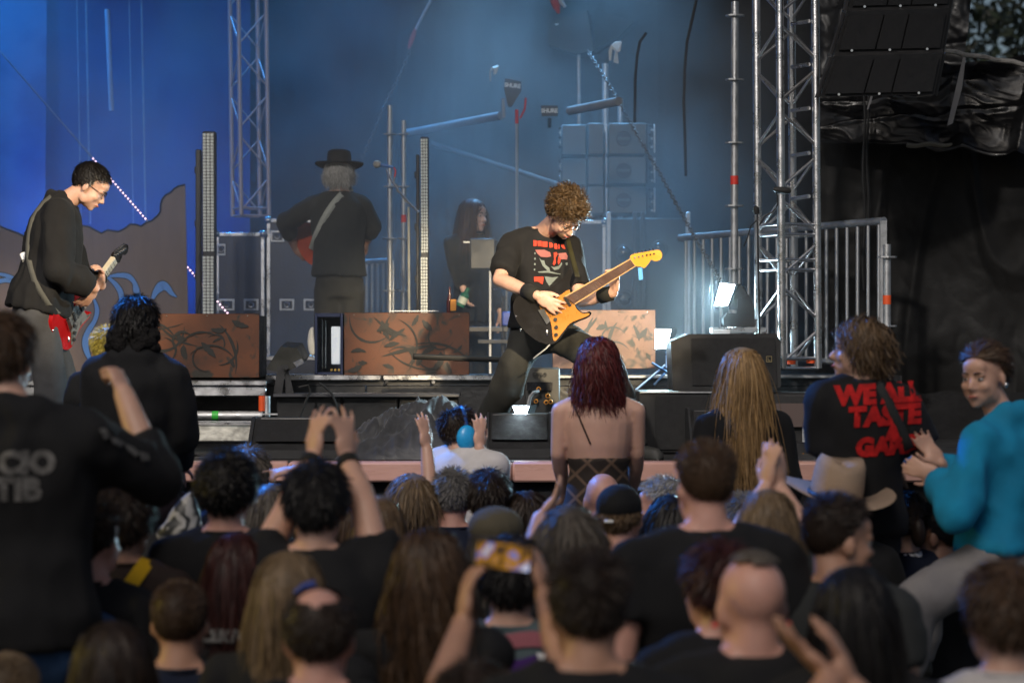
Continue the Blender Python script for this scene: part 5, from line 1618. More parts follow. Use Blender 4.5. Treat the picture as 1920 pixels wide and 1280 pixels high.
# ================================================================= THE BAND
def set_nb(p, target):
    p.nb_shift = Vector(target) - p.hc - Vector((0, 0, -.125 * p.k))
def drape_poly(on, polys, material, parent, name, lift=.004):
    """flat print: polygons in photo pixels carried onto the cloth along the view"""
    off = root_origin(on)
    bvh = BVHTree.FromPolygons([v.co + off for v in on.data.vertices], [p.vertices[:] for p in on.data.polygons])
    bm = bmesh.new()
    for poly in polys:
        bm.faces.new([bm.verts.new((x, y, 0)) for x, y in poly])
    bmesh.ops.triangulate(bm, faces=bm.faces[:])
    for it in range(3):
        bmesh.ops.subdivide_edges(bm, edges=[e for e in bm.edges if e.calc_length() > 4], cuts=1)
        bmesh.ops.triangulate(bm, faces=bm.faces[:])
    po = root_origin(parent)
    cam_p = Vector((0, 0, CAMZ))
    last = None
    for v in bm.verts:
        dr = (P(v.co.x, v.co.y, 10) - cam_p).normalized()
        hit = bvh.ray_cast(cam_p, dr, 40)
        if hit[0] is not None: last = hit[0]
        q = hit[0] if hit[0] is not None else (cam_p + dr * (last - cam_p).length if last is not None else P(v.co.x, v.co.y, 12.8))
        v.co = q - dr * lift - po
    me = bpy.data.meshes.new(name); bm.to_mesh(me); bm.free()
    me.materials.append(material)
    o = bpy.data.objects.new(name, me); link(o); o.parent = parent
    return o
def Z(zx, zy): return (960 + zx / 4.57, 380 + zy / 4.57)
G_BODY = [(55, 800), (20, 840), (8, 900), (30, 990), (90, 1080), (180, 1160), (270, 1205), (345, 1210), (400, 1180), (450, 1110), (510, 1050), (590, 1010), (650, 985), (680, 955), (676, 936), (655, 932), (610, 942), (560, 905), (535, 850),
          (480, 790), (500, 750), (495, 690), (512, 620), (505, 580), (485, 575), (440, 640), (360, 710), (250, 750), (130, 775)]
G_GUARD = [(490, 745), (400, 800), (300, 850), (240, 870), (240, 905), (310, 970), (340, 1060), (350, 1160), (375, 1182), (430, 1115), (500, 1032), (590, 993), (650, 968), (664, 950), (640, 946), (606, 950), (556, 912), (528, 858), (500, 820)]
G_NECK = [(452, 800), (540, 872), (1062, 545), (1012, 478)]
G_HEAD = [(1012, 470), (1024, 448), (1060, 436), (1130, 424), (1200, 412), (1250, 404), (1276, 418), (1286, 448), (1278, 480), (1252, 497), (1220, 500), (1192, 488), (1178, 510), (1150, 546), (1130, 560), (1100, 546), (1060, 540)]
def guitar(label, mp, M_body, M_guard, M_neck, M_board, M_headm, loc, group='electric guitars'):
    """mp(px, py, depth): drawing of the instrument -> world; depth 0 is its face, + is into the body"""
    o = thing('electric_guitar', label, 'guitar', loc, group)
    def slab(name, pts, d0, d1, m, parent=o):
        n = len(pts)
        vs = [mp(*Z(*p), d0) for p in pts] + [mp(*Z(*p), d1) for p in pts]
        fs = [tuple(range(n)), tuple(reversed(range(n, 2 * n)))] + [((i + 1) % n, i, n + i, n + (i + 1) % n) for i in range(n)]
        return MB().add(vs, fs).build(name, m, parent)
    def smooth_poly(pts, n=3):
        out = []
        L = len(pts)
        for i in range(L):
            p0, p1, p2, p3 = [Vector(pts[(i + k) % L]) for k in (-1, 0, 1, 2)]
            for s in range(n):
                t = s / n
                q = 0.5 * ((2 * p1) + (p2 - p0) * t + (2 * p0 - 5 * p1 + 4 * p2 - p3) * t * t + (3 * p1 - p0 - 3 * p2 + p3) * t ** 3)
                out.append((q.x, q.y))
        return out
    slab('body', smooth_poly(G_BODY), 0, .042, M_body)
    slab('pickguard', smooth_poly(G_GUARD), -.004, -.0005, M_guard)
    nk = slab('neck', G_NECK, -.012, .014, M_neck)
    ib = [(458, 808), (531, 866), (1054, 540), (1014, 488)]
    slab('fingerboard', ib, -.0145, -.0122, M_board, nk)
    for i in range(19):
        t = 1 - 2 ** (-(i + 1) / 12.0); t = t / (1 - 2 ** (-22 / 12.0))
        a = (1014 + (458 - 1014) * t, 488 + (808 - 488) * t); b = (1054 + (531 - 1054) * t, 540 + (866 - 540) * t)
        MB().tube(mp(*Z(*a), -.0155), mp(*Z(*b), -.0155), .0016, n=5).build('fret', M_CHROME, nk)
    for i in range(6):
        f = (i + .5) / 6
        a = (1014 + 40 * f, 488 + 52 * f); b = (285 + 40 * f, 915 + 70 * f)
        MB().tube(mp(*Z(*a), -.019), mp(*Z(*b), -.019), .0009, n=4).build('string', M_CHROME, o)
    hd = slab('headstock', smooth_poly(G_HEAD), 0, .014, M_headm)
    for (x, y) in ((1045, 430), (1078, 424), (1113, 416), (1147, 409), (1178, 404), (1209, 398)):
        MB().tube(mp(*Z(x, y - 8), .006), mp(*Z(x + 4, y + 12), .006), .0045, n=6).build('tuner', M_CHROME, hd)
        MB().tube(mp(*Z(x + 8, y + 40), -.008), mp(*Z(x + 8, y + 40), .0), .005, n=8).build('tuner_post', M_CHROME, hd)
    for (x, y) in ((372, 1000), (380, 1066), (378, 1130)):
        MB().tube(mp(*Z(x, y), -.016), mp(*Z(x, y), -.004), .010, n=10).build('knob', M_RUBBER, o)
    slab('bridge', [(222, 920), (272, 908), (330, 1010), (298, 1044)], -.012, -.0045, M_CHROME)
    slab('pickup', [(440, 812), (462, 800), (512, 880), (492, 894)], -.012, -.0045, M_RUBBER)
    slab('pickup', [(330, 880), (350, 868), (400, 950), (380, 962)], -.012, -.0045, M_RUBBER)
    MB().ell(mp(*Z(300, 1112), -.003), (.008, .004, .017)).build('jack_plate', M_CHROME, o)
    for q in ((35, 972), (75, 1085)):
        MB().ell(mp(*Z(*q), .0), (.006, .006, .006)).build('strap_button', M_CHROME, o)
    return o

# ---- main guitarist --------------------------------------------------------
g1 = Person('curly haired guitarist in black print T-shirt bent over a gold and black guitar', px=1060, ytop=352, d=12.78, yaw=143, pitch=54, roll=10, byaw=166, lean=2, side=0, k=.97, build=.97, skin='fair', ground=DECK, seed=1,
            group='band members on stage', voxel=.0068)
g1.hc = P(1060, 403, 12.80)
set_nb(g1, P(1019, 424, 12.98))
g1.arm(+1, P(936, 524, 12.78), P(1008, 554, 12.56), f=P(1068, 592, 12.52) - P(1010, 556, 12.56), n=(0.1, 1, .15), curl=.26, spread=.14, tside=1, thumb=.35)
g1.arm(-1, P(1090, 563, 12.80), P(1150, 549, 12.66), f=Vector((.10, -.10, 1)), n=Vector((-.72, -.62, .25)), curl=.62, spread=.10, tside=None, thumb=.3)
g1.build_body()
sh1 = g1.shirt(CL['black'], sleeve=.80, hem=-.70, grow=.013, amp=.012, voxel=.011, open_sleeve=.012, flare=.05)
hipL, hipR = g1.B(.085, -.01, -.74), g1.B(-.085, -.01, -.74)
g1.trousers(CL['blackjeans'], legs={+1: (hipL, P(960, 706, 12.95), P(906, 824, 13.25), Vector((-.4, -1, 0))), -1: (hipR, P(1138, 676, 12.60), P(1192, 842, 12.55), Vector((.75, -.6, 0)))}, voxel=.016, r=(.102, .082, .074), amp=.018, top=-.62, shoes='shoe_olive')
g1.hair('curly', 'curlbrown')
make_hair(g1.root, g1.hc + g1.Rh @ Vector((0, .048, -.083)), g1.Rh, .60, dict(n=600, len=.007, k=3, lift=.7, side=.002, top=.002, w=.0026, hairline=-9, only=(.55, -1, .30), capf=0), HAIR['darkblonde'], 5, (), 'beard')
g1.glasses(mat('gold_frame', (.55, .40, .22), .25, 1.0))
g1.face(eyes=True, brow='brown')
M_BAND = cloth_mat('wristband', (.016, .016, .014))
for sd, t0, t1 in ((1, .70, .97), (-1, .62, .95)):
    A = g1.arms[sd]; a, b = A['e'].lerp(A['w'], t0), A['e'].lerp(A['w'], t1)
    MB().tube(a, b, .044, .040, n=18).build('wristband', M_BAND, g1.root, smooth=True)
# printed shirt
U = lambda x, y: (985 + x / 11.13, 430 + y / 11.13)
M_PR, M_PG, M_PP = cloth_mat('print_red', (.50, .055, .03)), cloth_mat('print_grey', (.17, .20, .19)), cloth_mat('print_pink', (.30, .11, .10))
red = [[(168, 225), (240, 232), (240, 290), (232, 350), (168, 352)], [(248, 240), (338, 240), (346, 362), (306, 350), (262, 352)], [(352, 250), (462, 255), (462, 372), (352, 362)], [(498, 270), (545, 275), (580, 310), (575, 375), (502, 385)],
       [(604, 300), (650, 290), (672, 350), (665, 415), (606, 402)], [(690, 300), (712, 300), (716, 400), (692, 410)], [(742, 312), (800, 305), (838, 410), (790, 400), (752, 360)],
       [(180, 990), (380, 985), (378, 1060), (360, 1150), (270, 1090), (185, 1090)], [(590, 480), (660, 478), (672, 520), (630, 600), (640, 700), (600, 755), (570, 720), (600, 620)], [(690, 560), (735, 600), (730, 690), (690, 740), (672, 690)]]
pink = [[(205, 425), (400, 425), (520, 480), (540, 560), (460, 585), (320, 572), (250, 505)], [(690, 500), (850, 485), (882, 560), (870, 630), (720, 625), (700, 570)]]
grey = [[(290, 590), (330, 640), (395, 650), (420, 740), (500, 800), (520, 880), (470, 870), (360, 760)], [(530, 770), (600, 790), (700, 760), (760, 680), (770, 730), (700, 830), (610, 850)], [(260, 880), (470, 862), (740, 930), (720, 945), (470, 905), (280, 905)],
        [(400, 980), (560, 1000), (690, 985), (600, 1080), (500, 1185), (440, 1090)], [(188, 480), (214, 480), (214, 520), (188, 520)], [(186, 592), (216, 592), (216, 632), (186, 632)], [(184, 706), (214, 706), (214, 746), (184, 746)], [(178, 822), (206, 822), (206, 858), (178, 858)], [(836, 700), (880, 690), (884, 740), (850, 756)]]
for nm, pl, m_, lf in (('grey_print', grey, M_PG, .004), ('pink_print', pink, M_PP, .006), ('red_print', red, M_PR, .008)):
    for p in pl: drape_poly(sh1, [[U(*q) for q in p]], m_, sh1, nm, lf)
GD = 12.56
gm = lambda px, py, dz: P(px, py, GD + dz - (px - 1065) * .0006)
guitar('gold and black electric guitar with yellow headstock held by curly guitarist', gm, mat('guitar_black', (.012, .011, .011), .18, 0, .1), mat('guitar_gold', (.48, .19, .03), .3, .15, .12, 7), mat('maple', (.48, .30, .13), .35, 0, .15, 8),
       mat('rosewood', (.10, .045, .025), .45, 0, .25, 20), mat('amber_maple', (.60, .28, .035), .25, 0, .1, 8), P(1065, 600, GD))
st1 = g1.strip([P(1083, 519, 12.58)] + [on_cloth(sh1, x_, y_, 12.8, .006) for x_, y_ in ((1081, 508), (1078, 496), (1075, 484), (1072, 472), (1069, 460), (1067, 450), (1065, 441))], .026, cloth_mat('olive_strap', (.035, .032, .012)), 'guitar_strap', nrm=(0, -1, .1))
o = MB().path([P(1031, 646, GD - .02), P(1022, 655, GD - .03), P(1010, 664, GD - .03), P(1000, 672, GD)], .004, 6).build('guitar_lead', mat('grey_lead', (.35, .35, .33), .4), loc=P(1010, 664, GD)); tag(o, 'pale jack lead hanging from the gold guitar', 'cable')
o = MB().prism([P(1196, 502, GD - .1), P(1204, 502, GD - .1), P(1206, 524, GD - .1), P(1198, 525, GD - .1)], (0, .003, 0)).build('blue_tag', mat('blue_tag', (.01, .25, .62), .5), loc=P(1200, 525, GD - .1)); tag(o, 'small blue tag dangling under the yellow headstock', 'tag')

# ---- left guitarist ---------------------------------------------------------
D1 = 13.2
g2 = Person('dark haired guitarist in black shirt and grey jeans bowing over a red guitar', px=172, ytop=306, d=D1, yaw=88, pitch=36, byaw=74, lean=13, k=1.0, build=1.08, skin='fair', ground=DECK, seed=2, group='band members on stage', voxel=.0074)
g2.hc = P(168, 350, D1)
set_nb(g2, P(124, 374, D1 + .02))
g2.arm(+1, P(106, 508, D1 - .26), P(178, 540, D1 - .16), f=P(152, 582, D1 - .12) - P(180, 545, D1 - .16), n=Vector((-.5, .8, .2)), curl=.25, spread=.08)
g2.arm(-1, P(150, 520, D1 + .24), P(190, 535, D1 + .16), f=Vector((.1, -.4, 1)), n=Vector((-.6, -.5, .1)), curl=.6)
g2.build_body()
def collar_extra(mb):
    for a in range(9):
        t = math.pi * (a / 8 - .5)
        q = g2.B(.075 * math.sin(t) * .95, -.034 - .062 * math.cos(t), -.128)
        mb.ell(q, (.028, .028, .042), g2.Rb)
sh2 = g2.shirt(CL['black'], sleeve=1.86, hem=-.78, grow=.024, amp=.018, voxel=.012, flare=.07, extra=collar_extra, collar=False)
a1, a2 = g2.B(.09, -.02, -.80), g2.B(-.09, -.02, -.80)
g2.trousers(CL['greyjeans'], legs={1: (a1, P(96, 720, D1 - .05), P(92, 846, D1 - .05), Vector((.9, -.2, 0))), -1: (a2, P(122, 720, D1 + .12), P(124, 836, D1 + .15), Vector((.9, -.2, 0)))}, voxel=.018, r=(.112, .086, .075), amp=.009)
g2.hair(dict(n=2600, len=.034, k=5, lift=.15, side=.012, top=.022, lenz=.55, w=.0036, mess=.07, comb=(0, .5, -.2)), 'black')
make_hair(g2.root, g2.hc, g2.Rh, 1.0, dict(n=500, len=.028, k=4, lift=.2, side=.017, top=.02, w=.0036, mess=.15, only=(.15, -.05, .0), hairline=.0, capf=0, bald=(0, 1, .15)), HAIR['grey'], 8, (), 'grey_sides')
g2.glasses()
g2.face(eyes=False, brow='black')
def gmap2():
    Uv = Vector((.23, .40, .44)).normalized()
    Nv = Vector((.99, -.06, .08)); Nv = (Nv - Uv * Nv.dot(Uv)).normalized()
    Vv = Uv.cross(Nv).normalized()
    O = P(150, 584, D1 + .06)
    ca, sa = math.cos(R(32.3)), math.sin(R(32.3))
    def f(px, py, dz):
        x, y = (px - 1065) / 350, -(py - 575) / 350
        u, v = x * ca + y * sa, -x * sa + y * ca
        return O + Uv * u - Vv * v * (1 if Vv.z < 0 else -1) - Nv * dz
    return f
guitar('glossy red electric guitar held by the left guitarist', gmap2(), mat('guitar_red', (.36, .008, .010), .2), mat('guitar_pearl', (.16, .16, .155), .3, .2, .4, 30), mat('pale_maple', (.62, .55, .42), .35, 0, .15, 8), mat('pale_board', (.50, .48, .42), .4), mat('black_head', (.012, .010, .010), .3), P(152, 650, D1 - .1))
M_STRAP = cloth_mat('grey_strap', (.09, .09, .08))
g2.strip([on_cloth(sh2, x_, y_, D1, .005) for x_, y_ in ((102, 371), (90, 380), (78, 394), (69, 412), (63, 434), (60, 458), (62, 482), (70, 505), (80, 528), (92, 550), (106, 572), (120, 590))], .032, M_STRAP, 'guitar_strap', nrm=(-.25, -1, .1))
for i, (px, py, w_, h_) in enumerate(((52, 484, 12, 20), (76, 610, 26, 34))):
    c = on_cloth(sh2, px, py, D1, .012) if i == 0 else P(px, py, D1 - .16)
    q = MB().box(c, (S(w_, D1), .03, S(h_, D1)), roty(R(-20 if i == 0 else 0)), bev=.006).build('belt_pack', mat('pack_white', (.8, .8, .82), .35), g2.root)
    MB().box(c + Vector((0, -.018, -.02)), (S(w_ * .6, D1), .01, S(h_ * .3, D1)), bev=.003).build('pack_plate', M_CHROME, q)

# ---- man in the hat, back turned ----------------------------------------------
D3 = 16.2
g3 = Person('grey haired man in dark hat and waistcoat with his back turned', px=636, ytop=300, d=D3, yaw=0, pitch=6, byaw=-4, k=1.04, build=.92, skin='tan', ground=DECK, seed=3, group='band members on stage', voxel=.009)
g3.hc = P(636, 328, D3)
g3.arm(-1, P(536, 416, D3 + .1), P(552, 462, D3 + .25), f=Vector((.6, .2, -.6)), n=Vector((.3, 1, 0)), curl=.4)
g3.arm(+1, P(698, 424, D3 + .05), P(688, 452, D3 + .20), f=Vector((-.1, .1, -1)), n=Vector((-1, 0, 0)), curl=.5)
g3.build_body()
g3.shirt(CL['charcoal'], sleeve=1.62, hem=-.66, grow=.014, amp=.008, name='shirt')
vest3 = g3.shirt(CL['vest'], sleeve=.05, hem=-.70, grow=.026, amp=.006, name='waistcoat', arms=(), collar=False, flare=.02)
g3.trousers(CL['blackjeans'], voxel=.018, r=(.100, .078, .068), amp=.010)
g3.hair('hatman', 'silver')
ht = MB()
up = g3.Rh @ Vector((0, 0, 1))
HB = g3.H(0, -.012, .055)
prof = [(.190, .0), (.193, .006), (.10, .012), (.098, .02), (.094, .08), (.088, .105), (.07, .112), (.001, .108)]
n = 28
vs, fs = [], []
for r_, z_ in prof:
    for i in range(n):
        a = 2 * math.pi * i / n
        vs.append(HB + g3.Rh @ Vector((r_ * math.cos(a) * .88, r_ * math.sin(a), z_ + .018 * (r_ > .12) * math.cos(a) ** 2)))
for k in range(len(prof) - 1):
    for i in range(n):
        j = (i + 1) % n
        fs.append((k * n + i, k * n + j, k * n + n + j, k * n + n + i))
ht.add(vs, fs).build('hat', cloth_mat('hat_felt', (.014, .014, .015)), g3.root, smooth=True)
g3.strip([on_cloth(vest3, x_, y_, D3, .005) for x_, y_ in ((660, 352), (652, 358), (643, 367), (634, 378), (625, 390), (617, 402), (609, 416), (602, 430), (595, 444), (589, 458), (584, 468))], .046, cloth_mat('pale_strap', (.34, .36, .33)), 'guitar_strap', nrm=(0, -1, .1))
def gmap3():
    O = P(606, 468, D3 + .22)
    def f(px, py, dz):
        x, y = (px - 1040) / 350, -(py - 600) / 350
        a = R(-20); u, v = x * math.cos(a) - y * math.sin(a), x * math.sin(a) + y * math.cos(a)
        return O + Vector((u if u < 0 else u * .35, .05 + max(0, u) * .8, v)) + Vector((0, -dz, 0))
    return f
guitar('orange red guitar mostly hidden in front of the man in the hat', gmap3(), mat('guitar_orange', (.50, .07, .015), .2), mat('guitar_orange2', (.35, .05, .01), .25), mat('maple', (.48, .30, .13), .35), mat('rosewood', (.10, .045, .025), .45), mat('amber_maple', (.72, .36, .05), .25), P(606, 480, D3 + .22))

# ---- woman backstage -----------------------------------------------------------
D4 = 17.1
g4 = Person('woman with dark red hair standing backstage with a bottle', px=888, ytop=370, d=D4, yaw=128, pitch=2, byaw=150, k=1.0, build=.95, skin='pale', ground=DECK, seed=4, female=True, group='band members on stage', voxel=.0085)
g4.arm(+1, P(855, 500, D4 - .05), P(870, 545, D4 - .2), f=Vector((.15, -.2, -1)), n=Vector((1, 0, 0)), curl=.55)
g4.build_body(); g4.shirt(CL['black'], sleeve=1.85, hem=-.80, grow=.012); g4.trousers(CL['black'])
g4.hair('long', 'darkred'); g4.face()
bo = thing('held_bottle', 'green bottle tilted in the hand of the backstage woman', 'bottle', P(870, 560, D4 - .25))
a, b = P(878, 540, D4 - .26), P(862, 574, D4 - .26)
MB().path([a, a.lerp(b, .25), a.lerp(b, .35), b], .034, 12, [.45, .5, 1, 1]).build('glass', mat('green_glass', (.02, .12, .07), .12), bo)
MB().tube(a.lerp(b, .5), a.lerp(b, .85), .0348, n=12, cap=False).build('label_band', mat('silver_label', (.45, .5, .42), .4), bo)
# ================================================================= THE CROWD
_cs = [20]
def crowd(label, px, ytop, hpx, yaw=0, hair='short', colour='darkbrown', skin='fair', shirt='black', sleeve=.55, trousers='blackjeans', hood=False, arms=None, build_shirt=True, finish=True, grow=.015, vox=.0138, **kw):
    _cs[0] += 1
    p = Person(label, px=px, ytop=ytop, hpx=hpx, yaw=yaw, skin=skin, seed=_cs[0], voxel=vox, **kw)
    if arms:
        for sd, a in arms(p).items(): p.arm(sd, **a)
    if finish:
        p.build_body()
        if build_shirt: p.shirt(CL[shirt], sleeve=sleeve, hood=hood, grow=grow)
        p.trousers(CL[trousers], voxel=.036)
        if hair: p.hair(hair, colour)
    return p
def raised(e, w_, f=None, n=(0, 1, 0), **kw):
    return dict(e=None, elbow=e, wrist=w_, f=f, n=n, **{k: v for k, v in kw.items()}) if False else dict(elbow=e, wrist=w_, f=f, n=n, **kw)

# ---------------- raised above the crowd
def sitting_legs(p, spread=.14, fwd=.36):
    out = {}
    for sd in (-1, 1):
        h = p.B(sd * .085, 0, -.80)
        kn = h + p.Rb @ Vector((sd * spread * .5, fwd, -.06)); a = kn + p.Rb @ Vector((0, -.05, -.36))
        out[sd] = (h, kn, a, p.Rb @ Vector((0, 1, 0)))
    return out
# pointing man in the printed black hoodie
DE1 = 6.9
e1 = Person('brown haired person in printed black hoodie pointing at the stage', px=4, ytop=588, hpx=170, d=DE1, yaw=12, byaw=8, k=1.06, build=1.14, seed=101, skin='fair', ground=0, voxel=.0085)
set_nb(e1, P(38, 752, DE1 - .03))
e1.arm(+1, P(292, 896, DE1 + .10), P(232, 738, DE1 + .20), f=P(204, 660, DE1 + .26) - P(232, 738, DE1 + .20), n=Vector((-.8, .5, 0)), fingers=(.9, 1.1, 1.2, 1.2), thumb=.2)
e1.arm(-1, P(-190, 950, DE1), P(-170, 1080, DE1 + .2))
e1.build_body()
sE1 = e1.shirt(CL['black'], sleeve=1.48, hood=True, hem=-.80, grow=.026, amp=.012, flare=.05)
e1.trousers(CL['jeans'], legs=sitting_legs(e1), voxel=.022, r=(.115, .085, .07))
e1.hair('thick', 'brown')
M_PRT = mat('worn_print', (.12, .115, .11), .85, 0, .75, 38, .2, 200, spec=.2)
for t_, x_, y_, sz in (('CIO', 78, 862, .085), ('TIB', 62, 910, .085)):
    drape(sE1, t_, sz, P(x_, y_, DE1), (1, 0, 0), (0, 0, 1), (0, 1, 0), M_PRT, sE1, offset=.006, spacing=1.05)
for pl in ([(186, 804), (198, 801), (208, 818), (196, 824)], [(206, 818), (222, 822), (234, 830), (226, 838), (212, 830)], [(234, 830), (250, 838), (262, 848), (254, 856), (238, 842)], [(262, 846), (278, 850), (280, 862), (266, 864)]):
    drape_poly(sE1, [pl], M_PRT, sE1, 'sleeve_print', .012)

# woman with two hair buns
DE2 = 10.2
e2 = Person('dark haired woman with two low buns in a black hoodie seated above the crowd', px=257, ytop=556, d=DE2, yaw=6, byaw=3, k=1.0, build=.96, seed=102, skin='fair', ground=0, voxel=.0095, female=True)
e2.arm(-1, P(176, 800, DE2), P(185, 870, DE2 + .2)); e2.arm(+1, P(338, 810, DE2), P(335, 870, DE2 + .2))
e2.build_body(); e2.shirt(CL['black'], sleeve=1.95, hood=True, hem=-.72, grow=.030, amp=.011)
e2.trousers(CL['purple'], legs=sitting_legs(e2), voxel=.022, r=(.12, .09, .07))
e2.hair(dict(STYLES['thick'], side=.026, len=.045, comb=(0, -.6, -.5)), 'black')
for sx in (-1, 1):
    mbb = MB()
    for q_, r_ in (((.062, -.088, -.055), .046), ((.085, -.070, -.030), .034), ((.040, -.105, -.075), .036), ((.090, -.080, -.080), .030), ((.050, -.095, -.020), .036)):
        mbb.ell(e2.H(sx * q_[0], q_[1], q_[2]), (r_, r_, r_ * .9))
    me = remesh(mbb, 'hair_bun', e2.root.location, .006, 1, mat('hair_bun_black', (.007, .006, .006), .75, 0, .4, 60, .8, 90, spec=.2)); crumple(me, .009, 42, 3 + sx)
    o = bpy.data.objects.new('hair_bun', me); link(o); o.parent = e2.root
crowd('small fair haired child beside the woman with the buns', 202, 612, 92, yaw=-10, s=.86, k=.7, hair='short', colour='yellow', shirt='black', ground=0)

# red haired woman with bare back
DE4 = 10.55
e4 = Person('red haired woman with bare back and dark checked top', px=1122, ytop=628, d=DE4, yaw=2, byaw=2, k=1.0, build=.98, seed=104, skin='fair', ground=0, voxel=.0085, female=True)
e4.arm(-1, P(1046, 850, DE4 - .02), P(1060, 930, DE4 + .18)); e4.arm(+1, P(1195, 850, DE4), P(1185, 930, DE4 + .2))
e4.build_body(shoulders_bare=True)
def checked():
    m = bpy.data.materials.new('checked_cloth'); m.use_nodes = True
    nt = m.node_tree; b = nt.nodes['Principled BSDF']; b.inputs['Roughness'].default_value = .8
    tc = nt.nodes.new('ShaderNodeTexCoord'); cr = []
    for rot in (R(45), R(-45)):
        mp = nt.nodes.new('ShaderNodeMapping'); mp.inputs['Rotation'].default_value = (0, rot, 0)
        wv = nt.nodes.new('ShaderNodeTexWave'); wv.inputs['Scale'].default_value = 4.2; wv.bands_direction = 'X'; wv.inputs['Distortion'].default_value = .4
        nt.links.new(tc.outputs['Object'], mp.inputs[0]); nt.links.new(mp.outputs[0], wv.inputs['Vector'])
        mr = nt.nodes.new('ShaderNodeMapRange'); mr.inputs[1].default_value, mr.inputs[2].default_value = .88, .99
        nt.links.new(wv.outputs['Fac'], mr.inputs[0]); cr.append(mr)
    mx = nt.nodes.new('ShaderNodeMath'); mx.operation = 'MAXIMUM'
    nt.links.new(cr[0].outputs[0], mx.inputs[0]); nt.links.new(cr[1].outputs[0], mx.inputs[1])
    mi = nt.nodes.new('ShaderNodeMix'); mi.data_type = 'RGBA'; mi.inputs[6].default_value = (.022, .014, .009, 1); mi.inputs[7].default_value = (.13, .08, .05, 1)
    nt.links.new(mx.outputs[0], mi.inputs['Factor']); nt.links.new(mi.outputs[2], b.inputs['Base Color'])
    return m
mbt = MB(); loft(mbt, e4.torso_secs(.010, -.80, -.435))
me = remesh(mbt, 'checked_top', e4.root.location, .014, 2, checked()); crumple(me, .005, 10, 5)
o = bpy.data.objects.new('checked_top', me); link(o); o.parent = e4.root
e4.trousers(CL['black'], legs=sitting_legs(e4), voxel=.022, top=-.76)
_off = root_origin(e4.body)
_bv = BVHTree.FromPolygons([v.co + _off for v in e4.body.data.vertices], [p.vertices[:] for p in e4.body.data.polygons])
def on_back(px, py, d, lift=.004):
    q = P(px, py, d); h = _bv.ray_cast(q - Vector((0, .6, 0)), Vector((0, 1, 0)), 2)
    return (h[0] if h[0] is not None else q) - Vector((0, lift, 0))
MB().path([on_back(1068 + i * 5.3, 742 + i * 12.5, DE4) for i in range(8)], .0045, 6).build('shoulder_strap', CL['brown'], e4.root)
e4.hair(dict(STYLES['long'], len=.235, n=2500, side=.022, grav=.38, mess=.18, gmess=.10, curl=.008, cfreq=1.8), 'red')

# girl with long fair hair
DE5 = 10.4
e5 = Person('girl with very long straight fair hair and black top', px=1388, ytop=648, d=DE5, yaw=-28, byaw=-10, k=1.0, build=.92, seed=105, skin='pale', ground=0, voxel=.0095, female=True)
e5.build_body(); e5.shirt(CL['black'], sleeve=1.9, grow=.014); e5.trousers(CL['black'], legs=sitting_legs(e5))
e5.hair(dict(STYLES['long'], len=.58, n=2500, k=13, side=.016, grav=.43, gmess=.075), 'blonde')

# person in the lettered T-shirt
DE6 = 9.2
e6 = Person('brown haired person with glasses in black T-shirt with red lettering', px=1612, ytop=592, d=DE6, yaw=-84, byaw=-6, pitch=-4, k=.98, build=.92, seed=106, skin='fair', ground=0, voxel=.0085)
e6.arm(-1, P(1556, 880, DE6 - .02), P(1545, 838, DE6 + .22), f=Vector((-.15, .1, 1)), n=Vector((1, .2, 0)), curl=.15)
e6.arm(+1, P(1738, 868, DE6), P(1690, 850, DE6 + .25))
e6.build_body(); sE6 = e6.shirt(CL['black'], sleeve=.72, grow=.024, hem=-.76, amp=.009, open_sleeve=.026)
e6.trousers(CL['black'], legs=sitting_legs(e6))
e6.hair(dict(STYLES['bob'], len=.115, curl=.010, mess=.35, n=2800, side=.016, top=.018), 'lightbrown'); e6.glasses(); e6.face(eyes=False)
M_RED = mat('red_lettering', (.48, .016, .016), .85, 0, .5, 26, .2, 200, spec=.2)
for t_, x_, y_, sz in (('WE ALL', 1641, 738, .098), ('TASTE', 1650, 778, .100), ('A', 1664, 808, .078), ('GAME', 1654, 834, .092)):
    drape(sE6, t_, sz, P(x_, y_, DE6), (1, 0, .05), (-.03, 0, 1), (0, 1, 0), M_RED, sE6, offset=.0065, spacing=1.02, lift=.005, shear=.08)
e6.strip([on_cloth(sE6, 1622 + 8.4 * i, 690 + 16.5 * i, DE6, .012) for i in range(11)], .042, CL['charcoal'], 'bag_strap', nrm=(0, -1, .05))

# girl in the teal hoodie
DE7 = 8.9
e7 = Person('girl in teal hoodie and grey trousers looking back over her shoulder', px=1846, ytop=638, d=DE7, yaw=-138, pitch=6, byaw=-48, lean=3, k=1.0, build=.96, seed=107, skin='fair', ground=0, voxel=.0075, female=True)
set_nb(e7, P(1866, 768, DE7 + .03))
e7.arm(-1, P(1796, 962, DE7 - .18), P(1762, 892, DE7 - .02), f=Vector((-1, .3, .35)), n=Vector((.3, .9, 0)), curl=.25)
e7.arm(+1, P(1800, 930, DE7 + .25), P(1764, 868, DE7 + .12), f=Vector((-.7, .2, .9)), n=Vector((.3, -.9, 0)), curl=.2)
e7.build_body()
e7.shirt(CL['teal'], sleeve=1.95, hood=True, hem=-.66, grow=.030, amp=.022, flare=.05)
hp = e7.B(0, 0, -.80)
e7.trousers(CL['grey'], top=-.6, legs={-1: (P(1880, 1046, DE7 - .06), P(1716, 1128, DE7 - .15), P(1700, 1260, DE7 - .1), Vector((-1, .3, 0))), 1: (P(1900, 1046, DE7 + .12), P(1740, 1110, DE7 + .28), P(1720, 1240, DE7 + .3), Vector((-1, .3, 0)))}, voxel=.02, r=(.115, .088, .07), amp=.010)
e7.hair('pulled', 'brown'); e7.face(brow='brown')
mbb = MB(); mbb.torus(e7.H(.0, -.125, .02), e7.Rh @ Vector((0, 1, .2)), .035, .017, 18, 8)
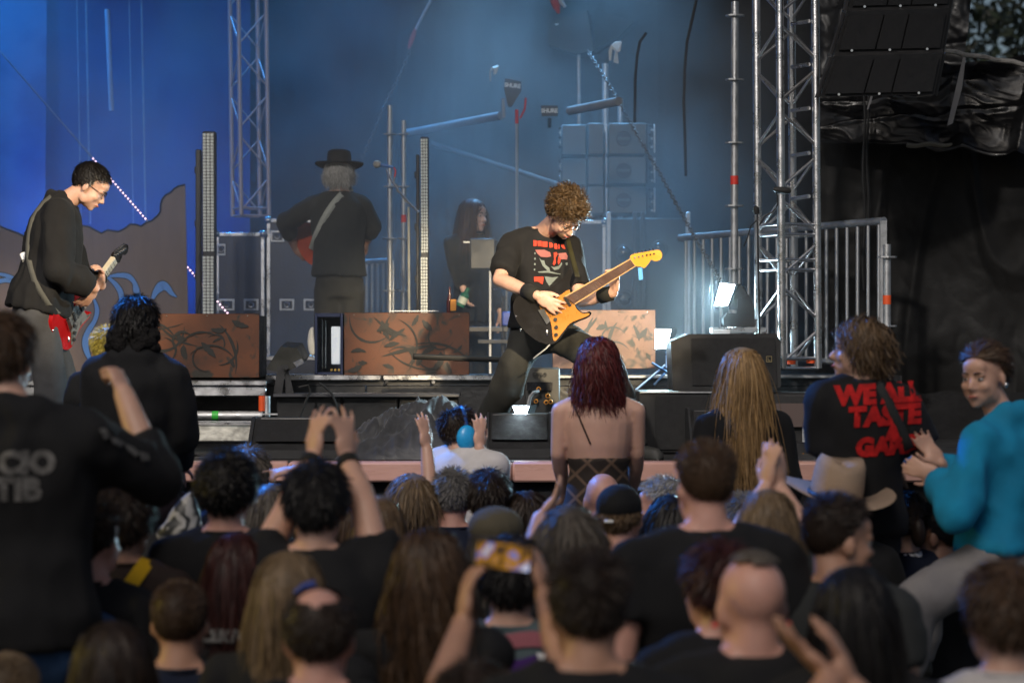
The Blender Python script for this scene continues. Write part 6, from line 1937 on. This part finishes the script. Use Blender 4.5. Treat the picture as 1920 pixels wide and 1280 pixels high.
mbb.build('scrunchie', cloth_mat('pale_scrunchie', (.55, .52, .45)), e7.root, smooth=True)
MB().ell(e7.H(-.088, -.004, -.03), (.008, .008, .010)).build('earring', M_CHROME, e7.root)

# child with ear defenders
DE8 = 11.0
e8 = Person('child in white shirt wearing blue ear defenders and clapping', px=866, ytop=764, d=DE8, yaw=72, byaw=35, lean=12, k=.86, s=.93, build=1.02, seed=108, skin='fair', ground=0, voxel=.008)
set_nb(e8, P(886, 838, DE8))
e8.arm(+1, P(925, 905, DE8 - .05), P(898, 838, DE8 - .1), f=Vector((.05, .05, 1)), n=Vector((-.7, .8, .1)), curl=.1, spread=.2)
e8.arm(-1, P(850, 905, DE8 + .1), P(880, 838, DE8 + .05), f=Vector((.1, .0, 1)), n=Vector((1, 0, 0)), curl=.1)
e8.build_body(); e8.shirt(CL['white'], sleeve=.8, grow=.035, hem=-.8, amp=.012, flare=.12); e8.trousers(CL['jeans'], legs=sitting_legs(e8))
e8.hair('short', 'darkbrown')
M_MUFF = mat('ear_defender', (.02, .30, .62), .3)
for sx in (-1, 1):
    q = MB().ell(e8.H(sx * .098, -.004, -.012), (.030, .050, .062), e8.Rh).build('ear_cup', M_MUFF, e8.root)
MB().path([e8.H(.098 * math.cos(a), -.004, -.005 + .145 * math.sin(a)) for a in [math.pi * i / 14 for i in range(15)]], .010, 8).build('headband', mat('band_navy', (.015, .06, .22), .4), e8.root)

# ---------------- standing rows, far to near
crowd('dark curly haired man in black shirt before the aluminium step', 425, 848, 150, hair=dict(STYLES['thick'], curl=.006, cfreq=1.5, mess=.4), colour='black', skin='pink', shirt='black')
crowd('person with blue lit grey hair just behind the curly haired man', 466, 838, 108, hair='thick', colour='ash', shirt='navy', s=.98)
c4 = crowd('light ash haired person pointing with one hand beside black haired man', 512, 905, 125, yaw=12, hair='bob', colour='ash', shirt='brown', female=True, vox=.0088,
           arms=lambda p: {+1: raised(P(600, 930, p.d + .1), P(556, 880, p.d + .2), f=Vector((-1, .1, -.15)), n=Vector((0, .4, -1)), fingers=(.05, .6, .8, .9))})
D = 8.1
c3 = crowd('black haired man in black T-shirt clapping above his head', 593, 866, 164, hair='thick', colour='black', skin='fair', shirt='black', vox=.0084, build=1.08, k=1.04,
           arms=lambda p: {+1: raised(P(684, 952, p.d + .06), P(650, 862, p.d + .24), f=Vector((-.08, .1, 1)), n=Vector((-.75, .75, 0)), curl=.14, spread=.24),
                           -1: raised(P(540, 955, p.d + .12), P(588, 858, p.d + .24), f=Vector((.10, .1, 1)), n=Vector((.8, .7, .1)), curl=.2, spread=.26)})
for sd in (-1, 1):
    A = c3.arms[sd]; a, b = A['e'].lerp(A['w'], .82), A['e'].lerp(A['w'], .99)
    MB().tube(a, b, .037, .035, n=16).build('wristband', M_BAND, c3.root, smooth=True)
MB().torus(c3.B(0, -.034, -.142), (0, 0, 1), .064, .002, 30, 5).build('necklace', M_CHROME, c3.root)
crowd('long brown haired girl in a strappy pale top', 710, 925, 140, yaw=4, hair='long', colour='lightbrown', shirt='white', sleeve=.05, female=True)
crowd('fair haired person with one arm stretched high', 770, 886, 112, yaw=-30, hair='bob', colour='darkblonde', shirt='navy', vox=.0085,
      arms=lambda p: {+1: raised(P(812, 985, p.d - .05), P(800, 842, p.d + .05), f=Vector((-.12, .1, 1)), n=Vector((-.8, .6, 0)), curl=.12, spread=.15)})
crowd('grey haired man with short sides right of the stretched arm', 848, 878, 112, yaw=-8, hair='short', colour='grey', skin='pink', shirt='navy')
crowd('dark haired person with yellow lit edge before the white shirt', 914, 880, 112, hair='thick', colour='darkbrown', shirt='black')
c9 = crowd('long haired person in a flat olive cap behind the phone', 930, 945, 150, yaw=6, hair=dict(STYLES['long'], bald=(.0, 1, .2)), colour='ash', shirt='black', vox=.0088,
           arms=lambda p: {+1: raised(P(1000, 1040, p.d + .05), P(1012, 972, p.d + .15), f=Vector((.55, .2, .7)), n=Vector((-.7, .3, .6)), curl=.25, spread=.2)})
cap9 = MB(); cap9.ell(c9.H(0, -.012, .062), (.094, .116, .072), c9.Rh); cap9.ell(c9.H(0, .105, .05), (.07, .06, .012), c9.Rh)
mec = remesh(cap9, 'cap', c9.root.location, .009, 3, cloth_mat('olive_cap', (.10, .085, .055)))
o = bpy.data.objects.new('cap', mec); link(o); o.parent = c9.root
crowd('bald man with blue light on his head below the bare back', 1130, 878, 112, hair=None, skin='pink', shirt='black')
c11 = crowd('man in plain black baseball cap with a small white tag', 1162, 903, 132, yaw=16, hair=dict(STYLES['short'], bald=(-.1, 1, .05)), colour='lightbrown', skin='pink', shirt='black')
cp = MB(); cp.ell(c11.H(0, -.014, .050), (.088, .108, .082), c11.Rh); cp.ell(c11.H(0, .12, .03), (.065, .06, .010), c11.Rh)
mec = remesh(cp, 'cap', c11.root.location, .008, 3, cloth_mat('cap_black', (.009, .009, .010)))
o = bpy.data.objects.new('cap', mec); link(o); o.parent = c11.root
MB().box(c11.H(-.012, -.124, .0), (.035, .006, .012), c11.Rh, bev=.003).build('cap_tag', M_WHITE, c11.root)
crowd('ash haired person between the phone and the black cap', 1068, 945, 158, hair='bob', colour='ash', skin='pink', shirt='charcoal', female=True)
c15 = crowd('grey haired older man in profile facing the stage front', 1240, 893, 115, yaw=-78, byaw=-20, hair='short', colour='silver', skin='pink', shirt='navy', vox=.0088)
c15.face(eyes=False, brow='grey')
crowd('dark haired person in bright blue jacket beside the older man', 1258, 925, 125, yaw=-10, hair='bob', colour='black', shirt='royal', hood=True, sleeve=1.8, female=True)
crowd('brown haired child wedged behind the man in the cowboy hat', 1637, 845, 118, yaw=-16, hair='bob', colour='brown', shirt='black')
c22 = crowd('dark ponytailed person in black shirt with white letters on the back', 1690, 915, 122, yaw=-12, hair='pulled', colour='darkbrown', shirt='navy')
drape(c22.shirt_obj, 'ke', .085, P(1703, 1024, c22.d), (1, 0, -.1), (0, 0, 1), (0, 1, 0), M_WHITE, c22.shirt_obj, offset=.003)
MB().ell(c22.H(.02, -.13, -.03), (.03, .035, .06), c22.Rh).build('ponytail', HAIR['darkbrown'], c22.root, smooth=True)
c23 = crowd('short dark haired man in profile beside the grey trousers', 1752, 940, 122, yaw=-72, byaw=-15, hair='fade', colour='black', skin='deep', shirt='black', vox=.0088)
c23.face(eyes=False, brow='black')
crowd('dark blue lit head between the olive cap and the bare back', 990, 918, 112, yaw=4, hair='bob', colour='darkbrown', shirt='navy', female=True)
crowd('grey haired head close behind the clapping fair girl', 1392, 924, 118, hair='short', colour='grey', shirt='navy')
crowd('brown haired head just right of the clapping black haired man', 662, 936, 116, yaw=-8, hair='long', colour='brown', shirt='black', female=True)
crowd('black haired head low under the pointing person', 112, 968, 150, yaw=10, hair='thick', colour='black', skin='tan', shirt='black')
crowd('small brown haired child between the black cap and the tall man', 1216, 1002, 120, s=.9, k=.8, yaw=-30, hair='bob', colour='lightbrown', shirt='cyan')
# cowboy hat
c19 = crowd('man in a tan cowboy hat near the lettered T-shirt', 1566, 890, 128, yaw=-8, hair='short', colour='brown', skin='fair', shirt='black')
hb_ = c19.H(0, -.01, .055)
vs, fs = [], []
prof = [(.215, .0), (.21, .008), (.115, -.008), (.112, .004), (.110, .06), (.104, .12), (.088, .148), (.04, .136), (.001, .126)]
n = 32
Rt = c19.Rh @ rotx(R(9)) @ roty(R(7))
for r_, z_ in prof:
    for i in range(n):
        a = 2 * math.pi * i / n
        lift_ = .040 * (max(0, (r_ - .115)) / .09) * math.cos(a) ** 2
        pinch = .016 * (z_ > .09) * math.sin(a) * 0
        vs.append(hb_ + Rt @ Vector((r_ * math.cos(a) * (.9 if r_ < .12 else 1.05), r_ * math.sin(a) * 1.08, z_ + lift_ + (.012 * math.cos(2 * a) if z_ > .09 else 0))))
for k in range(len(prof) - 1):
    for i in range(n):
        j = (i + 1) % n
        fs.append((k * n + i, k * n + j, k * n + n + j, k * n + n + i))
hatm = mat('tan_felt', (.33, .235, .165), .85, 0, .2, 9, .2, 120)
hat = MB().add(vs, fs).build('cowboy_hat', hatm, c19.root, smooth=True)
pts = [hb_ + Rt @ Vector((.112 * .92 * math.cos(a), .112 * 1.09 * math.sin(a), .008)) for a in [2 * math.pi * i / 32 for i in range(33)]]
MB().path(pts, .009, 6).build('hat_band', mat('hat_band', (.03, .02, .015), .6), hat)
c18 = crowd('girl with long dark fair hair clapping before the tall man', 1440, 912, 154, yaw=6, hair='long', colour='darkblonde', shirt='charcoal', female=True, vox=.0084,
            arms=lambda p: {-1: raised(P(1392, 985, p.d + .2), P(1436, 912, p.d + .3), f=Vector((.12, 0, 1)), n=Vector((.8, .7, 0)), curl=.1, spread=.16),
                            +1: raised(P(1500, 985, p.d + .2), P(1462, 912, p.d + .32), f=Vector((-.05, 0, 1)), n=Vector((-.8, .7, 0)), curl=.25, spread=.16)})
crowd('person with brown hair and yellow strap over brown shirt', 233, 905, 152, yaw=8, hair='thick', colour='darkbrown', skin='tan', shirt='brown')
_last = [o for o in COL.objects if o.get('label') == 'person with brown hair and yellow strap over brown shirt'][0]
sy = [c for c in _last.children if c.name.startswith('shirt')][0]
dd = FPX * .262 / 152
Pt = [on_cloth(sy, 284 - 5.6 * i, 1045 + 9 * i, dd, .010) for i in range(9)]
vs, fs = [], []
for i, q in enumerate(Pt):
    vs += [q + Vector((-.022, 0, .010)), q + Vector((.022, 0, -.010))]
    if i: fs.append((2 * i - 2, 2 * i - 1, 2 * i + 1, 2 * i))
MB().add(vs, fs).build('yellow_strap', cloth_mat('yellow_strap', (.55, .33, .01)), _last, smooth=True)
crowd('short dark haired person in black shirt under the pointing arm', 172, 932, 160, yaw=24, hair='short', colour='darkbrown', skin='pink', shirt='black')
crowd('tall man with cropped brown hair in black T-shirt', 1322, 827, 168, yaw=-16, pitch=4, hair='fade', colour='brown', skin='pink', shirt='black', build=1.2, k=1.04)
_tall = [o for o in COL.objects if o.get('label') == 'tall man with cropped brown hair in black T-shirt'][0]
crowd('dark haired woman with reddish hair over black printed shirt', 447, 992, 164, hair='long', colour='darkred', shirt='black', female=True)
_w = [o for o in COL.objects if o.get('label') == 'dark haired woman with reddish hair over black printed shirt'][0]
drape([c for c in _w.children if c.name.startswith('shirt')][0], 'CERTO AL', .045, P(455, 1180, FPX * .262 / 164), (1, 0, 0), (0, 0, 1), (0, 1, 0), M_PRT, _w, offset=.003, lift=.03)
crowd('wavy brown haired woman in black top with a bare shoulder', 806, 985, 182, yaw=6, hair='wavy', colour='brown', skin='pink', shirt='black', sleeve=.0, female=True)
crowd('person in blue jacket left of the wavy haired woman', 762, 1002, 128, hair='short', colour='darkbrown', shirt='royal', hood=True, sleeve=1.8)
# denim vest with patches
cv = crowd('black haired person in grey denim vest with coloured patches', 958, 1008, 166, hair='thick', colour='black', shirt='denim', sleeve=.12, grow=.020, build=1.1)
for i, (x_, y_, w_, h_, mm) in enumerate(((955, 1190, 130, 26, cloth_mat('patch_pink', (.30, .10, .12))), (905, 1238, 58, 36, cloth_mat('patch_orange', (.42, .17, .01))), (985, 1235, 62, 34, cloth_mat('patch_purple', (.07, .025, .16))), (985, 1270, 110, 20, cloth_mat('patch_red', (.40, .01, .015))))):
    vs, fs = [], []
    for a in range(7):
        for b in range(4):
            vs.append(on_cloth(cv.shirt_obj, x_ + (a / 6 - .5) * w_, y_ + (b / 3 - .5) * h_ + 4 * math.sin(a), cv.d, .009))
    for a in range(6):
        for b in range(3):
            k = a * 4 + b; fs.append((k, k + 4, k + 5, k + 1))
    MB().add(vs, fs).build('patch', mm, cv.shirt_obj, smooth=True)
for x_ in (955, 1015):
    drape_poly(cv.shirt_obj, [[(x_ - 9, 1222), (x_ + 9, 1226), (x_ + 2, 1242), (x_ - 4, 1240)]], M_WHITE, cv.shirt_obj, 'patch_wing', .02)
c20 = crowd('short haired young man in profile looking to the side', 1572, 926, 168, yaw=68, pitch=4, byaw=20, hair='fade', colour='darkbrown', skin='tan', shirt='charcoal', vox=.0084)
c20.face(brow='darkbrown')
crowd('dark reddish haired person left of the shaved head', 1344, 1015, None, d=6.4, yaw=-24, hair='thick', colour='darkred', skin='pink', shirt='black')
c24 = crowd('shaved headed man with a dark hair patch on top', 1408, 1024, None, d=5.7, s=1.06, yaw=-12, pitch=8, hair=dict(n=1200, len=.008, k=3, lift=.8, side=.012, top=.014, w=.003, only=(-.22, 1, .78)), colour='ash', skin='pink', shirt='black', build=1.22)
for sx in (-1, 1): MB().ell(c24.H(sx * .088, -.002, -.040), (.007, .007, .007)).build('ear_plug', M_REDTAPE, c24.root)
crowd('fair long haired woman with sunglasses pushed up on her head', 545, 1026, 186, yaw=10, hair='long', colour='darkblonde', shirt='black', female=True)
_w = [o for o in COL.objects if o.get('label') == 'fair long haired woman with sunglasses pushed up on her head'][0]
dd = FPX * .262 / 186
MB().path([P(556, 1112, dd - .14), P(570, 1100, dd - .15), P(590, 1094, dd - .14)], .012, 8).build('sunglasses', mat('blue_shades', (.05, .07, .25), .2), _w)
crowd('boy with cropped brown hair and navy collar', 338, 1082, 166, s=.95, hair='crop', colour='brown', skin='tan', shirt='navy', jaw=.95)
crowd('woman with long straight black hair beside the shaved head', 1602, 1052, 206, yaw=4, hair=dict(STYLES['long'], n=2000), colour='black', shirt='black', female=True)
crowd('brown haired woman in white shirt at the right edge', 1880, 1056, 204, yaw=-10, hair='thick', colour='brown', skin='fair', shirt='white', female=True)
crowd('balding man with bare pink crown in dark shirt', 598, 1086, 206, hair='balding', colour='darkbrown', skin='pink', shirt='black', build=1.1)
crowd('dark brown haired woman low beside the boy', 212, 1156, 202, yaw=-6, hair='long', colour='darkbrown', shirt='black', female=True)
crowd('man with short dark brown hair and bare neck near the camera', 1102, 1032, 222, yaw=-6, hair='short', colour='darkbrown', skin='tan', shirt='black', k=1.04, build=1.12)
crowd('fair headed person cut off at the lower corner', 14, 1218, 195, hair='crop', colour='darkblonde', skin='tan', shirt='navy')
# phone filmer
dph = 5.25
ph = crowd('person below the frame filming the stage with a phone', 890, 1242, None, d=dph, hair='thick', colour='darkbrown', skin='tan', shirt='black', vox=.0070,
           arms=lambda p: {-1: raised(P(818, 1330, dph + .10), P(868, 1168, dph + .36), f=Vector((.10, .1, 1)), n=Vector((.9, .3, 0)), curl=.30, spread=.05, thumb=.5),
                           +1: raised(P(1062, 1250, dph + .15), P(1024, 1112, dph + .40), f=Vector((-.30, .1, 1)), n=Vector((-.8, .3, -.1)), curl=.50, spread=.1, thumb=.6)})
pho = thing('smartphone', 'smartphone held up sideways filming the stage', 'phone', P(940, 1072, 5.62))
c = P(944, 1042, 5.62)
MB().box(c, (.140, .010, .070), roty(R(6)), bev=.004).build('case', M_RUBBER, pho)
def screen_mat():
    m = bpy.data.materials.new('phone_screen'); m.use_nodes = True
    nt = m.node_tree; b = nt.nodes['Principled BSDF']
    tc = nt.nodes.new('ShaderNodeTexCoord'); n_ = nt.nodes.new('ShaderNodeTexNoise'); n_.inputs['Scale'].default_value = 26; n_.inputs['Detail'].default_value = 2
    cr = nt.nodes.new('ShaderNodeValToRGB')
    els = cr.color_ramp.elements
    els[0].position, els[0].color = .34, (.01, .01, .015, 1)
    els[1].position, els[1].color = .72, (.55, .6, .9, 1)
    for ps, co in ((.45, (.20, .09, .01, 1)), (.53, (.45, .20, .02, 1)), (.60, (.10, .16, .55, 1)), (.66, (.75, .6, .35, 1))):
        e = els.new(ps); e.color = co
    nt.links.new(tc.outputs['Object'], n_.inputs['Vector']); nt.links.new(n_.outputs['Fac'], cr.inputs[0])
    b.inputs['Base Color'].default_value = (.01, .01, .01, 1); b.inputs['Roughness'].default_value = .15
    nt.links.new(cr.outputs[0], b.inputs['Emission Color']); b.inputs['Emission Strength'].default_value = .8
    return m
MB().box(c + Vector((0, -.0058, 0)), (.129, .002, .061), roty(R(6))).build('screen', screen_mat(), pho)
# clapping hands at the lower right
dcl = 4.55
crowd('person below the frame with clapping hands raised at the lower right', 1580, 1320, None, d=dcl, hair='short', colour='brown', skin='tan', shirt='black', vox=.0075,
      arms=lambda p: {-1: raised(P(1470, 1420, dcl + .1), P(1560, 1268, dcl + .30), f=Vector((-.75, .1, .65)), n=Vector((.6, .2, .7)), curl=.12, spread=.22),
                      +1: raised(P(1700, 1420, dcl + .1), P(1600, 1290, dcl + .32), f=Vector((-.35, .1, .95)), n=Vector((-.8, .2, -.3)), curl=.2, spread=.15)})
# grey patterned drawstring bag
bg = thing('patterned_bag', 'grey swirl patterned bag carried below the woman with the buns', 'bag', P(342, 1040, 8.6))
mbb = MB()
for x_, y_, r_ in ((342, 1000, 44), (345, 972, 34), (352, 945, 18), (358, 930, 9), (318, 998, 24), (368, 1006, 22)):
    mbb.ell(P(x_, y_, 8.6), (S(r_, 8.6), S(r_, 8.6) * .6, S(r_, 8.6) * .9))
def swirl():
    m = bpy.data.materials.new('swirl_cloth'); m.use_nodes = True
    nt = m.node_tree; b = nt.nodes['Principled BSDF']; b.inputs['Roughness'].default_value = .45
    tc = nt.nodes.new('ShaderNodeTexCoord'); wv = nt.nodes.new('ShaderNodeTexWave'); wv.inputs['Scale'].default_value = 5; wv.inputs['Distortion'].default_value = 12; wv.inputs['Detail Scale'].default_value = 2.2
    cr = nt.nodes.new('ShaderNodeValToRGB'); cr.color_ramp.elements[0].color = (.02, .02, .02, 1); cr.color_ramp.elements[1].color = (.34, .33, .31, 1)
    cr.color_ramp.elements[0].position = .25; cr.color_ramp.elements[1].position = .8
    nt.links.new(tc.outputs['Object'], wv.inputs['Vector']); nt.links.new(wv.outputs['Fac'], cr.inputs[0]); nt.links.new(cr.outputs[0], b.inputs['Base Color'])
    return m
me = remesh(mbb, 'pouch', bg.location, .012, 3, swirl()); crumple(me, .010, 14, 4)
o = bpy.data.objects.new('pouch', me); link(o); o.parent = bg
MB().path([P(376, 1010, 8.6), P(384, 1036, 8.6), P(382, 1080, 8.6)], .008, 6).build('drawstring', M_CLOTH_W, bg)

bpy.data.scenes.remove(WORK)
bpy.data.scenes.remove(WORK2)
